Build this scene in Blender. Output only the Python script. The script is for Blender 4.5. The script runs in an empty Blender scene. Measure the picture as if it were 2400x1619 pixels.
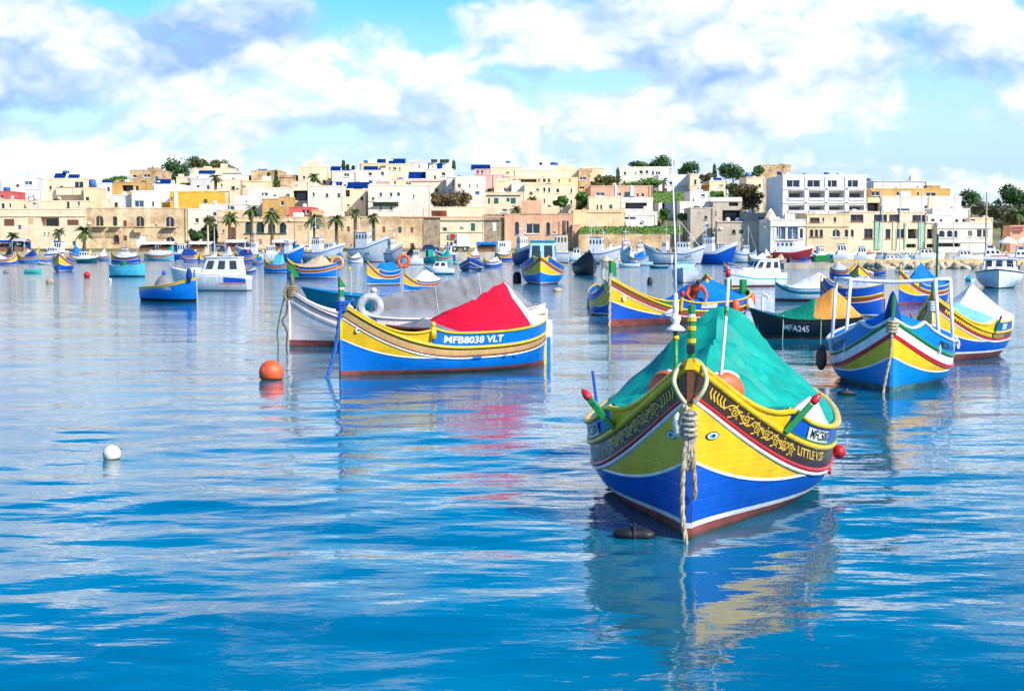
import bpy, bmesh, math, random
import numpy as np
from mathutils import Vector, Matrix, noise
random.seed(7)
R = math.radians
SC = bpy.context.scene
COL = SC.collection

# ------------------------------------------------------------------ camera
CAM_H, FPX, CX, CY, HZ = 2.5, 3666.0, 1200.0, 809.5, 568.0     # lens in photograph pixels (2400 wide)
TILT = math.atan((CY - HZ) / FPX)
cd = bpy.data.cameras.new('camera'); cam = bpy.data.objects.new('camera', cd); COL.objects.link(cam)
cam.location = (0, 0, CAM_H); cam.rotation_euler = (math.pi / 2 - TILT, 0, 0)
cd.sensor_width = 36.0; cd.lens = 36.0 * FPX / 2400.0; cd.clip_start = 0.1; cd.clip_end = 3000
SC.camera = cam

# ------------------------------------------------------------------ sky, sun, exposure
SUN_AZ, SUN_EL = R(133), R(36)              # clockwise from +Y: behind the camera, on its right
sun_to = Vector((math.sin(SUN_AZ) * math.cos(SUN_EL), math.cos(SUN_AZ) * math.cos(SUN_EL), math.sin(SUN_EL)))
W = bpy.data.worlds.new('World'); SC.world = W; W.use_nodes = True
def build_world():
    nt = W.node_tree; N = nt.nodes; L = nt.links
    N.clear()
    def nd(t, **k):
        n = N.new(t)
        for a, b in k.items(): setattr(n, a, b)
        return n
    def ma(op, a, b=None, c=None, clamp=False):
        n = nd('ShaderNodeMath', operation=op, use_clamp=clamp)
        for i, v in enumerate((a, b, c)):
            if v is None: continue
            if isinstance(v, (int, float)): n.inputs[i].default_value = v
            else: L.new(v, n.inputs[i])
        return n.outputs[0]
    def vm(op, a, b=None, c=None):
        n = nd('ShaderNodeVectorMath', operation=op)
        for i, v in enumerate((a, b, c)):
            if v is None: continue
            if isinstance(v, (tuple, list)): n.inputs[i].default_value = v
            else: L.new(v, n.inputs[i])
        return n.outputs['Value'] if op in ('LENGTH', 'DOT_PRODUCT') else n.outputs[0]
    def mr(v, a, b, c=0.0, d=1.0, smooth=True):
        n = nd('ShaderNodeMapRange', interpolation_type='SMOOTHSTEP' if smooth else 'LINEAR')
        L.new(v, n.inputs['Value'])
        for k, x in zip(('From Min', 'From Max', 'To Min', 'To Max'), (a, b, c, d)): n.inputs[k].default_value = x
        return n.outputs['Result']
    def noi(v, scale, detail, rough=0.55, dist=0.0):
        n = nd('ShaderNodeTexNoise', noise_dimensions='3D')
        L.new(v, n.inputs['Vector'])
        n.inputs['Scale'].default_value = scale; n.inputs['Detail'].default_value = detail
        n.inputs['Roughness'].default_value = rough; n.inputs['Distortion'].default_value = dist
        return n.outputs['Fac'], n.outputs['Color']
    tc = nd('ShaderNodeTexCoord'); d = vm('NORMALIZE', tc.outputs['Generated'])
    sep = nd('ShaderNodeSeparateXYZ'); L.new(d, sep.inputs[0])
    az = ma('ARCTAN2', sep.outputs[0], sep.outputs[1]); el = ma('ARCSINE', sep.outputs[2])
    comb = nd('ShaderNodeCombineXYZ'); L.new(az, comb.inputs[0]); L.new(el, comb.inputs[1])
    warp = vm('MULTIPLY_ADD', noi(d, 24, 5, 0.6)[1], (0.055, 0.030, 0), (-0.0275, -0.015, 0))
    q = vm('ADD', comb.outputs[0], warp)
    def blobs(rows):          # soft cloud-mass positions (azimuth, elevation in the sky), summed
        tot = None
        for (px, py, rx, ry, w) in rows:
            a, e = (px - CX) / FPX, (HZ - py) / FPX
            ix, iy = FPX / rx, FPX / ry
            v = vm('MULTIPLY_ADD', q, (ix, iy, 0), (-a * ix, -e * iy, 0))
            g = mr(vm('LENGTH', v), 1.0, 0.0, 0.0, w)
            tot = g if tot is None else ma('ADD', tot, g)
        return tot
    dz = vm('MULTIPLY', d, (1.0, 1.0, 1.5))
    dw = vm('ADD', dz, vm('MULTIPLY_ADD', noi(dz, 26, 4, 0.55)[1], (0.030, 0.030, 0.030), (-0.015, -0.015, -0.015)))
    def field(off, det):       # rounded cumulus heaps (billows with creases) over broad fractal banks
        p = vm('ADD', dw, off) if any(off) else dw
        tot = noi(vm('ADD', dz, off) if any(off) else dz, 5.6, det, 0.55, 0.2)[0]
        for sc_, w_ in ((13.0, 0.24), (33.0, 0.15), (80.0, 0.09))[:3 if det > 2 else 1]:
            tot = ma('MULTIPLY_ADD', ma('ABSOLUTE', ma('MULTIPLY_ADD', noi(p, sc_, 0.0)[0], 2.0, -1.0)), w_, tot)
        return tot
    f0 = field((0, 0, 0), 6.0)
    f1 = field((0.005, 0.0, 0.024), 4.0)
    f2 = field((0.012, 0.0, 0.075), 1.5)
    n_big = noi(vm('ADD', dz, (3.1, 1.7, 0.4)), 4.2, 4, 0.5)[0]
    hole = blobs([(930, -10, 330, 90, .32), (1010, 95, 130, 80, .26), (1395, 188, 190, 46, .32), (330, 35, 260, 45, .20), (120, 300, 200, 40, .10),
                  (1900, 350, 700, 100, .16), (2350, 390, 300, 90, .12), (820, 318, 150, 25, .10), (2180, 225, 130, 22, .13), (680, 345, 130, 22, .12)])
    fill = blobs([(640, 90, 420, 160, .20), (250, 180, 420, 120, .18), (1330, 80, 330, 120, .20), (1750, 120, 500, 150, .16), (2250, 150, 330, 110, .14),
                  (900, 260, 500, 90, .14), (200, 390, 500, 50, .16), (2245, 425, 110, 34, .34), (2330, 445, 90, 26, .20), (1250, 300, 400, 90, .12)])
    cov = ma('ADD', ma('SUBTRACT', ma('ADD', f0, 0.05), ma('MULTIPLY', hole, 1.45)), ma('MULTIPLY', fill, 0.85))
    cov = ma('MULTIPLY_ADD', ma('SUBTRACT', n_big, 0.5), 0.40, cov)
    cov = ma('SUBTRACT', cov, mr(el, 0.125, 0.30, 0.0, 0.36))        # cumulus banks crowd towards the horizon, clearer overhead
    m = mr(cov, 0.40, 0.70)
    dark = blobs([(520, 110, 230, 60, .50), (400, 165, 140, 40, .35), (140, 285, 280, 66, .50), (770, 305, 340, 46, .45), (1215, 175, 120, 40, .5),
                  (1500, 150, 200, 66, .25), (2130, 110, 150, 66, .36), (2300, 190, 220, 66, .36), (1700, 195, 130, 36, .28), (60, 140, 130, 36, .25), (1680, 300, 150, 46, .25)])
    bright = blobs([(760, 120, 220, 110, .3), (150, 130, 280, 76, .3), (620, 210, 320, 66, .28), (1300, 60, 220, 100, .25), (200, 375, 420, 46, .3)])
    sh = ma('MULTIPLY_ADD', ma('SUBTRACT', f0, f1), 1.9, 0.53)
    sh = ma('ADD', sh, ma('MULTIPLY', ma('SUBTRACT', f0, f2), 1.5))
    sh = ma('ADD', ma('SUBTRACT', sh, ma('MULTIPLY', dark, 1.5)), ma('MULTIPLY', bright, 0.8))
    shc = mr(sh, 0.0, 1.0, 0.0, 1.0, False)
    cr = nd('ShaderNodeValToRGB'); L.new(shc, cr.inputs[0])
    e = cr.color_ramp.elements
    e[0].position = 0.0; e[0].color = (0.27, 0.43, 0.71, 1)
    e[1].position = 1.0; e[1].color = (1.25, 1.25, 1.25, 1)
    for ps, c in ((.35, (.43, .57, .79)), (.62, (.60, .70, .84)), (.85, (.76, .81, .88))):
        x = e.new(ps); x.color = (*c, 1)
    sky = nd('ShaderNodeTexSky', sky_type='NISHITA', sun_disc=False, sun_elevation=SUN_EL, sun_rotation=SUN_AZ, altitude=0.0, air_density=1.0, dust_density=0.6, ozone_density=1.2)
    hs = nd('ShaderNodeHueSaturation'); hs.inputs['Hue'].default_value = 0.505; hs.inputs['Saturation'].default_value = 1.85
    L.new(sky.outputs[0], hs.inputs['Color'])
    hz = nd('ShaderNodeMix', data_type='RGBA'); L.new(mr(el, 0.185, 0.0, 0.0, 0.95), hz.inputs[0]); L.new(hs.outputs[0], hz.inputs[6]); hz.inputs[7].default_value = (2.5, 3.7, 5.3, 1)   # pale marine haze low over the town
    b1 = nd('ShaderNodeBackground'); L.new(hz.outputs[2], b1.inputs[0]); b1.inputs[1].default_value = 0.15
    b2 = nd('ShaderNodeBackground'); L.new(cr.outputs[0], b2.inputs[0]); b2.inputs[1].default_value = 1.0
    mx = nd('ShaderNodeMixShader'); L.new(m, mx.inputs[0]); L.new(b1.outputs[0], mx.inputs[1]); L.new(b2.outputs[0], mx.inputs[2])
    out = nd('ShaderNodeOutputWorld'); L.new(mx.outputs[0], out.inputs[0])
build_world()
sl = bpy.data.lights.new('sun', 'SUN'); sun = bpy.data.objects.new('sun', sl); COL.objects.link(sun)
sl.energy = 4.2; sl.angle = R(0.8); sl.color = (1.0, 0.95, 0.87)
sun.rotation_euler = (-sun_to).to_track_quat('-Z', 'Y').to_euler()
vs = SC.view_settings
vs.view_transform = 'Standard'; vs.look = 'None'; vs.exposure = 0.48; vs.gamma = 1.0; vs.use_curve_mapping = False
SC.cycles.use_denoising = True
SC.cycles.max_bounces = 6; SC.cycles.glossy_bounces = 4; SC.cycles.diffuse_bounces = 3
SC.cycles.caustics_reflective = False; SC.cycles.caustics_refractive = False
SC.cycles.sample_clamp_indirect = 4.0

# ------------------------------------------------------------------ geometry helpers
def ray(px, py):
    r = Vector(((px - CX) / FPX, 1.0, 0.0)); v = (CY - py) / FPX
    return Vector((r.x, math.cos(TILT) + v * math.sin(TILT), -math.sin(TILT) + v * math.cos(TILT)))
def at(px, py, Y):                       # world point of a photograph pixel at distance Y
    d = ray(px, py); k = Y / d.y
    return Vector((d.x * k, Y, CAM_H + d.z * k))
def wl(px, py, z=0.0):                   # world point of a photograph pixel on the water
    d = ray(px, py); k = (z - CAM_H) / d.z
    return Vector((d.x * k, d.y * k, z))

_M = {}
def mat(key, col, rough=0.6, metal=0.0, var=0.12, scale=3.0, bump=0.0, bscale=20.0, spec=0.5, streak=False, col2=None, coat=0.0):
    if key in _M: return _M[key]
    m = bpy.data.materials.new(key); m.use_nodes = True; nt = m.node_tree; N = nt.nodes; L = nt.links
    p = N['Principled BSDF']; p.inputs['Roughness'].default_value = rough; p.inputs['Metallic'].default_value = metal
    p.inputs['Specular IOR Level'].default_value = spec; p.inputs['Coat Weight'].default_value = coat
    tc = N.new('ShaderNodeTexCoord'); mp = N.new('ShaderNodeMapping'); L.new(tc.outputs['Object'], mp.inputs[0])
    if streak: mp.inputs['Scale'].default_value = (1, 1, 0.5)
    n = N.new('ShaderNodeTexNoise'); n.inputs['Scale'].default_value = scale; n.inputs['Detail'].default_value = 5; n.inputs['Roughness'].default_value = 0.62
    L.new(mp.outputs[0], n.inputs['Vector'])
    cr = N.new('ShaderNodeValToRGB'); L.new(n.outputs['Fac'], cr.inputs[0])
    c2 = col2 or tuple(c * (1 - 1.6 * var) for c in col[:3]); c1 = tuple(min(1, c * (1 + var)) for c in col[:3])
    cr.color_ramp.elements[0].position = 0.33; cr.color_ramp.elements[0].color = (*c2, 1)
    cr.color_ramp.elements[1].position = 0.62; cr.color_ramp.elements[1].color = (*c1, 1)
    L.new(cr.outputs[0], p.inputs['Base Color'])
    if bump > 0:
        b = N.new('ShaderNodeBump'); b.inputs['Strength'].default_value = bump; b.inputs['Distance'].default_value = 0.02
        n2 = N.new('ShaderNodeTexNoise'); n2.inputs['Scale'].default_value = bscale; n2.inputs['Detail'].default_value = 4
        L.new(tc.outputs['Object'], n2.inputs['Vector']); L.new(n2.outputs['Fac'], b.inputs['Height']); L.new(b.outputs[0], p.inputs['Normal'])
    _M[key] = m
    return m
def paint(name, col, rough=0.32):
    k = 'paint_' + name
    if k in _M: return _M[k]
    m = mat(k, col, rough, var=0.10, scale=3.2, bump=0.10, bscale=9, streak=True, coat=0.15); nt = m.node_tree; N = nt.nodes; L = nt.links; p = N['Principled BSDF']
    tc = N['Texture Coordinate']; bp = N['Bump']
    w = N.new('ShaderNodeTexWave'); w.wave_type = 'BANDS'; w.bands_direction = 'Z'; w.inputs['Scale'].default_value = 2.4; w.inputs['Distortion'].default_value = 0.6; w.inputs['Detail'].default_value = 1; w.inputs['Detail Scale'].default_value = 0.6
    L.new(tc.outputs['Object'], w.inputs['Vector'])
    pw = N.new('ShaderNodeMath'); pw.operation = 'POWER'; L.new(w.outputs['Fac'], pw.inputs[0]); pw.inputs[1].default_value = 14
    b2 = N.new('ShaderNodeBump'); b2.invert = True; b2.inputs['Strength'].default_value = 0.25; b2.inputs['Distance'].default_value = 0.006; L.new(pw.outputs[0], b2.inputs['Height']); L.new(bp.outputs[0], b2.inputs['Normal']); L.new(b2.outputs[0], p.inputs['Normal'])
    n3 = N.new('ShaderNodeTexNoise'); n3.inputs['Scale'].default_value = 14; n3.inputs['Detail'].default_value = 6; n3.inputs['Roughness'].default_value = 0.7; L.new(tc.outputs['Object'], n3.inputs['Vector'])
    cr_ = N['Color Ramp']; mp2 = N.new('ShaderNodeMapping'); mp2.inputs['Scale'].default_value = (7, 7, 0.9); L.new(tc.outputs['Object'], mp2.inputs[0])      # run-off streaks and scuffs
    n4 = N.new('ShaderNodeTexNoise'); n4.inputs['Scale'].default_value = 1.6; n4.inputs['Detail'].default_value = 5; n4.inputs['Roughness'].default_value = 0.7; L.new(mp2.outputs[0], n4.inputs['Vector'])
    def mrng(src, a, b, c, d):
        q = N.new('ShaderNodeMapRange'); L.new(src, q.inputs['Value']); q.inputs['From Min'].default_value = a; q.inputs['From Max'].default_value = b; q.inputs['To Min'].default_value = c; q.inputs['To Max'].default_value = d; return q.outputs['Result']
    mx = N.new('ShaderNodeMix'); mx.data_type = 'RGBA'; L.new(mrng(n4.outputs['Fac'], .54, .76, 0, .42), mx.inputs[0]); L.new(cr_.outputs[0], mx.inputs[6]); mx.inputs[7].default_value = (col[0] * .45 + .035, col[1] * .45 + .03, col[2] * .40 + .02, 1)
    mx2 = N.new('ShaderNodeMix'); mx2.data_type = 'RGBA'; L.new(mrng(n3.outputs['Fac'], .66, .72, 0, .55), mx2.inputs[0]); L.new(mx.outputs[2], mx2.inputs[6]); mx2.inputs[7].default_value = (col[0] * .6 + .14, col[1] * .6 + .13, col[2] * .6 + .12, 1)
    L.new(mx2.outputs[2], p.inputs['Base Color'])
    rr_ = N.new('ShaderNodeMapRange'); L.new(n3.outputs['Fac'], rr_.inputs['Value']); rr_.inputs['From Min'].default_value = .35; rr_.inputs['From Max'].default_value = .7; rr_.inputs['To Min'].default_value = rough - .08; rr_.inputs['To Max'].default_value = rough + .25; L.new(rr_.outputs[0], p.inputs['Roughness'])
    return m
def stone(name, col, var=0.16):
    k = 'stone_' + name
    if k in _M: return _M[k]
    m = mat(k, tuple(min(.9, c * 1.07) for c in col), 0.85, var=var * .8, scale=0.55, bump=0.25, bscale=1.5, spec=0.2, streak=True); courses(m); return m
def courses(m, w=0.95, h=0.36):          # ashlar courses of limestone blocks, each block slightly its own tone
    nt = m.node_tree; N = nt.nodes; L = nt.links; p = N['Principled BSDF']; tc = N['Texture Coordinate']; cr = N['Color Ramp']
    sp = N.new('ShaderNodeSeparateXYZ'); L.new(tc.outputs['Object'], sp.inputs[0]); ad = N.new('ShaderNodeMath'); L.new(sp.outputs[0], ad.inputs[0]); L.new(sp.outputs[1], ad.inputs[1])
    cb = N.new('ShaderNodeCombineXYZ'); L.new(ad.outputs[0], cb.inputs[0]); L.new(sp.outputs[2], cb.inputs[1])
    b = N.new('ShaderNodeTexBrick'); L.new(cb.outputs[0], b.inputs['Vector']); b.inputs['Scale'].default_value = 1.0; b.inputs['Brick Width'].default_value = w; b.inputs['Row Height'].default_value = h; b.inputs['Mortar Size'].default_value = 0.018; b.inputs['Bias'].default_value = 0.0
    b.inputs['Color1'].default_value = (1, 1, 1, 1); b.inputs['Color2'].default_value = (.91, .89, .86, 1); b.inputs['Mortar'].default_value = (.82, .78, .72, 1)
    # rain streaks and soot running down from the roof edge
    mp = N.new('ShaderNodeMapping'); mp.inputs['Scale'].default_value = (1.1, 1.1, 0.10); L.new(tc.outputs['Object'], mp.inputs[0]); n = N.new('ShaderNodeTexNoise'); n.inputs['Scale'].default_value = 1.3; n.inputs['Detail'].default_value = 6; n.inputs['Roughness'].default_value = .7; L.new(mp.outputs[0], n.inputs['Vector'])
    r = N.new('ShaderNodeMapRange'); L.new(n.outputs['Fac'], r.inputs['Value']); r.inputs['From Min'].default_value = .52; r.inputs['From Max'].default_value = .75; r.inputs['To Min'].default_value = 0; r.inputs['To Max'].default_value = .38
    mx = N.new('ShaderNodeMix'); mx.data_type = 'RGBA'; mx.blend_type = 'MULTIPLY'; mx.inputs[0].default_value = 1.0; L.new(cr.outputs[0], mx.inputs[6]); L.new(b.outputs['Color'], mx.inputs[7])
    m2 = N.new('ShaderNodeMix'); m2.data_type = 'RGBA'; m2.blend_type = 'MULTIPLY'; L.new(r.outputs[0], m2.inputs[0]); L.new(mx.outputs[2], m2.inputs[6]); m2.inputs[7].default_value = (.52, .44, .36, 1); L.new(m2.outputs[2], p.inputs['Base Color'])
def glass(name='dark', col=(0.02, 0.03, 0.045)): return mat('glass_' + name, col, 0.08, var=0.3, scale=0.4, spec=0.6)

class MB:
    def __init__(s): s.v = []; s.f = []; s.m = []
    def add(s, vs, fs, mi=0):
        b = len(s.v); s.v += [tuple(p) for p in vs]; s.f += [tuple(b + i for i in f) for f in fs]; s.m += [mi] * len(fs); return s
    def box(s, x0, x1, y0, y1, z0, z1, mi=0):
        return s.add([(x0, y0, z0), (x1, y0, z0), (x1, y1, z0), (x0, y1, z0), (x0, y0, z1), (x1, y0, z1), (x1, y1, z1), (x0, y1, z1)],
                     [(3, 2, 1, 0), (4, 5, 6, 7), (0, 1, 5, 4), (1, 2, 6, 5), (2, 3, 7, 6), (3, 0, 4, 7)], mi)
    def tube(s, pts, r, n=6, mi=0, cap=True):
        pts = [Vector(p) for p in pts]; rs = r if isinstance(r, (list, tuple)) else [r] * len(pts)
        up = Vector((0.13, 0.21, 0.97)); vs = []
        for i, p in enumerate(pts):
            t = (pts[min(i + 1, len(pts) - 1)] - pts[max(i - 1, 0)]).normalized()
            a = t.cross(up)
            if a.length < 0.05: a = t.cross(Vector((1, 0, 0)))
            a.normalize(); b = t.cross(a)
            for k in range(n):
                w = 2 * math.pi * k / n; vs.append(p + (a * math.cos(w) + b * math.sin(w)) * rs[i])
        fs = [(i * n + k, i * n + (k + 1) % n, (i + 1) * n + (k + 1) % n, (i + 1) * n + k) for i in range(len(pts) - 1) for k in range(n)]
        if cap: fs += [tuple(range(n - 1, -1, -1)), tuple((len(pts) - 1) * n + k for k in range(n))]
        return s.add(vs, fs, mi)
    def lathe(s, prof, n=16, c=(0, 0, 0), mi=0, axis='z'):
        vs = []
        for (r, h) in prof:
            for k in range(n):
                a = 2 * math.pi * k / n; x, y = r * math.cos(a), r * math.sin(a)
                vs.append({'z': (c[0] + x, c[1] + y, c[2] + h), 'x': (c[0] + h, c[1] + x, c[2] + y), 'y': (c[0] + x, c[1] + h, c[2] + y)}[axis])
        fs = [(i * n + k, i * n + (k + 1) % n, (i + 1) * n + (k + 1) % n, (i + 1) * n + k) for i in range(len(prof) - 1) for k in range(n)]
        return s.add(vs, fs, mi)
    def grid(s, rows, mi=0, close=False):
        n = len(rows[0]); vs = [p for r in rows for p in r]
        fs = [(i * n + k, i * n + k + 1, (i + 1) * n + k + 1, (i + 1) * n + k) for i in range(len(rows) - 1) for k in range(n - 1)]
        if close: fs += [(i * n + n - 1, i * n, (i + 1) * n, (i + 1) * n + n - 1) for i in range(len(rows) - 1)]
        return s.add(vs, fs, mi)
    def torus(s, c, R1, r1, axis='y', n=24, m=8, mi=0, a0=0.0, a1=2 * math.pi):
        full = abs(a1 - a0 - 2 * math.pi) < 1e-6; rows = []
        for i in range(n + (0 if full else 1)):
            a = a0 + (a1 - a0) * i / n; row = []
            for k in range(m):
                b = 2 * math.pi * k / m; rr = R1 + r1 * math.cos(b); h = r1 * math.sin(b); x, y = rr * math.cos(a), rr * math.sin(a)
                row.append({'z': (c[0] + x, c[1] + y, c[2] + h), 'x': (c[0] + h, c[1] + x, c[2] + y), 'y': (c[0] + x, c[1] + h, c[2] + y)}[axis])
            rows.append(row)
        if full: rows.append(rows[0])
        return s.grid(rows, mi, True)
    def build(s, name, mats, parent=None, smooth=False, solid=0.0, auto=False, bevel=0.0):
        me = bpy.data.meshes.new(name); me.from_pydata(s.v, [], s.f)
        mats = mats if isinstance(mats, (list, tuple)) else [mats]
        for m in mats: me.materials.append(m)
        if len(mats) > 1: me.polygons.foreach_set('material_index', s.m)
        if smooth: me.polygons.foreach_set('use_smooth', [True] * len(me.polygons))
        o = bpy.data.objects.new(name, me); COL.objects.link(o)
        if parent: o.parent = parent
        if solid:
            md = o.modifiers.new('solid', 'SOLIDIFY'); md.thickness = solid; md.offset = -1
            md = o.modifiers.new('split', 'EDGE_SPLIT'); md.split_angle = R(38)
        if bevel:
            md = o.modifiers.new('bevel', 'BEVEL'); md.width = bevel; md.segments = 2; md.limit_method = 'ANGLE'
        return o
def empty(name, loc=(0, 0, 0), rz=0.0):
    o = bpy.data.objects.new(name, None); COL.objects.link(o); o.location = loc; o.rotation_euler = (0, 0, rz); o.empty_display_size = 0.3
    return o
def tag(o, label, cat, group=None, kind=None):
    if label: o['label'] = label
    if cat: o['category'] = cat
    if group: o['group'] = group
    if kind: o['kind'] = kind
    return o
def lerp_pts(pts, x):
    if x <= pts[0][0]: return pts[0][1]
    for (a, b), (c, d) in zip(pts, pts[1:]):
        if x <= c: return b + (d - b) * (x - a) / (c - a)
    return pts[-1][1]
def spline(pts, n=8):
    P = [Vector(p) for p in pts]; out = []
    for i in range(len(P) - 1):
        a, b, c, d = P[max(i - 1, 0)], P[i], P[i + 1], P[min(i + 2, len(P) - 1)]
        for k in range(n):
            t = k / n; out.append(0.5 * ((2 * b) + (c - a) * t + (2 * a - 5 * b + 4 * c - d) * t * t + (3 * b - a - 3 * c + d) * t ** 3))
    out.append(P[-1]); return out
def rope(mb, pts, r, turns=18.0, n=5, sub=6):
    P = spline(pts, sub); acc = [0.0]
    for a, b in zip(P, P[1:]): acc.append(acc[-1] + (b - a).length)
    step = r * 0.9; tot = acc[-1]; cnt = max(8, int(tot / step)); Q = []; j = 0
    for i in range(cnt + 1):
        s = tot * i / cnt
        while j < len(acc) - 2 and acc[j + 1] < s: j += 1
        f = (s - acc[j]) / max(1e-6, acc[j + 1] - acc[j]); Q.append(P[j].lerp(P[j + 1], min(1, f)))
    for st in range(3):
        ln = []
        for i, p in enumerate(Q):
            t = (Q[min(i + 1, cnt)] - Q[max(i - 1, 0)]).normalized(); a = t.cross(Vector((0.3, 0.9, 0.1))).normalized(); b = t.cross(a)
            w = i * step * turns + st * 2.094; ln.append(p + (a * math.cos(w) + b * math.sin(w)) * r * 0.52)
        mb.tube(ln, r * 0.56, n, cap=False)
    return mb

# ------------------------------------------------------------------ water: one sheet with real ripples
def build_water():
    rng = np.random.default_rng(11)
    D = [3.0]
    while D[-1] < 330:
        d = D[-1]; D.append(d + max(0.045, min(d * d / (CAM_H * FPX) * 2.6, d * 0.03)))
    D = np.array(D); nc = 760
    t = np.linspace(-1, 1, nc); fan = 0.62 * np.sign(t) * (0.62 * np.abs(t) + 0.38 * np.abs(t) ** 3)
    Y = np.repeat(D[:, None], nc, 1); X = Y * fan[None, :] * (1 + 4.0 / Y)
    sp = np.gradient(D)[:, None] * np.ones((1, nc)); sp = np.maximum(sp, np.abs(np.gradient(X, axis=1)))
    def lf(s, seed):
        r = np.random.default_rng(seed); h = 0
        for i in range(5):
            a = r.uniform(0, 6.28); h = h + np.sin((X * np.cos(a) * 0.55 + Y * np.sin(a)) * s * r.uniform(0.6, 1.7) + r.uniform(0, 6.28))
        return h / 2.2
    calm = np.clip(0.85 + 0.42 * lf(0.33, 3) + 0.25 * lf(0.11, 5), 0.25, 1.8)
    Z = np.zeros_like(X)
    for i in range(110):
        lam = 0.27 * (22.0 ** rng.random()); k = 2 * math.pi / lam
        ang = rng.normal(math.pi / 2 + 0.12, 0.52)
        slope = 0.0040 * (1.0 if lam > 0.7 else 0.72) * (0.85 if lam > 2.5 else 1.0)
        amp = slope / k * rng.uniform(0.6, 1.4)
        wx = 0.35 * lf(0.21, 100 + i % 7)
        w = np.clip((lam / (sp * 2.2) - 1.0), 0, 1) * (calm if lam < 2.0 else 1.0)
        Z += amp * w * np.sin(k * (X * math.cos(ang) + Y * math.sin(ang)) + rng.uniform(0, 6.28) + wx * min(2.0, 0.6 / lam + 0.6))
    nr = len(D); co = np.stack([X, Y, Z], -1).reshape(-1, 3)
    idx = np.arange(nr * nc).reshape(nr, nc)
    q = np.stack([idx[:-1, :-1], idx[:-1, 1:], idx[1:, 1:], idx[1:, :-1]], -1).reshape(-1, 4)
    # flat skirt so that the sea goes on outside the view
    far = np.array([(-900, -60, -0.015), (900, -60, -0.015), (900, 3.0, -0.015), (-900, 3.0, -0.015),
                    (-900, 2.9, -0.02), (-0.62 * 7, 2.9, -0.02), (-0.62 * 334, 330, -0.02), (-900, 330, -0.02),
                    (900, 2.9, -0.02), (0.62 * 7, 2.9, -0.02), (0.62 * 334, 330, -0.02), (900, 330, -0.02)], float)
    b = len(co); co = np.vstack([co, far])
    q = np.vstack([q, [[b, b + 1, b + 2, b + 3], [b + 4, b + 5, b + 6, b + 7], [b + 9, b + 8, b + 11, b + 10]]])
    me = bpy.data.meshes.new('water'); me.vertices.add(len(co)); me.vertices.foreach_set('co', co.ravel())
    me.loops.add(q.size); me.loops.foreach_set('vertex_index', q.ravel().astype(np.int32))
    me.polygons.add(len(q)); me.polygons.foreach_set('loop_start', np.arange(0, q.size, 4, dtype=np.int32))
    me.polygons.foreach_set('use_smooth', np.ones(len(q), bool)); me.update(calc_edges=True); me.validate()
    m = bpy.data.materials.new('sea_water'); m.use_nodes = True; nt = m.node_tree; N = nt.nodes; L = nt.links
    p = N['Principled BSDF']; p.inputs['Roughness'].default_value = 0.035; p.inputs['IOR'].default_value = 1.55
    tc = N.new('ShaderNodeTexCoord')
    n = N.new('ShaderNodeTexNoise'); n.inputs['Scale'].default_value = 0.22; n.inputs['Detail'].default_value = 3; L.new(tc.outputs['Object'], n.inputs['Vector'])
    cr = N.new('ShaderNodeValToRGB'); L.new(n.outputs['Fac'], cr.inputs[0])
    cr.color_ramp.elements[0].position = 0.3; cr.color_ramp.elements[0].color = (0.000, 0.090, 0.175, 1)
    cr.color_ramp.elements[1].position = 0.7; cr.color_ramp.elements[1].color = (0.000, 0.175, 0.270, 1)
    L.new(cr.outputs[0], p.inputs['Base Color'])
    mp = N.new('ShaderNodeMapping'); mp.inputs['Scale'].default_value = (0.5, 1.2, 1); L.new(tc.outputs['Object'], mp.inputs[0])
    hs = []
    for sc, dt in ((5.0, 3), (1.1, 3)):
        w = N.new('ShaderNodeTexNoise'); w.inputs['Scale'].default_value = sc; w.inputs['Detail'].default_value = dt; L.new(mp.outputs[0], w.inputs['Vector']); hs.append(w)
    sy = N.new('ShaderNodeSeparateXYZ'); L.new(tc.outputs['Object'], sy.inputs[0])      # the open harbour is breezier than the sheltered water by the near quay
    wn = N.new('ShaderNodeTexNoise'); wn.inputs['Scale'].default_value = 0.045; wn.inputs['Detail'].default_value = 2; L.new(mp.outputs[0], wn.inputs['Vector'])
    def mrange(src, a, b, c, d):
        r = N.new('ShaderNodeMapRange'); L.new(src, r.inputs['Value']); r.inputs['From Min'].default_value = a; r.inputs['From Max'].default_value = b; r.inputs['To Min'].default_value = c; r.inputs['To Max'].default_value = d; return r.outputs['Result']
    g = N.new('ShaderNodeMath'); g.operation = 'MULTIPLY'; L.new(mrange(sy.outputs[1], 22, 95, 0.13, 0.40), g.inputs[0]); L.new(mrange(wn.outputs['Fac'], 0.3, 0.7, 0.55, 1.25), g.inputs[1])
    L.new(mrange(sy.outputs[1], 30, 130, 0.02, 0.10), p.inputs['Roughness'])
    b1 = N.new('ShaderNodeBump'); b1.inputs['Distance'].default_value = 0.05; L.new(hs[0].outputs['Fac'], b1.inputs['Height']); L.new(g.outputs[0], b1.inputs['Strength'])
    b2 = N.new('ShaderNodeBump'); b2.inputs['Distance'].default_value = 0.15; L.new(hs[1].outputs['Fac'], b2.inputs['Height']); L.new(g.outputs[0], b2.inputs['Strength'])
    L.new(b1.outputs[0], b2.inputs['Normal']); L.new(b2.outputs[0], p.inputs['Normal'])
    me.materials.append(m)
    o = bpy.data.objects.new('water', me); COL.objects.link(o); o['kind'] = 'structure'
    return o
build_water()
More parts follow.
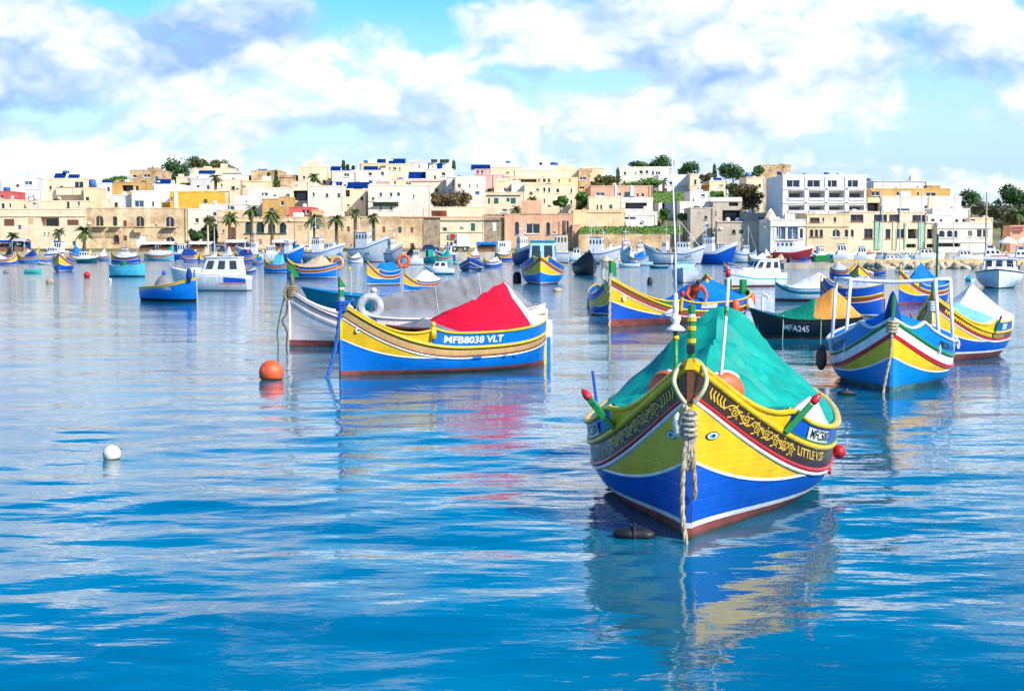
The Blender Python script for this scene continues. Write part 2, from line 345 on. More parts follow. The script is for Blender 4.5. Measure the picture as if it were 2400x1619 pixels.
# ------------------------------------------------------------------ paints
PB = paint('royal_blue', (0.003, 0.085, 0.47)); PBR = paint('bright_blue', (0.0, 0.175, 0.62)); PAZ = paint('azure', (0.0, 0.235, 0.62)); PY = paint('yellow', (0.82, 0.50, 0.006)); PW = paint('white', (0.80, 0.80, 0.78))
PR = paint('red', (0.58, 0.012, 0.02)); PG = paint('green', (0.005, 0.22, 0.045)); PBN = paint('brown', (0.20, 0.062, 0.018)); PDK = paint('dark_wood', (0.045, 0.017, 0.006))
PA = mat('antifouling', (0.25, 0.055, 0.045), 0.7, var=0.25, scale=4)
def scum(m):          # weed and slime just above the waterline
    nt = m.node_tree; N = nt.nodes; L = nt.links; p = N['Principled BSDF']; tc = N['Texture Coordinate']; cr = N['Color Ramp']; sp = N.new('ShaderNodeSeparateXYZ'); L.new(tc.outputs['Object'], sp.inputs[0])
    n = N.new('ShaderNodeTexNoise'); n.inputs['Scale'].default_value = 6; n.inputs['Detail'].default_value = 5; L.new(tc.outputs['Object'], n.inputs['Vector']); a = N.new('ShaderNodeMath'); a.operation = 'MULTIPLY_ADD'; L.new(n.outputs['Fac'], a.inputs[0]); a.inputs[1].default_value = -.10; L.new(sp.outputs[2], a.inputs[2])
    r = N.new('ShaderNodeMapRange'); L.new(a.outputs[0], r.inputs['Value']); r.inputs['From Min'].default_value = .0; r.inputs['From Max'].default_value = -.045; r.inputs['To Max'].default_value = .85
    mx = N.new('ShaderNodeMix'); mx.data_type = 'RGBA'; L.new(r.outputs[0], mx.inputs[0]); L.new(cr.outputs[0], mx.inputs[6]); mx.inputs[7].default_value = (.035, .045, .022, 1); L.new(mx.outputs[2], p.inputs['Base Color'])
scum(PA); PK = paint('black', (0.012, 0.014, 0.016)); PC = paint('cyan', (0.06, 0.42, 0.58)); PT = paint('teal', (0.0, 0.19, 0.26))
PTN = paint('tan', (0.52, 0.32, 0.12)); PPK = paint('pale_pink', (0.88, 0.70, 0.63)); PN = paint('navy', (0.004, 0.028, 0.17)); PO = paint('orange', (0.85, 0.13, 0.02)); PGR = paint('grey', (0.33, 0.34, 0.35))
PCR = paint('cream', (0.75, 0.66, 0.50)); PLT = paint('turquoise', (0.05, 0.45, 0.42)); PMAR = paint('maroon', (0.22, 0.02, 0.025)); PLB = paint('pale_blue', (0.42, 0.66, 0.78))
PGW = paint('grey_white', (0.58, 0.61, 0.63)); GL = glass()
def cloth(name, col, var=0.13): return mat('canvas_' + name, col, 0.75, var=var, scale=2.5, bump=0.35, bscale=7, spec=0.25)
TG = mat('canvas_green', (0.0, 0.33, 0.25), 0.62, var=0.12, scale=3.5, bump=0.6, bscale=5, spec=0.35); TR = cloth('red', (0.66, 0.003, 0.03), 0.06); TGY = mat('canvas_grey', (0.25, 0.26, 0.28), 0.8, var=0.1, scale=1.1, bump=0.35, bscale=7, col2=(0.19, 0.17, 0.155))
TB = cloth('blue', (0.0, 0.17, 0.58)); TW = cloth('white', (0.80, 0.79, 0.76), 0.05); TO = cloth('orange', (0.85, 0.34, 0.06), 0.07); TDG = cloth('deep_green', (0.0, 0.21, 0.13)); TBE = cloth('beige', (0.62, 0.45, 0.27))
TDK = cloth('charcoal', (0.016, 0.024, 0.028), 0.3); TLG = cloth('light_grey', (0.52, 0.53, 0.56)); TNV = cloth('navy', (0.004, 0.04, 0.22)); TLB = cloth('light_blue', (0.22, 0.55, 0.70))
RP = mat('hemp_rope', (0.50, 0.40, 0.25), 0.9, var=0.3, scale=30); RPB = mat('blue_rope', (0.01, 0.10, 0.42), 0.8, var=0.35, scale=25); RPD = mat('weedy_rope', (0.12, 0.10, 0.06), 0.9, var=0.4, scale=20); RPW = mat('white_rope', (0.7, 0.68, 0.62), 0.8, var=0.2, scale=20)
BLK = mat('black_rubber', (0.015, 0.015, 0.018), 0.55, var=0.3, scale=8); STL = mat('galvanised_steel', (0.62, 0.63, 0.65), 0.35, metal=0.6, var=0.1, scale=6)
BUO = mat('orange_plastic', (0.86, 0.12, 0.035), 0.5, var=0.16, scale=8, bump=.2, bscale=14); BUW = mat('white_plastic', (0.74, 0.68, 0.56), 0.5, var=0.16, scale=9, bump=.2, bscale=14)

YO = 28.0        # metres added to the working distances of the shore below
# ================================================================== shore: terrain, quay, breakwater
def th(x, Y):
    Y = Y - YO; base = 1.15 + max(0.0, min(Y, 292) - 208) * 0.105
    return base - max(0.0, Y - 330) * 0.02
rows = []
for i, Y in enumerate([203, 208, 214, 222, 232, 244, 258, 274, 292, 315, 345, 400, 500, 650]):
    Y += YO; rows.append([(x, Y, th(x, Y) + (0.5 * noise.noise(Vector((x * .05, Y * .05, 0))) if Y > 214 + YO else 0)) for x in range(-260, 261, 8)])
o = MB().grid(rows).build('terrain', mat('dry_hill_earth', (.22, .19, .09), .95, var=.3, scale=.12, col2=(.06, .10, .025)), None, True); o['kind'] = 'structure'
CONC = mat('quay_concrete', (.50, .42, .31), .9, var=.22, scale=.8, bump=.3, bscale=3)
o = MB().box(-260, 50, 196 + YO, 204 + YO, -1.5, 1.12).box(50, 260, 181 + YO, 204 + YO, -1.5, 1.10).build('quay', CONC, None); o['kind'] = 'structure'
o = MB().box(at(1838, 620, 150).x, 80, 150, 154, -1, .50).build('breakwater', CONC, None); o['kind'] = 'structure'
BR = o
MB().box(at(1960, 620, 150).x, 80, 151.0, 153.0, .503, .86).build('breakwater_kerb', mat('yellow_kerb', (.62, .47, .22), .9, var=.2, scale=.9), BR)
ROCK = [mat('limestone_boulder_%d' % k, c, .95, var=.25, scale=2, bump=.4, bscale=4) for k, c in enumerate(((.56, .45, .30), (.48, .36, .22), (.62, .53, .40)))]
rk = []
for k in range(5):
    bm = bmesh.new(); bmesh.ops.create_icosphere(bm, subdivisions=2, radius=.5)
    for v in bm.verts: v.co *= 1 + .35 * noise.noise(v.co * 2.2 + Vector((k * 7.0, 0, 0))); v.co.z *= .72
    me = bpy.data.meshes.new('boulder'); bm.to_mesh(me); bm.free(); me.materials.append(ROCK[k % 3]); rk.append(me)
rr = random.Random(5)
for k in range(64):
    px = 2040 + 380 * (k + rr.random()) / 64; s = rr.uniform(.55, 1.15); p = at(px, 628, 149.4 + rr.uniform(-.5, .5))
    o = bpy.data.objects.new('boulder', rk[k % 5]); COL.objects.link(o); o.parent = BR; o.location = (p.x, p.y - (.6 if k % 2 else 0), .05 + (.22 if k % 3 == 0 else 0)); o.scale = (s * 1.2, s, s * .9); o.rotation_euler = (rr.uniform(0, 3), rr.uniform(0, .6), rr.uniform(0, 6))

# ------------------------------------------------------------------ buildings, measured on six enlargements of the photograph
ORI = {1: 0, 2: 400, 3: 800, 4: 1200, 5: 1600, 6: 1980}
def cp(k, x, y): return ORI[k] + x / 4.612, 340 + y / 4.612
SH = {'brown': mat('shutter_brown', (.17, .07, .04), .6), 'green': mat('shutter_green', (.01, .12, .10), .6), 'cream': mat('shutter_cream', (.62, .46, .22), .6), 'red': mat('shutter_red', (.32, .08, .06), .6), 'white': mat('shutter_white', (.75, .74, .70), .6), 'blue': mat('shutter_blue', (.03, .12, .35), .6), 'orange': mat('shutter_orange', (.70, .26, .06), .6)}
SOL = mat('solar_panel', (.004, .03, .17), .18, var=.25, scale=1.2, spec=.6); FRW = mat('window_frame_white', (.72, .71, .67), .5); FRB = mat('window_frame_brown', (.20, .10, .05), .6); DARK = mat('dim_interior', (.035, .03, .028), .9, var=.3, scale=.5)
GLB = glass('sky', (.05, .11, .15)); RAILM = mat('wrought_iron', (.10, .07, .05), .6)
ST = {'cream': stone('cream', (.80, .67, .46), .10), 'pale': stone('pale', (.82, .75, .62), .07), 'white': stone('white', (.80, .78, .74), .06), 'grey': stone('grey', (.66, .64, .61), .08), 'warm': stone('warm', (.76, .57, .35), .13), 'ochre': stone('ochre', (.58, .36, .12)), 'yellow': stone('yellow', (.80, .44, .06), .1), 'pink': stone('pink', (.74, .46, .40), .1), 'rose': stone('rose', (.62, .13, .12), .1),
      'tan': mat('stone_tan', (.62, .44, .25), .9, var=.3, scale=.5, bump=.4, bscale=1.5, spec=.2, col2=(.33, .21, .11)), 'old': mat('stone_old', (.74, .58, .36), .92, var=.25, scale=.33, bump=.5, bscale=1.2, spec=.15, col2=(.46, .30, .16)), 'salmon': stone('salmon', (.66, .38, .26), .12), 'rubble': mat('stone_rubble', (.36, .29, .20), .95, var=.3, scale=1.2, bump=.6, bscale=3, col2=(.20, .16, .11)), 'concrete': stone('concrete', (.55, .48, .38), .13),
      'blush': stone('blush', (.70, .42, .26), .14), 'brightw': stone('brightw', (.86, .87, .88), .04), 'mint': stone('mint', (.35, .58, .40), .08), 'sand': stone('sand', (.80, .62, .37), .10)}
courses(ST['tan']); courses(ST['old']); courses(ST['rubble'], .5, .28)
def bld(k, x0, yt, x1, Y, col, label, ops=(), depth=9.0, base=None, rot=0.0, group='houses of the waterfront town', par=True, name='house', cat='house', roofs=(), k2=None, parc=None):
    Y = Y + YO; sx0, sy = cp(k, x0, yt); sx1, _ = cp(k2 or k, x1, yt)
    A = at(sx0, sy, Y); B = at(sx1, sy, Y); w = B.x - A.x; zt = A.z; zb = base if base is not None else th(0, Y) - 1.2
    if not isinstance(col, str): wallm = col
    else: wallm = ST[col]
    root = empty(name, ((A.x + B.x) / 2, Y, zb), R(rot)); tag(root, label, cat, group)
    H = zt - zb; X0 = -w / 2
    loc = lambda kk, x, y: (lambda p: (p.x - (A.x + B.x) / 2, p.z - zb))(at(*cp(kk, x, y), Y))
    holes = []; todo = []
    for op in ops:
        kd, a, b, c, d = op[:5]; e = op[5] if len(op) > 5 else None; kk = op[6] if len(op) > 6 else k
        (lx, lz1), (hx, lz0) = loc(kk, a, b), loc(kk, c, d)
        if kd in 'wsalgd': lx = max(lx, X0 + .08); hx = min(hx, -X0 - .08); lz1 = min(lz1, H - .08); lz0 = max(lz0, .05)
        if kd in 'wsalgd' and hx - lx > .15 and lz1 - lz0 > .15:
            dp = {'l': 1.3}.get(kd, .22)
            if not any(lx < q[1] and hx > q[0] and lz0 < q[3] and lz1 > q[2] for q in holes): holes.append((lx, hx, lz0, lz1, kd, dp, e))
        else: todo.append((kd, lx, hx, lz0, lz1, e))
    if cat == 'house' and w > 2.6:            # small extra openings on the upper wall, as the old fronts have
        rgw = random.Random(int(x0 * 13 + yt * 5 + k)); m_ = .5
        for q in range(rgw.randint(1, 4)):
            cx_, ww_, hh_ = rgw.uniform(X0 + .6, -X0 - .6), rgw.uniform(.20, .34), rgw.uniform(.5, .75); zc_ = H - rgw.choice([1.35, 1.35, 2.6]) - hh_ * .3
            if zc_ < .6 or any(cx_ - ww_ - m_ < h_[1] and cx_ + ww_ + m_ > h_[0] and zc_ - hh_ - .3 < h_[3] and zc_ + hh_ + .3 > h_[2] for h_ in holes) or any(t_[0] == 'p' and cx_ - ww_ < t_[2] and cx_ + ww_ > t_[1] and zc_ - hh_ < t_[4] and zc_ + hh_ > t_[3] for t_ in todo): continue
            kd_ = rgw.choice('wwsd'); kd_ = 's' if kd_ == 'd' else kd_
            holes.append((cx_ - ww_, cx_ + ww_, zc_ - hh_ * .5, zc_ + hh_ * .5, kd_, .22, rgw.choice([SH['green'], SH['brown'], SH['blue'], SH['white']]) if kd_ == 's' else rgw.choice([None, FRB])))
    mb = MB(); xs = sorted({X0, -X0} | {v for q in holes for v in q[:2]}); zs = sorted({0.0, H} | {v for q in holes for v in q[2:4]})
    for i in range(len(xs) - 1):
        for j in range(len(zs) - 1):
            cx, cz = (xs[i] + xs[i + 1]) / 2, (zs[j] + zs[j + 1]) / 2
            if any(q[0] < cx < q[1] and q[2] < cz < q[3] for q in holes): continue
            mb.add([(xs[i], 0, zs[j]), (xs[i + 1], 0, zs[j]), (xs[i + 1], 0, zs[j + 1]), (xs[i], 0, zs[j + 1])], [(0, 1, 2, 3)])
    rz = H - (.45 if par else 0)
    mb.add([(X0, 0, 0), (-X0, 0, 0), (-X0, depth, 0), (X0, depth, 0), (X0, 0, H), (-X0, 0, H), (-X0, depth, H), (X0, depth, H)], [(1, 2, 6, 5), (2, 3, 7, 6), (3, 0, 4, 7)])
    mb.add([(X0, 0, rz), (-X0, 0, rz), (-X0, depth, rz), (X0, depth, rz)], [(0, 1, 2, 3)])
    for (lx, hx, z0, z1, kd, dp, e) in holes:
        mb.add([(lx, 0, z0), (hx, 0, z0), (hx, 0, z1), (lx, 0, z1), (lx, dp, z0), (hx, dp, z0), (hx, dp, z1), (lx, dp, z1)], [(0, 4, 5, 1), (1, 5, 6, 2), (2, 6, 7, 3), (3, 7, 4, 0)])
        if kd == 'a':
            r = (hx - lx) / 2; rv = min(r, (z1 - z0) * .6); cx = (lx + hx) / 2; n = 8
            arc = [(cx - r * math.cos(math.pi * t / n), -.004, z1 - rv + rv * math.sin(math.pi * t / n)) for t in range(n + 1)]
            for t in range(n // 2): mb.add([(lx, -.004, z1), arc[t], arc[t + 1]], [(0, 1, 2)])
            for t in range(n // 2, n): mb.add([(hx, -.004, z1), arc[t], arc[t + 1]], [(0, 1, 2)])
    mb.build('wall', wallm, root)
    if par:
        pm = MB(); t = .16; q = .05
        pm.box(X0 - q, -X0 + q, -q, t, H - .12, H + .06); pm.box(X0 - q, -X0 + q, depth - t, depth + q, H - .12, H + .06); pm.box(X0 - q, X0 + t, t + .002, depth - t - .002, H - .12, H + .06); pm.box(-X0 - t, -X0 + q, t + .002, depth - t - .002, H - .12, H + .06)
        pm.build('parapet', parc or wallm, root)
    for (lx, hx, z0, z1, kd, dp, e) in holes:
        W_, H_ = hx - lx, z1 - z0; cx = (lx + hx) / 2
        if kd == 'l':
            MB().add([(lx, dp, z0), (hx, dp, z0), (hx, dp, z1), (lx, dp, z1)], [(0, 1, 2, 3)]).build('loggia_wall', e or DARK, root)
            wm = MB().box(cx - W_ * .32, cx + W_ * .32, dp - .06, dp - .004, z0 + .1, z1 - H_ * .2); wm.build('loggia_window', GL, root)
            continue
        if kd == 's':
            m = MB(); m.box(lx + .02, cx - .01, .05, .10, z0 + .02, z1 - .02); m.box(cx + .01, hx - .02, .05, .10, z0 + .02, z1 - .02); m.build('shutter', e or SH['brown'], root); continue
        if kd == 'd':
            m = MB().box(lx + .02, hx - .02, .10, .16, z0 + .02, z1 - .02); m.build('door', e or SH['brown'], root); continue
        f = min(.10, W_ * .12); m = MB(); y0_, y1_ = dp - .10, dp - .03
        for (a, b, c, d) in ((lx, lx + f, z0, z1), (hx - f, hx, z0, z1), (lx + f, hx - f, z0, z0 + f), (lx + f, hx - f, z1 - f, z1)): m.box(a, b, y0_, y1_, c, d)
        if W_ > .9:
            for t in range(1, 1 + max(1, int(W_ / 1.3))):
                xx = lx + W_ * t / (1 + max(1, int(W_ / 1.3))); m.box(xx - f * .4, xx + f * .4, y0_ + .006, y1_, z0 + f, z1 - f)
        m.box(lx - .08, hx + .08, -.10, dp - .12, z0 - .09, z0 - .004)
        wo = m.build('window', [FRW if e is None else e], root)
        MB().add([(lx, dp - .04, z0), (hx, dp - .04, z0), (hx, dp - .04, z1), (lx, dp - .04, z1)], [(0, 1, 2, 3)]).build('pane', GLB if kd == 'g' else GL, wo)
    rgb_ = random.Random(int(x0 * 7 + yt * 3 + k)); rzz = rz
    if par and cat == 'house' and w > 2.5:      # rooftop and wall clutter: tanks, aerials, dishes, air conditioners, downpipes, string course
        for q in range(rgb_.randint(1, 3)):
            xx = rgb_.uniform(X0 + .6, -X0 - .6); yy = rgb_.uniform(.9, depth * .5); kind_ = rgb_.choice('tarmt')
            if kind_ == 't': r_ = rgb_.uniform(.3, .5); MB().lathe([(.001, 0), (r_, 0), (r_, r_ * 1.5), (r_ * .4, r_ * 1.75), (.001, r_ * 1.75)], 10, (xx, yy, rzz)).build('roof_tank', rgb_.choice([SH['white'], SH['blue'], BLK, SH['white']]), root, True)
            elif kind_ == 'a': MB().tube([(xx, yy, rzz), (xx, yy, rzz + rgb_.uniform(1.4, 2.6))], [.03, .015], 5).tube([(xx - .35, yy, rzz + 1.3), (xx + .35, yy, rzz + 1.3)], .012, 4).build('tv_aerial', STL, root)
            elif kind_ == 'r': MB().box(xx - .7, xx + .7, yy, yy + 1.5, rzz, rzz + rgb_.uniform(.9, 1.5)).build('stair_head', rgb_.choice([wallm, ST['pale'], ST['white']]), root)
            else: MB().lathe([(.001, 0), (.28, .08), (.36, .16)], 12, (xx, yy, rzz + .75), 0, 'y').tube([(xx, yy + .1, rzz), (xx, yy + .1, rzz + .75)], .03, 5).build('satellite_dish', SH['white'], root)
        for q in range(rgb_.randint(0, 2)):
            xx = rgb_.uniform(X0 + .5, -X0 - .5); zz_ = rgb_.uniform(H * .45, H * .9)
            if not any(h_[0] - .5 < xx < h_[1] + .5 and h_[2] - .5 < zz_ < h_[3] + .5 for h_ in holes): MB().box(xx - .22, xx + .22, -.26, -.004, zz_, zz_ + .3).build('air_conditioner', FRW, root)
        xx = rgb_.choice([X0 + .12, -X0 - .12]); MB().tube([(xx, -.06, 0), (xx, -.06, H - .15)], .035, 5).build('downpipe', rgb_.choice([SH['white'], RAILM, wallm]), root)
    for (kd, lx, hx, z0, z1, e) in todo:
        if kd == 'b':
            m = MB(); m.box(lx, hx, -.85, -.004, z0, z0 + .14); bo = m.build('balcony', e or wallm, root); m = MB()
            if e is None or e is RAILM:
                for t in range(int((hx - lx) / .22) + 1): xx = lx + .03 + t * .22; m.box(xx - .018, xx + .018, -.83, -.80, z0 + .142, z1)
                m.box(lx, hx, -.85, -.78, z1, z1 + .06); m.box(lx, lx + .05, -.78, -.01, z1, z1 + .06); m.box(hx - .05, hx, -.78, -.01, z1, z1 + .06); m.build('railing', RAILM, bo)
            else: m.box(lx, hx, -.85, -.72, z0 + .142, z1); m.build('balustrade', e, bo)
        elif kd == 'p': MB().box(lx, hx, -.14, -.004, z0, z1).build('facade_band', e or wallm, root)
        elif kd == 'n':
            MB().add([(lx, -.02, z1), (hx, -.02, z1), (hx, -1.1, z0), (lx, -1.1, z0)], [(0, 1, 2, 3)]).build('awning', e or SH['green'], root, solid=.04)
        elif kd == 'o':
            dy = max(1.0, (z1 - z0) * 1.3); o_ = MB().add([(lx, .6, z0), (hx, .6, z0), (hx, .6 + dy, z1), (lx, .6 + dy, z1)], [(0, 1, 2, 3)]).build('solar_panel', SOL, root, solid=.07)
            m = MB()
            for xx in (lx + .1, hx - .1): m.box(xx - .03, xx + .03, .6 + dy - .05, .6 + dy, min(z0, H) - .4, z1 - .08)
            m.build('panel_leg', STL, o_)
        elif kd == 't':
            r = (hx - lx) / 2; MB().lathe([(.001, z0), (r, z0), (r * 1.03, (z0 + z1) / 2), (r, z1 - .1), (r * .5, z1), (.001, z1)], 14, ((lx + hx) / 2, 1.2 + r, 0)).build('water_tank', e or SH['white'], root, True)
        elif kd == 'x': MB().box(lx, hx, .8, .8 + max(2.2, (hx - lx) * .7), z0, z1).build('roof_room', e or wallm, root)
        elif kd == 'i': MB().tube([((lx + hx) / 2, 1.5, z0), ((lx + hx) / 2, 1.5, z1)], [.05, .02], 5).build('roof_aerial', STL, root)
        elif kd == 'h':
            MB().add([(lx, -.02, z0), (hx, -.02, z0), ((lx + hx) / 2, -.02, z1), (lx, .7, z0), (hx, .7, z0), ((lx + hx) / 2, .7, z1)], [(0, 1, 2), (5, 4, 3), (0, 2, 5, 3), (1, 4, 5, 2)]).build('pediment', e or wallm, root)
    return root
BR_, GN, CRm, RD = SH['brown'], SH['green'], SH['cream'], SH['red']; BLm = SH['blue']
# ---- front row, left
bld(1, -40, 690, 930, 212, 'cream', 'long cream waterfront house with brown lattice shutters and a deep balcony', [('s', 42, 800, 155, 875, BR_), ('s', 300, 795, 360, 860, CRm), ('l', 440, 775, 640, 878, ST['sand']), ('s', 725, 808, 850, 868, BR_), ('p', -40, 762, 930, 774), ('d', 580, 1035, 640, 1140, BLm), ('g', 775, 1040, 820, 1095), ('d', 945, 1060, 975, 1140), ('w', 470, 945, 490, 970), ('w', 515, 945, 535, 970)], base=1.0)
bld(1, 930, 680, 1937 + 70, 212, 'old', 'weathered stone waterfront house with arched balcony windows', [('a', 1030, 765, 1120, 880, CRm), ('b', 1010, 940, 1160, 885), ('a', 1210, 770, 1270, 880, CRm), ('b', 1200, 940, 1310, 885), ('s', 1332, 815, 1370, 880, BR_), ('a', 1465, 770, 1560, 905, CRm), ('b', 1460, 945, 1570, 900, CRm), ('w', 1675, 860, 1700, 885), ('a', 1785, 775, 1885, 920), ('b', 1765, 950, 1910, 895), ('a', 1225, 970, 1290, 1060, FRB), ('s', 1332, 980, 1374, 1035, BR_), ('a', 1790, 990, 1890, 1070), ('d', 1470, 975, 1590, 1110, SH['white']), ('p', 930, 880, 1937, 886)], base=1.0)
bld(2, 185, 690, 310, 213, 'pale', 'narrow pale house beside the palm thicket', [('w', 260, 790, 305, 840), ('w', 215, 900, 235, 940)], base=1.0, depth=7)
bld(2, 505, 780, 1500, 212, 'warm', 'long warm stone house with four green arched doors', [('a', 805, 830, 880, 955, GN), ('a', 925, 830, 1010, 948, GN), ('a', 1050, 840, 1130, 948, GN), ('a', 1175, 840, 1250, 952, GN), ('d', 650, 890, 705, 1020, BR_), ('w', 560, 915, 580, 950), ('p', 790, 955, 1260, 962, RAILM), ('p', 505, 820, 1500, 830), ('s', 1370, 870, 1410, 930, CRm), ('d', 955, 1020, 985, 1075, BR_)], base=1.0)
bld(2, 512, 705, 795, 214, 'warm', 'taller warm stone end beside the arched doors', [], depth=6)
bld(2, 1500, 775, 890, 212.5, 'old', 'long plain rubble stone wing with red brown shutters', [('s', 1905, 880, 1937, 935, RD), ('s', 445, 880, 475, 945, RD, 3), ('s', 615, 885, 650, 950, GN, 3), ('s', 748, 888, 778, 950, RD, 3), ('s', 65, 880, 98, 935, RD, 3), ('d', 745, 1060, 785, 1120, BR_, 3)], base=1.0, k2=3)
bld(3, 893, 780, 1066, 212.7, 'rubble', 'brown rubble stone bay between the shuttered wing and the cream house', [], base=1.0, depth=5)
bld(3, 1068, 780, 1540, 213, 'cream', 'cream waterfront house with a green and red sign over an arched door', [('w', 1072, 890, 1080, 935), ('w', 1088, 890, 1142, 935), ('s', 1400, 845, 1445, 930, GN), ('a', 1165, 1045, 1245, 1120), ('s', 1140, 1050, 1158, 1090, BR_), ('s', 1250, 1050, 1270, 1090, BR_), ('p', 1068, 935, 1540, 943), ('h', 1340, 785, 1430, 735)], base=1.0)
bld(3, 935, 775, 1075, 216, 'pale', 'small pale house with a dark window above the rubble bay', [('w', 1010, 890, 1068, 935)], depth=5)
bld(3, 1542, 745, 1762, 213, 'rubble', 'roofless grey brown stone ruin', [('s', 1635, 830, 1680, 930, SH['white'])], base=1.0, par=False, depth=6)
bld(3, 1764, 745, 655, 212.5, 'blush', 'orange stone public building with arched windows and a raised centre', [('a', 1875, 830, 1920, 965, BLm), ('a', 30, 830, 75, 965, BLm, 4), ('w', 150, 850, 300, 960, None, 4), ('a', 370, 835, 410, 970, BLm, 4), ('d', 540, 820, 605, 985, BR_, 4), ('p', 512, 820, 530, 990, None, 4), ('p', 612, 820, 628, 990, None, 4), ('p', 1764, 772, 655, 784, None), ('p', 100, 600, 320, 745, None, 4), ('w', 440, 935, 468, 960, None, 4)], base=1.0, k2=4, name='public_building', cat='building')
bld(4, 660, 705, 1216, 216, 'sand', 'blank yellow retaining wall above the grass strip', [('p', 820, 722, 1190, 730)], base=1.5, depth=6, name='retaining_wall', cat='wall')
bld(4, 655, 860, 735, 211, 'blush', 'low orange stone annex with a narrow dark door', [('d', 660, 930, 676, 985, BR_)], base=1.0, depth=5)
bld(4, 720, 965, 1705, 205.5, 'tan', 'long low tan sea wall behind the trawlers', [], base=.9, depth=1.0, par=False, name='sea_wall', cat='wall')
# ---- second rows, left
bld(1, -30, 590, 165, 222, 'cream', 'small cream parapet house at the picture edge', [('w', 10, 630, 50, 690), ('w', 95, 630, 120, 680)])
bld(1, -30, 500, 100, 232, 'rose', 'red house with a blue water tank at the picture edge', [('t', 0, 450, 75, 500, BLm), ('w', 0, 545, 35, 575)])
bld(1, 25, 345, 395, 242, 'white', 'white house with a big slanting skylight', [('g', 262, 390, 345, 435), ('w', 215, 540, 240, 575), ('x', 25, 300, 135, 345), ('o', 60, 345, 215, 430), ('i', 100, 75, 106, 300)], rot=10)
bld(1, 275, 475, 450, 232, 'grey', 'light grey cube with two white tanks before it', [])
bld(1, 410, 603, 925, 224, 'cream', 'cream roof terrace block over the long waterfront house', [('w', 720, 575, 752, 675, FRB), ('w', 838, 610, 862, 655), ('w', 345, 645, 362, 680), ('t', 330, 535, 390, 600), ('t', 275, 560, 330, 603), ('t', 85, 545, 120, 590)])
bld(1, 490, 362, 910, 234, 'cream', 'tall cream house with solar heaters and projecting balcony bands', [('w', 800, 395, 905, 462), ('b', 625, 540, 790, 465, ST['cream']), ('b', 800, 540, 905, 465, ST['cream']), ('w', 838, 590, 862, 655), ('o', 565, 300, 690, 355), ('o', 715, 312, 840, 360), ('t', 640, 270, 720, 300, SH['blue']), ('i', 624, 90, 630, 300)])
bld(1, 905, 462, 1040, 230, 'sand', 'cream corner block with a blue draped tank', [('w', 918, 560, 965, 630), ('t', 930, 365, 1005, 462, BLm), ('b', 920, 660, 1000, 640)])
bld(1, 1042, 412, 1205, 236, 'grey', 'pale grey house front with a single dark window', [('w', 1155, 455, 1185, 505), ('o', 1100, 378, 1215, 405)], rot=12)
bld(1, 1100, 578, 1215, 226, 'cream', 'small cream rooftop room with a pale blue door', [('d', 1165, 605, 1195, 665, SH['white'])], depth=4)
bld(1, 1197, 402, 1545, 238, 'ochre', 'ochre house with a dark open loggia', [('l', 1320, 435, 1440, 500), ('w', 1460, 440, 1500, 500), ('t', 1310, 370, 1380, 402, SH['white'])])
bld(1, 1200, 540, 1420, 227, 'grey', 'blank light grey wall below the ochre loggia', [], depth=6)
bld(1, 1412, 495, 1690, 226, 'white', 'white house with a wide blue glass window', [('g', 1450, 600, 1555, 675), ('w', 1640, 610, 1665, 668)])
bld(1, 1400, 272, 1740, 270, 'tan', 'tan arched hilltop villa against the sky', [('a', 1430, 322, 1480, 355), ('a', 1550, 315, 1625, 352), ('x', 1580, 242, 1700, 275), ('t', 1620, 225, 1640, 242, BLm)])
bld(1, 1652, 425, 1937, 232, 'white', 'white house with two big blue solar panels', [('o', 1665, 365, 1830, 425), ('o', 1725, 455, 1890, 520), ('w', 1715, 570, 1738, 615), ('p', 1700, 622, 1885, 682, ST['yellow'])])
bld(2, -10, 505, 480, 228, 'yellow', 'bright orange yellow house with a white pillar', [('p', 40, 510, 80, 690, ST['white']), ('w', 0, 560, 20, 610), ('a', 215, 680, 270, 720), ('t', 125, 500, 190, 527, BLm)])
bld(2, 215, 490, 640, 240, 'cream', 'cream house with three tall arches', [('a', 330, 525, 385, 600), ('a', 425, 525, 480, 600), ('a', 515, 525, 570, 600), ('p', 270, 490, 630, 500)])
bld(2, 312, 642, 515, 222, 'white', 'blank white terrace wall over the palm thicket', [], depth=5)
bld(2, 515, 640, 830, 223, 'grey', 'light grey house with two small blue windows', [('g', 615, 655, 635, 705), ('g', 640, 660, 690, 705)])
bld(2, 230, 252, 660, 282, 'cream', 'cream hilltop house below the row of trees', [('x', 530, 200, 590, 252)])
bld(2, 215, 318, 800, 270, 'pale', 'pale house with a long blue solar roof', [('o', 290, 270, 470, 312), ('o', 545, 300, 750, 326), ('w', 655, 355, 720, 375), ('w', 280, 340, 298, 375)])
bld(2, 60, 345, 215, 262, 'cream', 'cream house under the dark green tree', [('w', 180, 360, 205, 380), ('x', 70, 310, 110, 345)])
bld(2, 95, 408, 215, 256, 'ochre', 'small ochre house with a wide dark loggia', [('l', 105, 412, 213, 462)])
bld(2, 205, 362, 440, 254, 'grey', 'pale grey block with one pale window', [('g', 385, 435, 420, 485)])
bld(2, 500, 372, 770, 256, 'cream', 'cream house with one small window near the hill palm', [('w', 540, 420, 560, 460)])
bld(2, 770, 388, 1045, 256, 'sand', 'warm house left of the cypress', [('p', 870, 385, 1040, 395)])
bld(2, 825, 462, 1260, 246, 'pale', 'wide pale house with small paired windows', [('g', 970, 515, 1005, 552), ('g', 1010, 515, 1050, 552), ('x', 1200, 460, 1255, 480)])
bld(2, 700, 552, 985, 232, 'white', 'white house left of the ochre corner house', [('w', 780, 600, 825, 630)])
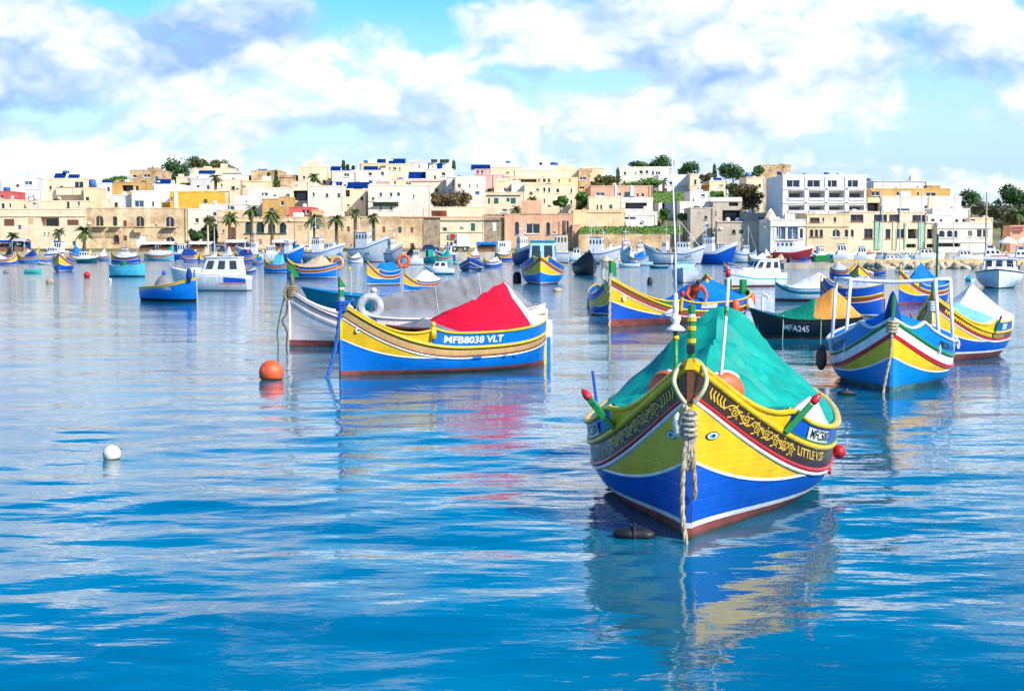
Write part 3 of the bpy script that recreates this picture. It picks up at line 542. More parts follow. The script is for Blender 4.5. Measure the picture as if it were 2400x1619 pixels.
bld(2, 986, 560, 1262, 226, 'ochre', 'ochre corner house with a white roof edge', [('p', 990, 555, 1170, 582, ST['white']), ('w', 1185, 605, 1225, 655), ('w', 1060, 680, 1115, 725)])
bld(2, 870, 275, 1175, 274, 'tan', 'tan stone villa behind the cypresses', [('o', 930, 255, 1030, 274), ('w', 1035, 300, 1060, 330)])
bld(2, 1176, 325, 1350, 268, 'tan', 'tan stone block right of the cypresses', [('w', 1225, 440, 1262, 455), ('p', 1176, 340, 1350, 350)])
bld(2, 1310, 392, 1490, 238, 'cream', 'cream house with a big dark balcony opening', [('l', 1325, 492, 1480, 600), ('w', 1340, 425, 1370, 435)])
bld(2, 1482, 442, 1862, 232, 'pale', 'large blank pale gable with one small window', [('w', 1530, 515, 1556, 556)])
bld(2, 1378, 235, 1710, 268, 'cream', 'cream hilltop house with a tower room and solar panels', [('x', 1460, 172, 1620, 240), ('o', 1420, 247, 1640, 305), ('w', 1425, 335, 1455, 370), ('i', 1540, 140, 1546, 172)])
bld(2, 1278, 672, 1520, 219, 'rose', 'rose red little house with white windows', [('w', 1415, 700, 1452, 748), ('w', 1460, 700, 1500, 748)])
bld(2, 1525, 705, 1620, 217, 'tan', 'small tan tower stump over the waterfront', [], depth=4)
bld(2, 1735, 282, 105, 262, 'pale', 'pale house with a blue solar roof at the middle of the hill', [('g', 1870, 305, 1930, 345), ('o', 1720, 225, 1830, 285), ('o', 0, 260, 100, 285, None, 3), ('g', 22, 305, 95, 345, None, 3)], k2=3)
bld(2, 1862, 480, 265, 236, 'cream', 'cream house with two dark loggias under solar panels', [('l', 1870, 485, 1937, 560), ('l', 25, 485, 245, 560, None, 3), ('o', 1705, 392, 1845, 455), ('o', 55, 395, 295, 465, None, 3), ('w', 1900, 640, 1937, 668), ('w', 55, 640, 108, 670, None, 3)], k2=3)
# ---- middle
bld(3, 150, 275, 500, 268, 'pale', 'pale house with a solar array in the upper middle', [('w', 290, 295, 330, 335), ('w', 425, 290, 460, 330), ('o', 235, 225, 390, 268)])
bld(3, 200, 197, 472, 284, 'sand', 'yellowish house on the skyline under blue panels', [('o', 380, 147, 530, 192), ('t', 235, 160, 285, 190, BLm)])
bld(3, 475, 205, 735, 280, 'cream', 'skyline house with three dark windows and a spiky solar array', [('w', 515, 240, 530, 270), ('w', 555, 240, 595, 270), ('w', 622, 240, 640, 270), ('o', 510, 142, 690, 200)])
bld(3, 700, 188, 930, 290, 'grey', 'grey flat roofed skyline house', [('w', 835, 215, 850, 240), ('x', 790, 150, 850, 190)])
bld(3, 945, 165, 1180, 292, 'white', 'white skyline house with green awnings', [('n', 970, 185, 1040, 160, GN), ('n', 1065, 190, 1165, 160, GN), ('i', 935, 100, 940, 165)])
bld(3, 910, 262, 1210, 270, 'pale', 'pale house above the prickly pears with one dark window', [('w', 1080, 295, 1125, 335), ('o', 720, 285, 925, 358), ('o', 985, 335, 1085, 358), ('o', 1030, 190, 1090, 250)])
bld(3, 370, 395, 545, 254, 'pink', 'low pink roof house in the middle of the hill', [('t', 290, 375, 330, 410, SH['blue'])])
bld(3, 550, 372, 742, 250, 'cream', 'cream stair house with two slit windows', [('w', 568, 392, 590, 425), ('w', 700, 395, 718, 435)])
bld(3, 290, 432, 962, 230, 'pale', 'big cream white house with a green awning', [('w', 408, 515, 440, 558), ('w', 520, 515, 552, 558), ('w', 772, 535, 790, 572), ('w', 325, 565, 358, 600), ('n', 345, 660, 620, 620, GN), ('w', 410, 662, 440, 702), ('w', 520, 660, 555, 708), ('p', 290, 600, 360, 606)])
bld(3, 742, 392, 1135, 248, 'cream', 'cream house with a pink roof edge', [('p', 742, 378, 1130, 394, ST['pink']), ('w', 1095, 488, 1112, 528)])
bld(3, 1222, 342, 1552, 240, 'pale', 'tall blank cream house right of the prickly pears', [('w', 1380, 420, 1395, 455), ('w', 1460, 425, 1474, 460), ('t', 1400, 500, 1420, 520)])
bld(3, 1135, 345, 1222, 246, 'grey', 'narrow greyish house with a dark slot window', [('w', 1200, 368, 1216, 452)])
bld(3, 1440, 262, 1612, 262, 'pink', 'pink house under a large blue solar roof', [('w', 1462, 275, 1485, 312), ('w', 1508, 275, 1532, 312), ('w', 1598, 275, 1610, 312), ('o', 1400, 207, 1610, 264)])
bld(3, 1532, 322, 1758, 250, 'pink', 'pale pink blank house below the blue solar roof', [('p', 1640, 322, 1655, 490)])
bld(3, 1612, 240, 1937, 266, 'cream', 'cream skyline house with a white roof tank room', [('x', 1740, 192, 1860, 242, ST['white']), ('t', 1775, 165, 1830, 192, BLm), ('w', 1780, 290, 1810, 310), ('p', 1760, 335, 1937, 345)])
bld(3, 1652, 385, 1937, 240, 'cream', 'cream terrace house with two small windows side by side', [('w', 1755, 465, 1780, 495), ('w', 1805, 470, 1845, 495)])
bld(3, 1552, 512, 135, 226, 'cream', 'cream house with a long overhanging roof and green shutters', [('s', 1585, 572, 1606, 635, GN), ('s', 1650, 572, 1698, 635, GN), ('s', 1785, 572, 1820, 612, GN), ('s', 1830, 572, 1885, 635, GN), ('p', 1570, 540, 1937, 550, GN), ('w', 1735, 692, 1790, 722), ('s', 0, 570, 35, 630, GN, 4)], k2=4)
bld(3, 975, 672, 1552, 219, 'cream', 'low cream garden wall below the prickly pears', [('n', 975, 775, 1140, 712, RD)], depth=3, name='garden_wall', cat='wall')
# ---- centre right
bld(4, 20, 272, 722, 252, 'cream', 'broad cream house with a rooftop room and blue tank', [('x', 500, 207, 692, 275), ('w', 715, 345, 722, 380), ('t', 415, 180, 500, 210, BLm), ('i', 602, 95, 608, 207), ('o', 295, 182, 330, 212)])
bld(4, -20, 352, 715, 244, 'sand', 'sandy house with a row of square dark windows', [('w', 282, 370, 300, 398), ('w', 330, 365, 365, 405), ('w', 385, 365, 415, 405), ('w', 500, 370, 520, 400), ('s', 612, 365, 635, 402, SH['orange']), ('l', 70, 370, 265, 402)])
bld(4, 130, 425, 692, 234, 'cream', 'cream house with small arched windows and a garden', [('a', 258, 470, 293, 500), ('a', 335, 460, 362, 510), ('a', 388, 460, 413, 512), ('a', 475, 470, 512, 516), ('a', 632, 470, 650, 518), ('w', 630, 595, 650, 640), ('w', 340, 580, 357, 630, SH['white'])])
bld(4, -5, 412, 132, 236, 'pale', 'pale terrace left of the arched windows', [('w', 0, 475, 8, 500)])
bld(4, 722, 268, 835, 250, 'tan', 'tan house with a long dark window', [('w', 722, 345, 800, 380), ('l', 728, 450, 780, 470)])
bld(4, 752, 248, 985, 262, 'sand', 'sandy house right of the tan one with the long window', [('p', 752, 255, 870, 290, ST['tan'])])
bld(4, 1160, 238, 1715, 270, 'pale', 'cream white hill house with five windows below dark trees', [('w', 1205, 290, 1235, 325), ('w', 1330, 290, 1345, 312), ('w', 1375, 275, 1415, 315), ('w', 1440, 275, 1475, 310), ('w', 1510, 280, 1535, 325), ('w', 1550, 285, 1605, 325)])
bld(4, 850, 442, 1520, 234, 'salmon', 'salmon flats with white pilasters and a green awning', [('p', 1112, 440, 1135, 558, ST['white']), ('p', 1280, 440, 1310, 565, ST['white']), ('g', 905, 512, 1000, 552), ('w', 1120, 515, 1180, 555), ('n', 1212, 556, 1272, 512, GN), ('w', 1345, 522, 1370, 562), ('w', 1395, 522, 1428, 562), ('p', 1485, 440, 1500, 600, ST['tan'])])
bld(4, 830, 562, 1190, 224, 'cream', 'cream cube with two narrow dark windows', [('w', 912, 648, 932, 705), ('w', 952, 648, 975, 700)])
bld(4, 1190, 572, 1522, 226, 'white', 'white house with a wide open veranda', [('l', 1225, 625, 1460, 690), ('p', 1190, 572, 1470, 620, ST['white']), ('b', 1190, 720, 1520, 690, ST['grey'])])
bld(4, 1222, 722, 1572, 220, 'pale', 'white garage block with a grey roller door', [('d', 1240, 757, 1545, 862, ST['grey'])])
bld(4, 1580, 322, 1935, 262, 'brightw', 'plain white house with a grey garage on the slope', [('d', 1785, 440, 1920, 500, ST['grey'])])
bld(5, 80, 312, 172, 258, 'cream', 'narrow cream house end beside the plain white house', [('w', 122, 375, 148, 430)])
bld(5, 288, 385, 480, 250, 'cream', 'cream house with an orange awning before the trees', [('w', 390, 430, 440, 450), ('n', 195, 480, 285, 432, SH['orange']), ('o', 340, 350, 430, 385)])
bld(5, 690, 348, 885, 250, 'cream', 'cream house below the castle with blue tanks', [('t', 690, 295, 745, 348, BLm), ('t', 750, 330, 770, 350, BLm)])
bld(5, 845, 215, 1168, 290, 'tan', 'square tan stone castle on the hilltop', [('w', 945, 240, 955, 258), ('w', 1018, 235, 1030, 255), ('w', 1085, 238, 1096, 256), ('x', 1060, 200, 1110, 218)], name='castle', cat='castle')
bld(5, 80, 505, 290, 226, 'white', 'white house with three small openings above the concrete block', [('w', 200, 530, 240, 560), ('w', 232, 640, 250, 668), ('s', 108, 580, 124, 612, RD)])
bld(5, -30, 612, 92, 222, 'pale', 'blank pale wall left of the concrete block', [], depth=4)
bld(5, 85, 678, 322, 212, 'concrete', 'grey concrete block with one small high window', [('w', 155, 725, 195, 740)], base=1.0)
bld(5, 320, 605, 642, 213, 'concrete', 'unfinished concrete house with open floors', [('l', 430, 705, 625, 822), ('p', 300, 565, 640, 612, ST['pale']), ('w', 350, 718, 368, 740), ('w', 350, 746, 368, 770), ('l', 500, 622, 600, 660)], base=1.0)
bld(5, 640, 735, 937, 213, 'concrete', 'blank brown grey wall left of the rock crowned cafe', [('w', 815, 768, 880, 812, ST['grey'])], base=1.0, depth=5)
bld(5, 372, 828, 936, 209, 'concrete', 'long low concrete wall along the quay', [('p', 372, 828, 936, 838)], base=.9, depth=2)
# ---- right
WHT = []
for (yy0, yy1, cells) in ((378, 460, ((1120, 1265), (1340, 1485), (1550, 1668), (1770, 1898))), ):
    for a, b in cells: WHT.append(('w', a, yy0, b, yy1))
for (yy0, yy1) in ((497, 607), (652, 742)):
    for a, b in ((1140, 1310), (1362, 1530), (1577, 1742), (1795, 1962)): WHT += [('l', a, yy0, b, yy1, ST['white']), ('p', a, yy1 - 38, b, yy1 - 4, ST['grey'])]
WHT += [('p', 1085, 470, 1985, 484, ST['white']), ('p', 1085, 620, 1985, 634, ST['white']), ('t', 1548, 290, 1610, 325, BLm), ('t', 1320, 300, 1350, 322, SH['blue']), ('t', 1690, 292, 1755, 325), ('t', 1120, 292, 1180, 322), ('o', 1035, 283, 1080, 318)]
for xx in (1320, 1540, 1755): WHT.append(('p', xx, 345, xx + 22, 745, ST['brightw']))
bld(5, 1085, 325, 1987, 204, 'brightw', 'white four storey apartment block with rows of balconies', WHT, depth=15, name='apartment_block', cat='apartment block', base=1.0)
bld(5, 937, 805, 1332, 192, 'pale', 'white waterfront cafe with tall glazing below stacked rocks', [('g', 1010, 880, 1112, 1025), ('g', 1128, 880, 1245, 1025), ('s', 950, 905, 985, 1020, SH['white']), ('p', 937, 870, 1332, 878), ('w', 1265, 905, 1300, 1010)], base=1.0)
bld(5, 1334, 742, 1802, 192, 'sand', 'cream waterfront house with two round arches', [('w', 1375, 785, 1480, 836, FRB), ('w', 1510, 785, 1530, 830), ('w', 1630, 780, 1660, 836), ('w', 1375, 915, 1410, 992, FRB), ('w', 1430, 915, 1462, 992, FRB), ('w', 1480, 915, 1515, 992, FRB), ('a', 1615, 912, 1702, 997), ('a', 1750, 912, 1790, 997), ('p', 1334, 862, 1802, 884), ('w', 1245, 780, 1298, 805)], base=1.0)
bld(5, 1802, 722, 880, 192.5, 'cream', 'cream waterfront row with a top floor of wide dark windows', [('w', 62, 752, 200, 826, FRB, 6), ('w', 315, 752, 455, 826, FRB, 6), ('w', 480, 752, 590, 826, FRB, 6), ('w', 730, 757, 865, 828, FRB, 6), ('a', 1815, 912, 1850, 997), ('a', 5, 912, 95, 992, None, 6), ('w', 210, 905, 300, 1012, FRB, 6), ('p', 325, 832, 385, 1130, ST['mint'], 6), ('w', 440, 908, 492, 1012, FRB, 6), ('p', 520, 832, 540, 1130, None, 6), ('p', 545, 905, 560, 1130, ST['mint'], 6), ('w', 562, 908, 640, 1002, FRB, 6), ('p', 645, 840, 660, 1130, ST['mint'], 6), ('l', 682, 908, 786, 1012, None, 6), ('p', 800, 838, 852, 1130, ST['mint'], 6), ('p', 1802, 828, 880, 836, None), ('p', 1802, 882, 880, 892, None), ('l', 665, 1068, 772, 1110, None, 6)], base=1.0, k2=6)
bld(6, 880, 835, 995, 192.5, 'cream', 'narrow cream bay with a balcony beside the white arches', [('l', 890, 908, 962, 1012), ('p', 880, 838, 995, 846), ('l', 885, 1068, 965, 1110)], base=1.0)
bld(6, 996, 838, 1592, 192, 'pale', 'cream white waterfront house with three arched white windows', [('a', 1015, 922, 1080, 1002), ('a', 1100, 922, 1165, 1002), ('a', 1182, 922, 1218, 1002), ('w', 1330, 925, 1376, 990), ('w', 1425, 910, 1480, 1000), ('w', 1490, 910, 1545, 1000), ('p', 996, 892, 1592, 902), ('p', 996, 1045, 1592, 1055), ('l', 1010, 1062, 1250, 1100)], base=1.0)
bld(6, 312, 392, 882, 226, 'white', 'white flat roof storey on top of the ochre house', [('p', 312, 388, 882, 396), ('w', 770, 448, 800, 462), ('t', 240, 355, 310, 385, BLm)])
bld(6, 270, 472, 1140, 214, 'ochre', 'ochre yellow top house with square windows', [('w', 280, 500, 380, 552), ('w', 555, 505, 600, 550), ('w', 670, 508, 705, 548), ('w', 780, 508, 802, 548), ('w', 875, 512, 985, 557), ('x', 905, 432, 1050, 472)])
bld(6, 235, 562, 392, 206, 'sand', 'sandy balcony corner beside the apartment block', [('l', 245, 625, 375, 715), ('b', 235, 625, 392, 565, ST['sand'])])
bld(6, 393, 556, 1260, 205, 'pale', 'blank cream white block below the ochre house', [('w', 860, 652, 893, 690), ('w', 940, 650, 962, 690), ('g', 515, 685, 700, 718), ('p', 905, 556, 960, 720, ST['sand'])])
bld(6, 1002, 692, 1352, 199, 'pale', 'pale house with small windows over the arched white ones', [('w', 1270, 798, 1300, 830), ('w', 1190, 800, 1230, 838)])
bld(6, 885, 752, 1150, 196, 'grey', 'small grey roof house with two windows among the cream ones', [('w', 930, 795, 972, 832), ('w', 1025, 800, 1055, 832)], depth=5)
bld(6, 1352, 790, 1600, 197, 'sand', 'cream roof terrace at the end of the waterfront row', [('w', 1360, 795, 1410, 835)])
bld(6, 1790, 872, 2010, 196, 'salmon', 'low salmon wall with a red pattern at the right edge', [('p', 1800, 885, 1930, 900, RD), ('p', 1800, 915, 1930, 928, RD), ('p', 1820, 940, 1900, 952, RD)], base=1.0, depth=3, name='patterned_wall', cat='wall')
# sign over the arched door
q0, q1 = at(*cp(3, 1155, 962), 212.8 + YO), at(*cp(3, 1255, 1012), 212.8 + YO)
o = MB().box(q0.x, q1.x, 212.75 + YO, 212.9 + YO, q1.z, q0.z).build('shop_sign', paint('sign_green', (.08, .42, .36)), None); tag(o, 'green shop sign with a red oval over the arched door', 'sign'); cx_, cz_ = (q0.x + q1.x) / 2, (q0.z + q1.z) / 2
MB().lathe([(.001, -.03), (.42, -.03), (.42, 0), (.001, 0)], 16, (cx_, 212.74 + YO, cz_), 0, 'y').build('red_oval', PR, o)
# stacked rocks on the cafe roof
RKM = mat('white_limestone', (.72, .60, .45), .95, var=.2, scale=1, bump=.5, bscale=2)
for nm, lab, x0_, x1_, yt_ in (('rock_sculpture', 'pale pointed rock pile on the cafe roof', 880, 1060, 650), ('rock_sculpture', 'pale rounded rock pile right of the pointed one', 1065, 1230, 695)):
    a, b, c = at(*cp(5, x0_, 808), 194 + YO), at(*cp(5, x1_, 808), 194 + YO), at(*cp(5, (x0_ + x1_) / 2, yt_), 194 + YO); w_ = (b.x - a.x) / 2; hh = c.z - a.z; rows = []
    for i in range(9):
        t = i / 8; row = []
        for j in range(14):
            an = 2 * math.pi * j / 14; rr_ = w_ * (1 - t) ** .8 * (1 + .45 * noise.noise(Vector((math.cos(an) * 1.7, math.sin(an) * 1.7, t * 4 + x0_)))) + .02
            row.append((rr_ * math.cos(an), rr_ * .6 * math.sin(an), hh * t))
        rows.append(row)
    o = MB().grid(rows, 0, True).build(nm, RKM, None); o.location = ((a.x + b.x) / 2, 195.6 + YO, a.z - .4); tag(o, lab, 'rock pile')

# ------------------------------------------------------------------ vegetation
def leafm(name, col, col2): return mat('leaf_' + name, col, .75, var=.25, scale=.9, col2=col2, spec=.2)
LF = {'dark': leafm('dark', (.075, .15, .045), (.02, .065, .025)), 'olive': leafm('olive', (.11, .12, .035), (.05, .065, .02)), 'green': leafm('green', (.08, .19, .03), (.03, .09, .02)), 'brown': leafm('brown', (.15, .11, .05), (.07, .05, .025)), 'grey': leafm('grey', (.12, .13, .07), (.06, .065, .04)), 'palm': leafm('palm', (.09, .13, .035), (.035, .065, .02))}
BARK = mat('bark', (.13, .09, .055), .95, var=.3, scale=3)
def tree(label, k, x0, yt, x1, yb, Y, lf='dark', n=900, lumps=9, seed=0, name='tree', trunk=True, size=.36, shape='round', cat='tree', group='trees of the town'):
    Y = Y + YO; rg = random.Random(seed * 31 + int(x0)); A = at(*cp(k, x0, yt), Y); B = at(*cp(k, x1, yb), Y); w = abs(B.x - A.x); hh = A.z - B.z; cx = (A.x + B.x) / 2; gz = min(th(cx, Y) + .1, B.z) if Y > 205 + YO else min(1.1, B.z)
    root = empty(name, (cx, Y, gz)); tag(root, label, cat, group); z0 = B.z - gz
    mb = MB(); cs = []
    for i in range(lumps):
        if shape == 'spire': t = (i + .5) / lumps; cs.append((0, 0, z0 + hh * t, w * .5 * (1 - t) ** .75 + .15, hh / lumps * .9))
        else:
            r = w * rg.uniform(.18, .31); ex = max(0.01, w / 2 - r * .7); x = rg.uniform(-1, 1) * ex; top = math.sqrt(max(0, 1 - (x / (w / 2)) ** 2)); cs.append((x, rg.uniform(-.4, .4) * w, z0 + hh * (.08 + rg.uniform(0, .72) * top), r, min(r * .85, hh * .4)))
    for i in range(n):
        c = cs[i % lumps]; d = Vector((rg.gauss(0, 1), rg.gauss(0, 1), rg.gauss(0, 1))).normalized(); rad = rg.uniform(.55, 1.08)
        p = Vector((c[0] + d.x * c[3] * rad, c[1] + d.y * c[3] * rad, c[2] + d.z * c[4] * rad))
        s = size * rg.uniform(.5, 1.2); u = Vector((rg.gauss(0, 1), rg.gauss(0, 1), rg.gauss(0, .6))).normalized(); v = u.cross(d + Vector((.01, .02, .03)))
        if v.length < .05: continue
        v.normalize(); mb.add([p - u * s, p - v * s * .45, p + u * s, p + v * s * .45], [(0, 1, 2, 3)])
    mb.build('crown', LF[lf], root)
    m = MB(); m.tube([(0, 0, -.3), (w * .02, 0, z0 * .6 + hh * .1), (0, 0, z0 + hh * .45)], [max(.1, w * .045), max(.08, w * .035), .05], 7)
    for c in cs[:5]: m.tube([(0, 0, max(0.1, z0 + hh * .1)), (c[0] * .5, c[1] * .5, (c[2] + z0) * .5 + hh * .05), (c[0], c[1], c[2])], [.10, .07, .03], 5)
    m.build('trunk', BARK, root)
    return root
def palm(label, px, ycr, Y, spread=17, seed=0, nf=30, ybase=None, thick=.26, k='trunk'):
    Y = Y + YO; rg = random.Random(seed + int(px)); C = at(px, ycr, Y); gz = (th(0, Y) if Y > 205 + YO else 1.1) if ybase is None else at(px, ybase, Y).z
    root = empty('palm_tree', (C.x, Y, gz)); tag(root, label, 'palm tree', 'palms of the waterfront'); H = C.z - gz; r = spread * 1.3 / FPX * Y
    m = MB(); m.tube([(0, 0, -.2), (.08 * math.sin(px), 0, H * .5), (0, 0, H)], [thick * 1.2, thick * .85, thick * 1.05], 8); m.build('trunk', BARK, root)
    mb = MB()
    for i in range(nf):
        a = 2 * math.pi * (i + rg.random() * .6) / nf; el = rg.uniform(-.35, 1.25); L = r * rg.uniform(.8, 1.15); pts = []
        for j in range(7):
            t = j / 6; out = L * t * math.cos(el * (1 - t * .3)); pts.append(Vector((out * math.cos(a), out * math.sin(a), H + L * (math.sin(el) * t - .62 * t * t * (1.15 - .3 * el)))))
        sd = Vector((-math.sin(a), math.cos(a), 0))
        for j in range(6):
            p, q = pts[j], pts[j + 1]; wv = r * .16 * math.sin(math.pi * (j + .8) / 7) + .03
            for sg in (1, -1): mb.add([p, q, q + sd * sg * wv * .9 + Vector((0, 0, -wv * .5)), p + sd * sg * wv * .7 + Vector((0, 0, -wv * .4))], [(0, 1, 2, 3)])
    mb.build('crown', LF['palm'], root)
    return root
for i, (k, x, y, sp, lab) in enumerate(((2, 875, 690, 17, 'tallest palm, between the arched green doors'), (2, 640, 765, 18, 'thick palm left of the arched green doors'), (2, 1090, 752, 19, 'palm right of the tallest palm'), (2, 1550, 790, 20, 'palm below the rose red house'), (2, 1790, 800, 18, 'palm right of the rose red house'), (3, 150, 725, 13, 'slender palm left of the white trawler bridge'), (3, 345, 775, 14, 'slender palm before the rubble wing'))):
    px, py = cp(k, x, y); palm(lab, px, py, 207, sp, i)
for i, (x, y, sp, lab) in enumerate(((150, 985, 16, 'low palm over the market stalls at the far left'), (640, 935, 14, 'low palm before the long cream house'), (905, 935, 21, 'broad low palm at the corner of the weathered stone house'))):
    px, py = cp(1, x, y); palm(lab, px, py, 207, sp, 20 + i)
palm('palm in the garden of the arched cream house', *cp(4, 222, 580), 222, 12, 31); palm('small palm on the slope by the plain white house', *cp(4, 1640, 385), 250, 11, 32, 16)
palm('palm among the hill houses right of the dark tree', *cp(2, 485, 350), 246, 14, 33); palm('bushy palm on the terrace with green shutters', *cp(3, 1890, 690), 220, 14, 34); palm('palm at the right edge among the scrub', *cp(6, 1880, 715), 203, 20, 35); palm('spreading palm on the upper hill roof', *cp(2, 1550, 345), 256, 15, 36)
TL = [('big dark hilltop tree above the white solar roofs', 1, 1745, 110, 2040, 385, 285, 'dark', 1500, 12), ('light feathery tree on the hilltop', 2, 190, 120, 420, 280, 290, 'olive', 900, 10), ('low thinning hilltop tree right of the feathery one', 2, 400, 165, 720, 285, 292, 'olive', 900, 12),
      ('far hilltop scrub behind the pale grey house', 1, 1040, 335, 1400, 410, 288, 'green', 700, 10), ('palm thicket tree between the narrow pale house and the warm stone one', 2, 300, 730, 515, 1020, 209, 'olive', 1500, 10), ('dark bush at the foot of the palm thicket', 2, 205, 870, 345, 1030, 208, 'dark', 700, 7),
      ('left prickly pear clump above the garden wall', 3, 960, 485, 1125, 665, 221, 'brown', 800, 9), ('right prickly pear clump above the garden wall', 3, 1128, 478, 1410, 668, 221, 'brown', 1100, 12),
      ('round green bush in the garden of the arched house', 4, 440, 552, 600, 665, 226, 'green', 800, 8), ('green ivy slope right of the arched house', 4, 690, 490, 825, 690, 231, 'green', 1000, 9), ('olive trees behind the salmon flats', 4, 850, 340, 1160, 450, 248, 'olive', 900, 10), ('green hedge trees below the cream white hill house', 4, 1170, 350, 1590, 480, 254, 'green', 1200, 12),
      ('dark pine left of the antenna on the hilltop', 4, 1265, 170, 1480, 245, 284, 'dark', 800, 8), ('spreading dark hilltop tree behind the antenna', 4, 1470, 108, 1735, 300, 286, 'dark', 1300, 12), ('dark round tree right of the antenna', 4, 1795, 190, 2050, 320, 284, 'dark', 1000, 9), ('hilltop tree left of the castle', 5, 380, 212, 705, 350, 284, 'dark', 1300, 11), ('dark tree just below the castle', 5, 735, 230, 900, 345, 282, 'dark', 800, 8), ('brown leafless bush by the narrow cream house', 5, 195, 280, 345, 425, 262, 'brown', 700, 8),
      ('dense olive brown tree left of the apartment block', 5, 430, 395, 650, 600, 226, 'olive', 1100, 10), ('large dark tree touching the apartment block', 5, 560, 385, 875, 730, 222, 'brown', 1600, 12), ('green bushes on the slope under the plain white house', 5, 0, 740, 75, 800, 217, 'green', 300, 4), ('dark shrub by the terrace wall', 4, 1570, 690, 1700, 790, 222, 'green', 500, 6), ('dark bank of shrubs below the pale wall', 4, 1780, 740, 1935, 800, 220, 'green', 500, 6),
      ('slim umbrella tree right of the cream white block', 6, 1240, 482, 1490, 690, 228, 'dark', 800, 9), ('tall pine at the right edge', 6, 1670, 430, 1990, 640, 232, 'dark', 1500, 12), ('grey green scrub on the right hillside', 6, 1350, 600, 1600, 800, 214, 'grey', 1000, 10), ('grey brown scrub before the tall pine', 6, 1560, 620, 1830, 870, 212, 'grey', 1300, 12), ('olive scrub behind the salmon wall', 6, 1760, 640, 1990, 880, 206, 'olive', 1200, 10)]
for i, t in enumerate(TL): tree(*t, seed=i)
for i, (k, x, yt, yb, Y, w) in enumerate(((2, 1140, 280, 450, 262, 50), (2, 1060, 300, 450, 263, 42), (3, 22, 170, 260, 284, 22), (3, 68, 215, 260, 284, 18), (3, 128, 228, 262, 284, 22), (3, 1215, 170, 265, 286, 26), (4, 1145, 265, 400, 262, 28), (5, 345, 212, 350, 280, 42), (2, 1870, 170, 262, 286, 24))):
    tree(['taller cypress behind the ochre house', 'shorter cypress behind the ochre house', 'thin cypress left of the skyline houses', 'tiny middle cypress on the skyline', 'tiny right cypress on the skyline', 'lone cypress right of the green awnings', 'dark cypress left of the cream white hill house', 'dark conifer left of the castle trees', 'cypress left of the solar skyline'][i], k, x - w / 2, yt, x + w / 2, yb, Y, 'dark', 420, 9, seed=60 + i, name='cypress_tree', shape='spire', size=.25, cat='cypress')
# grass on the terraces
GR = mat('terrace_grass', (.13, .24, .03), .9, var=.3, scale=.6, bump=.6, bscale=5, col2=(.14, .12, .04))
def grass(k, x0, y0, x1, y1, Y0, Y1, nm):
    rows = []; Y0 += YO; Y1 += YO
    for j in range(9):
        t = j / 8; Y = Y0 + (Y1 - Y0) * t; row = []
        for i in range(33):
            p = at(*cp(k, x0 + (x1 - x0) * i / 32, y1 + (y0 - y1) * t), Y); row.append((p.x, p.y, p.z + .25 * noise.noise(Vector((i * .7, j * .9, x0)))))
        rows.append(row)
    o = MB().grid(rows).build('grass', GR, None, True); tag(o, nm, 'grass', None, 'stuff')
    rg = random.Random(x0); mb = MB()
    for i in range(420):
        t = rg.random(); p = at(*cp(k, x0 + (x1 - x0) * rg.random(), y1 + (y0 - y1) * t), Y0 + (Y1 - Y0) * t); s = rg.uniform(.08, .26)
        a = rg.uniform(0, 3.14); mb.add([(p.x - s * math.cos(a), p.y - s * math.sin(a), p.z - .1), (p.x + s * math.cos(a), p.y + s * math.sin(a), p.z - .1), (p.x + rg.uniform(-.1, .1), p.y, p.z + s * 1.3)], [(0, 1, 2)])
    mb.build('tufts', LF['green'], o)['kind'] = 'stuff'
grass(4, 1520, 500, 1925, 625, 238, 252, 'bright green grass on the slope below the plain white house'); grass(4, 730, 885, 1420, 962, 206.8, 213, 'green grass strip above the low tan sea wall'); grass(4, 1420, 880, 1840, 965, 206.8, 212, 'weedy grass strip below the white garage block'); grass(5, 285, 510, 440, 565, 226, 232, 'small grass patch by the white house over the concrete block')
# ------------------------------------------------------------------ quay life: stalls, awnings, truck, parasols, lamps
def stall(label, px0, px1, ytop, ybot, Y, canopy, n=3):
    Y = Y + YO; a, b = at(px0, ytop, Y), at(px1, ybot, Y); root = empty('market_stall', ((a.x + b.x) / 2, Y, 1.12)); tag(root, label, 'market stall', 'market stalls on the quay'); w = (b.x - a.x) / 2; H = a.z - 1.12
    MB().add([(-w, -1.5, H - .35), (w, -1.5, H - .35), (w, 0, H), (-w, 0, H), (w, 1.6, H - .3), (-w, 1.6, H - .3)], [(0, 1, 2, 3), (3, 2, 4, 5)]).build('canopy', canopy, root, solid=.05)
    for sx in (-w + .1, w - .1):
        for sy in (-1.4, 1.5): MB().box(sx - .04, sx + .04, sy - .04, sy + .04, 0, H - .36).build('post', STL, root)
    MB().box(-w + .2, w - .2, -.9, -.1, .0, .75).build('counter', FRB, root); MB().box(-w + .05, w - .05, 1.35, 1.42, 0, H - .45).build('back_cloth', TNV, root)
    rg = random.Random(int(px0))
    for i in range(n * 2):
        x = -w + .4 + (2 * w - .8) * (i + .5) / (n * 2); hh_ = rg.uniform(.15, .5); MB().box(x - .22, x + .22, -.8, -.3, .753, .753 + hh_).build('goods', rg.choice([PR, PY, PB, PW, PLT, PO, PBN]), root)
stall('market stall with a violet blue canopy at the far left', -6, 33, 563, 575, 201, TNV); stall('market stall under a white tilted canopy right of the violet one', 34, 66, 559, 575, 201, TLG); stall('long market stall with a pale awning before the weathered house', 326, 372, 566, 580, 201, TW, 5); stall('second pale awning stall right of the long one', 374, 412, 566, 580, 201, TW, 4); stall('striped pale stall by the palm thicket', 446, 500, 566, 582, 201, TW, 5); stall('market stall with a blue canopy beside the white container', 1117, 1166, 567, 585, 201, TB, 4)
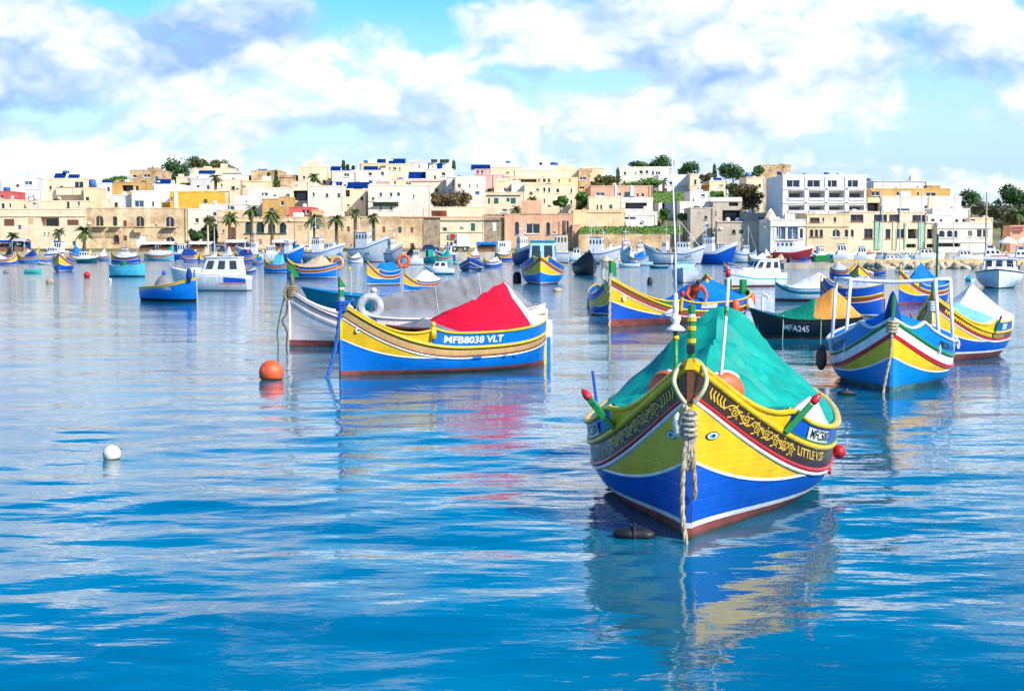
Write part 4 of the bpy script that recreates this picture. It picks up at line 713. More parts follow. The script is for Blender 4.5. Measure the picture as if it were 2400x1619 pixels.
stall('white canopy stall behind the red ring boat', 530, 580, 562, 578, 201, TW, 4); stall('cream canopy stall below the rubble wing', 640, 690, 562, 578, 201, TW, 4)
a, b = at(1166, 565, 201 + YO), at(1197, 592, 201 + YO); root = empty('cargo_container', ((a.x + b.x) / 2, 201 + YO, 1.12)); tag(root, 'pale lilac white cargo container with three dark slots', 'container'); w = (b.x - a.x) / 2; H = a.z - 1.12
MB().box(-w, w, 0, 2.4, .1, H).build('body', mat('lilac_white', (.66, .66, .74), .5, var=.05), root, bevel=.04)
for i in range(3): MB().box(-w + .35 + i * .3, -w + .5 + i * .3, -.03, -.002, H * .5, H * .8).build('slot', PK, root)
for i in range(9): MB().box(-w + .05 + i * (2 * w - .1) / 9, -w + .09 + i * (2 * w - .1) / 9, -.022, -.003, .15, H * .46).build('rib', _M['lilac_white'], root)
a, b = at(1060, 577, 202 + YO), at(1100, 594, 202 + YO); root = empty('box_truck', ((a.x + b.x) / 2, 202 + YO, 1.12)); tag(root, 'white box truck parked on the quay by the green sign', 'truck'); w = (b.x - a.x) / 2
MB().box(-w * .45, w, 0, 2.2, .75, 2.35).build('cargo_box', PW, root, bevel=.05)
MB().add([(-w * .95, .1, .45), (-w * .47, .1, .45), (-w * .47, .1, 1.9), (-w * .72, .1, 1.9), (-w * .92, .1, 1.15)] + [(-w * .95, 2.1, .45), (-w * .47, 2.1, .45), (-w * .47, 2.1, 1.9), (-w * .72, 2.1, 1.9), (-w * .92, 2.1, 1.15)], [(0, 1, 2, 3, 4), (9, 8, 7, 6, 5)] + [(i, (i + 1) % 5, 5 + (i + 1) % 5, 5 + i) for i in range(5)]).build('cab', PGW, root)
MB().box(-w * .76, -w * .52, .07, .096, 1.2, 1.75).build('cab_window', GL, root); MB().box(-w * .9, w * .98, .15, 2.0, .5, .74).build('chassis', BLK, root)
for x in (-w * .7, w * .5):
    for y in (.15, 1.85):
        t_ = MB().lathe([(.001, -.12), (.38, -.12), (.42, 0), (.38, .12), (.001, .12)], 14, (x, y, .42), 0, 'y').build('wheel', BLK, root); MB().lathe([(.001, -.135), (.2, -.13), (.2, .13), (.001, .135)], 10, (x, y, .42), 0, 'y').build('rim', STL, t_)
def car(label, loc, col, L=4.0):
    root = empty('parked_car', loc); tag(root, label, 'car', 'cars parked ashore'); pr = [(-.5, .3), (.5, .3), (.5, .62), (.44, .72), (.22, .8), (.08, 1.25), (-.34, 1.28), (-.48, .85), (-.5, .7)]
    n = len(pr); MB().add([(x * L, -.8, z) for x, z in pr] + [(x * L, .8, z) for x, z in pr], [tuple(range(n)), tuple(range(2 * n - 1, n - 1, -1))] + [(i, (i + 1) % n, n + (i + 1) % n, n + i) for i in range(n)]).build('body', col, root, bevel=.05)
    for (a, b) in ((-.32, -.13), (-.1, .1)): MB().box(a * L, b * L, -.83, -.803, .85, 1.18).build('side_window', GL, root)
    for x in (-.3, .32):
        for y in (-.72, .72):
            t_ = MB().lathe([(.001, -.1), (.29, -.1), (.31, 0), (.29, .1), (.001, .1)], 14, (x * L, y, .31), 0, 'y').build('wheel', BLK, root); MB().lathe([(.001, -.115), (.17, -.11), (.17, .11), (.001, .115)], 10, (x * L, y, .31), 0, 'y').build('rim', STL, t_)
    return root
car('white van parked before the grey roller door', at(*cp(4, 1300, 860), 217 + YO), PW, 4.6)
a = at(*cp(4, 1225, 862), 217.0 + YO); b = at(*cp(4, 1555, 862), 217.0 + YO); o = MB().box(a.x, b.x, 214.5 + YO, 219.7 + YO, 1.0, a.z - .004).build('parking_terrace', ST['pale'], None); tag(o, 'pale terrace on which the white van is parked', 'terrace')
for i, (px, c_, lab) in enumerate(((520, PGR, 'grey car parked behind the stalls below the green arched doors'), (722, PW, 'white car parked below the palms'), (1010, PN, 'dark blue car left of the box truck'))):
    p = at(px, 580, 203.0 + YO); car(lab, (p.x, 203.0 + YO, 1.11), c_, 3.0).scale = (.8, .8, .8)
def parasol(label, px, Y, r=2.1, H=2.9):
    Y = Y + YO; p = at(px, 570, Y); root = empty('parasol', (p.x, Y, 1.1)); tag(root, label, 'parasol', 'cream parasols on the quay'); MB().lathe([(.001, H), (r * .5, H - .35), (r, H - .8), (r, H - .95)], 8).build('canopy', TW, root); MB().tube([(0, 0, 0), (0, 0, H)], .04, 6).build('pole', STL, root)
parasol('left cream parasol near the right edge', 2362, 184, 1.4, 2.2); parasol('right cream parasol at the right edge', 2398, 184, 1.4, 2.2)
def lamp(label, px, ytop, Y=200, m=None, r=.07, nm='lamp_post', arm=True):
    Y = Y + YO; p = at(px, ytop, Y); root = empty(nm, (p.x, Y, 1.1 if Y > 160 else .5)); tag(root, label, nm.replace('_', ' '), 'posts along the waterfront'); H = p.z - 1.1
    MB().tube([(0, 0, 0), (0, 0, H)], [r, r * .6], 7).build('pole', m or STL, root)
    if arm: MB().tube(spline([(0, 0, H), (.3, 0, H + .25), (.8, 0, H + .2)], 4), r * .5, 5).build('arm', m or STL, root); MB().box(.7, 1.1, -.08, .08, H + .12, H + .2).build('lamp_head', PGR, root)
lamp('cream crane like post behind the white cruiser', 487, 528, 196.5, PCR, .16, arm=False, nm='pole'); lamp('thin pale post right of the cream one', 502, 533, 196.5, PGW, .08, arm=False, nm='pole'); lamp('dark post below the rose red house', 690, 513, 206, FRB, .06); lamp('thin mast before the grass strip', 1394, 510, 200, PGW, .05, nm='pole', arm=False); lamp('thin wooden pole at the end of the waterfront row', 2313, 450, 186, paint('pole_wood', (.45, .36, .24)), .16, nm='pole', arm=False); lamp('slim lamp post behind the yachts', 2274, 486, 187, PGW, .07); lamp('thin mast left of the orange public building', 1116, 545, 200, PGW, .05, nm='pole', arm=False); lamp('thin pole before the rubble wing', 992, 487, 208, FRB, .05, nm='pole', arm=False)
# ------------------------------------------------------------------ hulls
class Hull:
    def __init__(s, L, B, zb, zm, zs, keel=-0.4, pb=2.7, ps=2.4, transom=0.0, bp=2.1, sp=3.0, full=2.7, rake=0.0, ent=1.25):
        s.L, s.B, s.zb, s.zm, s.zs, s.keel, s.pb, s.ps, s.tr, s.bp, s.sp, s.full, s.rake, s.ent = L, B, zb, zm, zs, keel, pb, ps, transom, bp, sp, full, rake, ent
    def zr(s, u):
        t = 2 * u - 1
        return s.zm + ((s.zb - s.zm) * t ** s.pb if t > 0 else (s.zs - s.zm) * (-t) ** s.ps)
    def b(s, u):
        t = 2 * u - 1
        if t > 0: return s.B / 2 * max(0.0, 1 - t ** s.bp) ** 0.9
        return s.B / 2 * max(0.0, 1 - (1 - s.tr) * (-t) ** s.sp) ** (0.8 if s.tr == 0 else 1)
    def hb(s, u, z):
        zr = s.zr(u); t = 2 * u - 1; k = s.full + (s.ent - s.full) * (t * t if (t > 0 or s.tr == 0) else 0)
        zz = (z - s.keel) / (zr - s.keel)
        if zz > 1: return s.b(u) + (z - zr) * 0.22 * (1 - abs(t) ** 6) + 0.02
        return s.b(u) * (1 - max(0.0, 1 - max(zz, 0)) ** k) + 0.02
    def P(s, u, z, side, off=0.0):
        t = max(0.0, 2 * u - 1)
        return Vector(((u - 0.5) * s.L + s.rake * max(0, z) * t ** 3, side * (s.hb(u, z) + off), z))
def us(u0, u1, n): return [u0 + (u1 - u0) * (k / n) for k in range(n + 1)]
def band(mb, h, zlo, zhi, u0=0.0, u1=1.0, off=0.0, nu=40, nz=2, mi=0, sides=(1, -1)):
    for sd in sides:
        rows = []
        for u in us(u0, u1, nu):
            a, b = zlo(u), zhi(u); r = [h.P(u, a + (b - a) * j / nz, sd, off) for j in range(nz + 1)]
            rows.append(r[::-1] if sd < 0 else r)
        mb.grid(rows, mi)
    return mb
def rail(mb, h, z, w, t, u0=0.0, u1=1.0, nu=40, inn=0.02, mi=0, sides=(1, -1)):
    for sd in sides:
        rows = []
        for u in us(u0, u1, nu):
            c = h.P(u, z(u), sd); sec = [(-inn, -t / 2), (w * .65, -t / 2), (w, -t * .2), (w, t * .2), (w * .65, t / 2), (-inn, t / 2)]
            rows.append([(c.x, c.y + sd * a, c.z + b) for a, b in sec][::sd])
        mb.grid(rows, mi, True)
        n = len(rows[0]); b = len(mb.v)
        mb.add(rows[0], [tuple(range(n))]); mb.add(rows[-1], [tuple(range(n))[::-1]])
    return mb
def tarp(h, capz, ridge, m, parent, name='tarpaulin', over=0.03, p=1.12, amp=0.03, seed=0, nu=46, nv=27, drop=0.04, v0=-1.0, v1=1.0, lump=0.0, solid=0.012, lash=()):
    rows = []; u0, u1 = ridge[0][0], ridge[-1][0]
    for i in range(nu + 1):
        u = u0 + (u1 - u0) * i / nu; zc = capz(u); zr = max(zc + 0.01, lerp_pts(ridge, u)); hbw = h.hb(u, zc) + over; row = []
        for j in range(nv):
            v = v0 + (v1 - v0) * j / (nv - 1); a = abs(v); y = v * hbw
            base = zc + 0.03 - drop * max(0, (a - 0.93) / 0.07)
            z = base + (zr - base) * (1 - a ** p)
            x = (u - 0.5) * h.L
            q_ = x + 0.25 * y * (1 if v > 0 else -1) + 0.12 * noise.noise(Vector((x * 2, y * 2, seed)))
            f = 0.9 * noise.noise(Vector((q_ * 2.2, v * 0.9 + seed, seed * 3.1))) + 0.55 * (0.35 - abs(noise.noise(Vector((q_ * 4.5, v * 1.2, seed + 9.0))))) * 2 + 0.3 * noise.noise(Vector((q_ * 11.0, v * 2.5, seed + 4.0))) - 0.5 * math.sin(math.pi * (x % 0.62) / 0.62) * a ** 3 - 0.9 * math.sin(math.pi * a) * (0.5 + noise.noise(Vector((x * 1.1, v * 2.0, seed + 20)))) + 0.35 * (0.3 - abs(noise.noise(Vector((x * 3.2 + y * 3.6, y * 1.3 - x, seed + 31)))))
            z += amp * f * (0.25 + (1 - a)) * min(1, (1.001 - a) * 6) * (1 if zr > zc + 0.05 else 0.3)
            if lump: z += lump * math.exp(-((u - 0.66) / 0.06) ** 2 - ((v + 0.28) / 0.34) ** 2)
            row.append((x, y, z))
        rows.append(row[::-1])
    o = MB().grid(rows).build(name, m, parent, smooth=True, solid=solid)
    for f_ in lash:            # ropes thrown over the cover
        r_ = rows[int(f_ * nu)]; MB().tube([(q[0], q[1], q[2] + .008) for q in r_], .007, 5).build('lashing_rope', RPW, o)
    return o
def text_on(h, s, u_start, zfun, size, side, m, parent, name='lettering', off=0.012, shear=0.0, squash=1.0, bold=0.0):
    cu = bpy.data.curves.new('t', 'FONT'); cu.body = s; cu.size = size; cu.shear = shear; cu.offset = bold; cu.resolution_u = 2; cu.align_x = 'LEFT'
    ob = bpy.data.objects.new('t', cu); COL.objects.link(ob)
    me = bpy.data.meshes.new_from_object(ob.evaluated_get(bpy.context.evaluated_depsgraph_get()))
    bpy.data.objects.remove(ob)
    for v in me.vertices:
        du = v.co.x * squash / h.L; u = u_start - du if side > 0 else u_start + du
        v.co = h.P(u, zfun(u) + v.co.y, side, off)
    me.name = name; me.materials.clear(); me.materials.append(m)
    o = bpy.data.objects.new(name, me); COL.objects.link(o); o.parent = parent
    return o
def stroke_on(mb, h, pts, w, side, off=0.012):          # painted line of (u, z) points on a hull
    for (a, b) in zip(pts, pts[1:]):
        dx, dz = (b[0] - a[0]) * h.L, b[1] - a[1]; l = math.hypot(dx, dz) or 1e-6; nx, nz = -dz / l * w / 2, dx / l * w / 2
        q = [(a[0] + nx / h.L, a[1] + nz), (a[0] - nx / h.L, a[1] - nz), (b[0] - nx / h.L, b[1] - nz), (b[0] + nx / h.L, b[1] + nz)]
        mb.add([h.P(u, z, side, off) for u, z in q], [(0, 1, 2, 3)])

DEF = dict(anti=PA, boot=PW, side=PB, panel=PY, pline=PW, strake=PBN, mold1=PR, mold2=PW, rail=PY, wash=PB, bul=PY, cap=PY, stem=PBN, post=PG, deck=PCR, tip=PR)
def place(name, bow, head, L):
    d = Vector((math.cos(R(head)), math.sin(R(head)), 0)); c = Vector(bow) - d * L / 2
    return empty(name, (c.x, c.y, 0), R(head))
def bs(bow_px, stern_px):               # bow point, heading and length from the two ends of a waterline in the photograph
    a, b = wl(*bow_px), wl(*stern_px); d = a - b
    return a, math.degrees(math.atan2(d.y, d.x)), d.length
def luzzu(label, bow, head, L=6.0, B=2.3, zb=1.4, zm=0.52, zs=0.85, wash=0.2, up=0.77, lod=1, group='traditional painted fishing boats', name='luzzu_boat', cat='fishing boat',
          stem_h=0.25, stern_h=0.18, posts=True, st_h=0.16, ant=0.07, pj=0.68, pfrac=0.52, rudder=True, pb=2.7, **c):
    C = dict(DEF); C.update({k: v for k, v in c.items() if k in DEF})
    root = place(name, bow, head, L); tag(root, label, cat, group)
    h = Hull(L, B, zb, zm, zs, pb=pb); h.up = up; n = 44 if lod else 20; n2 = n // 2
    def capz(u):
        v = max(0.0, (u - up) / (1 - up)); e = 0.04 * math.exp(-((u - up) / 0.035) ** 2) if lod else 0
        return h.zr(u) + 0.05 + (wash - 0.05 if u <= up else (wash - 0.05) * max(0, 1 - v * 1.5) ** 2) + (e if u <= up else e * 0.3)
    h.capz = capz
    zst = lambda u: h.zr(u) - st_h * (0.9 + 0.2 * max(0, 2 * u - 1)); zmo = lambda u: zst(u) - 0.075
    zpb = ant + (zmo(1) - ant) * pfrac
    def zp(u): return zmo(u) if u < pj else zmo(u) - (zmo(1) - zpb) * ((u - pj) / (1 - pj)) ** 1.25
    h.zp, h.zst, h.zmo = zp, zst, zmo
    one = lambda k: (lambda u: k)
    band(MB(), h, one(-0.38), one(ant), nu=n, nz=3).build('bottom', C['anti'], root, True)
    band(MB(), h, one(ant), one(ant + 0.045), nu=n, nz=1, off=0.003).build('waterline_stripe', C['boot'], root, True)
    band(MB(), h, one(ant + 0.045), zp, nu=n, nz=5).build('topside', C['side'], root, True)
    if C['panel'] is not None: band(MB(), h, zp, zmo, pj, 1.0, nu=n2, nz=4, off=0.002).build('bow_panel', C['panel'], root, True)
    band(MB(), h, zmo, h.zr, nu=n, nz=3).build('strake', C['strake'], root, True)
    if C['pline'] is not None: rail(MB(), h, zp, 0.010, 0.028, pj, 1.0, n2).build('panel_line', C['pline'], root, True)
    rail(MB(), h, lambda u: zmo(u) + 0.018, 0.022, 0.036, nu=n).build('lower_moulding', C['mold2'], root, True)
    rail(MB(), h, lambda u: zmo(u) + 0.055, 0.026, 0.036, nu=n).build('upper_moulding', C['mold1'], root, True)
    rail(MB(), h, h.zr, 0.035, 0.055, nu=n).build('sheer_rail', C['rail'], root, True)
    s = 0.03 if lod else 0
    band(MB(), h, h.zr, capz, 0.0, up, nu=n, nz=2, off=0.004).build('washboard', C['wash'], root, True, solid=s)
    band(MB(), h, h.zr, capz, up, 1.0, nu=n2, nz=2, off=0.004).build('bow_bulwark', C['bul'], root, True, solid=s)
    rail(MB(), h, capz, 0.028, 0.045, nu=n + 14, inn=0.05).build('cap_rail', C['cap'], root, True)
    rows = [[h.P(u, h.zr(u) - 0.1, 1, -0.02), h.P(u, h.zr(u) - 0.07, 0), h.P(u, h.zr(u) - 0.1, -1, -0.02)] for u in us(0.02, 0.985, n2)]
    MB().grid(rows).build('deck', C['deck'], root)
    x = L / 2; m = MB(); zs_ = [(-0.38, ant, 0), (ant, ant + .045, 1), (ant + .045, zp(1), 2), (zp(1), zmo(1), 3), (zmo(1), zb + 0.075, 4)]
    for (a, b, k) in zs_: m.box(x - 0.06, x + 0.04 + (.008 if k == 4 else 0), -0.026, 0.026, a, b, k)
    m.build('stem', [C['anti'], C['boot'], C['side'], C['panel'] or C['side'], C['stem']], root)
    if stem_h:
        m = MB(); zz = zb + 0.07
        m.add([(x - .06, -.03, zz), (x + .03, -.03, zz), (x + .03, .03, zz), (x - .06, .03, zz), (x - .1, -.03, zz + stem_h * .85), (x + .02, -.03, zz + stem_h), (x + .02, .03, zz + stem_h), (x - .1, .03, zz + stem_h * .85)],
              [(0, 1, 5, 4), (1, 2, 6, 5), (2, 3, 7, 6), (3, 0, 4, 7), (4, 5, 6, 7)])
        m.build('stem_head', C['post'], root, bevel=0.006 if lod else 0)
    m = MB(); m.box(-x - 0.05, -x + 0.05, -0.035, 0.035, -0.38, zs + 0.08); m.build('sternpost', C['rail'], root)
    if stern_h: MB().box(-x - 0.04, -x + 0.05, -0.045, 0.045, zs + 0.083, zs + 0.08 + stern_h).build('stern_head', C['post'], root)
    if rudder: MB().box(-x - 0.17, -x - 0.053, -0.02, 0.02, -0.38, zs * 0.75).build('rudder', C['side'], root)
    if posts:
        for sd in (1, -1):
            a = h.P(up, h.zr(up) + 0.0, sd, 0.03); b = h.P(up, capz(up) + 0.02, sd, 0.10); d = (b - a).normalized()
            pm = MB().tube([a, b], [0.035, 0.03], 6).build('bow_post', C['post'], root)
            MB().tube([b, b + d * .03, b + d * .07, b + d * .12], [0.026, 0.034, 0.03, 0.004], 8).build('post_tip', C['tip'], pm, True)
    h.root = root
    return root, h
def pane_on(q, a0, b0, a1, b1, name, m, parent, t=0.02):
    p = [Vector(v) for v in q]
    f = lambda a, b: (p[0] * (1 - a) + p[1] * a) * (1 - b) + (p[3] * (1 - a) + p[2] * a) * b
    c = [f(a0, b0), f(a1, b0), f(a1, b1), f(a0, b1)]; n = (c[1] - c[0]).cross(c[3] - c[0]).normalized() * t
    return MB().add([v - n * .5 for v in c] + [v + n for v in c], [(0, 1, 2, 3)[::-1], (4, 5, 6, 7), (0, 1, 5, 4), (1, 2, 6, 5), (2, 3, 7, 6), (3, 0, 4, 7)]).build(name, m, parent)
def cabin(root, h, u0, u1, wf, zh, col, sl=0.35, side_w=2, front_w=2, wz=(0.42, 0.86), roof=None, back=0.0, z0=None, oh=0.08, tap=0.88, wcol=None, name='wheelhouse'):
    L = h.L; x0, x1 = (u0 - .5) * L, (u1 - .5) * L; w = h.B / 2 * wf; zb = z0 if z0 is not None else h.zr((u0 + u1) / 2) - 0.05; zt = zb + zh; wt = w * tap
    A = [(x0, -w, zb), (x1, -w * .9, zb), (x1, w * .9, zb), (x0, w, zb)]; T = [(x0 + back, -wt, zt), (x1 - sl, -wt * .92, zt), (x1 - sl, wt * .92, zt), (x0 + back, wt, zt)]
    o = MB().add(A + T, [(4, 5, 6, 7), (0, 1, 5, 4), (1, 2, 6, 5), (2, 3, 7, 6), (3, 0, 4, 7)]).build(name, col, root, bevel=0.03)
    faces = {'s': (A[0], A[1], T[1], T[0]), 'f': (A[1], A[2], T[2], T[1]), 'p': (A[2], A[3], T[3], T[2]), 'b': (A[3], A[0], T[0], T[3])}
    g = wcol or GL
    for fc, k in (('s', side_w), ('p', side_w), ('f', front_w)):
        for i in range(k):
            e = 0.10 / k + 0.035; pane_on(faces[fc], (i + 0.0) / k + e, wz[0], (i + 1) / k - e, wz[1], 'window', g, o)
    if roof is not None:
        MB().box(x0 + back - oh, x1 - sl + oh * 1.6, -wt - oh, wt + oh, zt + 0.003, zt + 0.07).build('cabin_roof', roof, root, bevel=0.02)
    return o, zt
def motorboat(label, bow, head, L=6, B=2.2, zb=1.2, zm=0.85, zs=0.8, hull=None, top=None, stripe=None, sz=0.16, ant=0.07, anti=None, cab=None, deckc=None, group='white motor boats moored in the harbour', name='motor_boat', cat='motor boat',
              rake=0.35, transom=0.8, railing=False, lod=1, mast=None, pb=1.7, bulwark=0.0, full=2.6, roofcol=None, gantry=None):
    root = place(name, bow, head, L); tag(root, label, cat, group)
    h = Hull(L, B, zb, zm, zs, keel=-0.45, pb=pb, ps=1.6, transom=transom, bp=2.4, sp=2.0, full=full, rake=rake, ent=1.15); n = 30 if lod else 16
    one = lambda k: (lambda u: k); z2 = lambda u: h.zr(u) - sz
    hull = hull or PW
    def fill(mb, zlo, zhi, k=4, off=0.0):       # both sides plus the transom
        band(mb, h, zlo, zhi, nu=n, nz=k, off=off)
        a, b = zlo(0), zhi(0); mb.grid([[h.P(0, a + (b - a) * j / k, -1, off) for j in range(k + 1)], [h.P(0, a + (b - a) * j / k, 1, off) for j in range(k + 1)]]); return mb
    fill(MB(), one(-0.42), one(ant)).build('bottom', anti or PA, root, True)
    fill(MB(), one(ant), z2, 5).build('hull', hull, root, True)
    fill(MB(), z2, h.zr, 2, 0.003).build('sheer_stripe', stripe or hull, root, True)
    rail(MB(), h, h.zr, 0.035, 0.05, nu=n).build('rub_rail', top or PW, root, True)
    if bulwark: band(MB(), h, h.zr, lambda u: h.zr(u) + bulwark * max(0.15, min(1, (u - 0.35) * 4)), 0.0, 1.0, nu=n, nz=1).build('bulwark', top or PW, root, True, solid=0.03)
    MB().grid([[h.P(u, h.zr(u) - 0.03, 1, -0.01), h.P(u, h.zr(u) + 0.03, 0), h.P(u, h.zr(u) - 0.03, -1, -0.01)] for u in us(0, 0.99, n)]).build('deck', deckc or PW, root)
    zt = zm
    for cb in (cab or []):
        _, zt = cabin(root, h, **cb)
    if railing:
        m = MB()
        for sd in (1, -1):
            pts = [h.P(u, h.zr(u) + 0.42, sd, -0.10) for u in us(0.5, 0.985, 12)]; m.tube(pts, 0.014, 5)
            for u in us(0.52, 0.97, 5): m.tube([h.P(u, h.zr(u), sd, -0.08), h.P(u, h.zr(u) + 0.42, sd, -0.10)], 0.012, 5)
        m.build('bow_railing', STL, root)
    for (u, hh, r, cross) in (mast or []):
        x = (u - .5) * L; m = MB().tube([(x, 0, h.zr(u) - .1), (x, 0, hh)], [r, r * .55], 6)
        for (z, w) in cross: m.tube([(x, -w, z), (x, w, z)], r * .5, 5)
        m.build('mast', roofcol or PW, root)
    if gantry:
        u, hh, w, gm = gantry; x = (u - .5) * L; z0 = h.zr(u) - .1
        m = MB().tube([(x, -w, z0), (x, -w, hh), (x, w, hh), (x, w, z0)], 0.06, 6); m.tube([(x + .9, -w, z0), (x + .4, -w * .9, hh)], .04, 5); m.tube([(x + .9, w, z0), (x + .4, w * .9, hh)], .04, 5)
        m.build('gantry', gm, root)
    h.root = root
    return root, h
def dinghy(label, bow, head, L=3.2, B=1.4, col=None, inner=None, rimc=None, cover=None, zb=0.62, zm=0.42, group='small open boats'):
    root = place('rowing_boat', bow, head, L); tag(root, label, 'rowing boat', group)
    h = Hull(L, B, zb, zm, zm + 0.06, keel=-0.25, pb=2, ps=2, transom=0.75, bp=2.3, sp=2, full=2.4, rake=0.3)
    mb = band(MB(), h, lambda u: -0.22, h.zr, nu=18, nz=4); mb.grid([[h.P(0, z, -1) for z in (-.22, 0, .2, zm)], [h.P(0, z, 1) for z in (-.22, 0, .2, zm)]])
    mb.build('hull', col, root, True, solid=0.025)
    rail(MB(), h, h.zr, 0.025, 0.045, nu=18).build('gunwale', rimc or PW, root, True)
    MB().grid([[h.P(u, 0.12, 1, -0.04), h.P(u, 0.10, -1, -0.04)] for u in us(0.01, 0.9, 10)]).build('floor_boards', inner or PTN, root)
    for u in (0.25, 0.55):
        x = (u - .5) * L; b = h.hb(u, zm) - 0.03; MB().box(x - .11, x + .11, -b, b, zm - 0.10, zm - 0.07).build('thwart', inner or PTN, root)
    if cover: tarp(h, h.zr, cover[1], cover[0], root, amp=0.03, nu=18, nv=13)
    h.root = root
    return root, h

# ================================================================== the near boats
# --- green-tarped boat in front
rA, hA = luzzu('blue and yellow fishing boat under a turquoise tarpaulin, gold scrollwork on its bow', wl(1616, 1263), -100.8, L=6.2, B=2.42, zb=1.45, zm=0.50, zs=0.85, wash=0.20, up=0.825, pb=2.9,
               strake=PDK, stem_h=0, posts=False, st_h=0.20, ant=0.10, pfrac=0.53, pj=0.74, group=None, deck=PY)
tarp(hA, hA.capz, [(0.03, .9), (0.1, 1.05), (0.27, 1.66), (0.34, 1.61), (0.5, 1.40), (0.64, 1.15), (0.74, 0.97), (0.83, 0.72)], TG, rA, amp=0.20, seed=2.3, p=1.34, lump=0.13, nu=80, nv=51, over=-0.05, drop=0.0)
MB().grid([[hA.P(u, hA.capz(u) - 0.01 + 0.30 * math.sin(math.pi * j / 6) * (0.6 + 0.4 * math.sin(u * 40)), 1, -0.03 - 0.42 * j / 6) for j in range(7)] for u in us(0.60, 0.74, 10)]).build('sailcloth_bundle', TW, rA, True, solid=0.02)
xb = hA.L / 2
m = MB()                                             # banded post on the stem
zz = 1.5
for (a, b, r, k) in [(1.46, 1.55, .030, 0), (1.55, 1.66, .034, 0), (1.66, 1.695, .040, 1), (1.695, 1.765, .036, 0), (1.765, 1.80, .041, 1), (1.80, 1.84, .032, 0), (1.84, 1.875, .044, 1), (1.875, 1.90, .034, 2), (1.90, 1.98, .034, 0)]:
    m.lathe([(0.001, a), (r, a), (r, b), (0.001, b)], 10, (xb - .04, 0, 0), k)
m.build('stem_head', [PG, PY, PW], rA)
MB().box(xb - .02, xb + .02, -.035, .035, 1.575, 1.645).build('navigation_light', BLK, rA, bevel=.008)
m = MB()                                             # yellow bow cap
m.add([(xb - .35, -.20, 1.27), (xb - .02, -.055, 1.44), (xb + .06, -.045, 1.44), (xb + .06, .045, 1.44), (xb - .02, .055, 1.44), (xb - .35, .20, 1.27), (xb - .3, 0, 1.42), (xb + .05, -.02, 1.53), (xb + .05, .02, 1.53), (xb - .12, 0, 1.53)],
      [(0, 1, 9, 6), (1, 2, 7, 9), (2, 3, 8, 7), (3, 4, 9, 8), (4, 5, 6, 9), (7, 8, 9)]); m.build('bow_cap', PY, rA, solid=.012)
m = MB()                                             # hose loop round the stem head
pts = [(xb + .10, -.035, 1.16), (xb + .09, -.10, 1.25), (xb + .07, -.135, 1.34), (xb + .0, -.115, 1.43), (xb - .10, -.05, 1.50), (xb - .10, .05, 1.50), (xb + .0, .115, 1.43), (xb + .07, .135, 1.34), (xb + .09, .10, 1.25), (xb + .10, .035, 1.16)]
m.tube(spline(pts, 5), 0.020, 8); m.build('hose_collar', mat('pale_hose', (0.55, 0.55, 0.30), .6, var=.25, scale=9), rA, True)
m = MB()
for k in range(4): rope(m, [(xb + .10 + .012 * k, -.05 + .03 * k, 1.15 - .02 * k), (xb + .13, .02 - .03 * k, 1.02), (xb + .11, -.035 + .025 * k, .88), (xb + .12, .03 - .02 * k, .72), (xb + .09, -.01, .60)], .022)
for k in range(5): m.torus((xb + .10, 0, 1.08 - .045 * k), .055, .018, 'z', 12, 6)
m.build('rope_knot', mat('weathered_rope', (0.40, 0.36, 0.29), .9, var=.4, scale=28), rA, True)
m = MB(); rope(m, [(xb + .11, .03, .80), (xb + .12, .045, .55), (xb + .10, .05, .42), (xb + .09, .045, .36)], .02); m.build('frayed_rope_end', mat('frayed_rope', (0.42, 0.27, 0.17), .95, var=.4, scale=22), rA, True)
m = MB(); rope(m, [(xb + .12, -.03, .90), (xb + .14, -.05, .5), (xb + .15, -.045, .2), (xb + .17, .0, -.1), (xb + .18, .02, -.3)], .021); m.build('mooring_rope', RP, rA, True)
MB().lathe([(.001, .09), (.034, .06), (.045, 0), (.038, -.08), (.02, -.12), (.001, -.13)], 10, (xb + .09, -.10, 1.0)).build('plastic_float', BUW, rA, True)
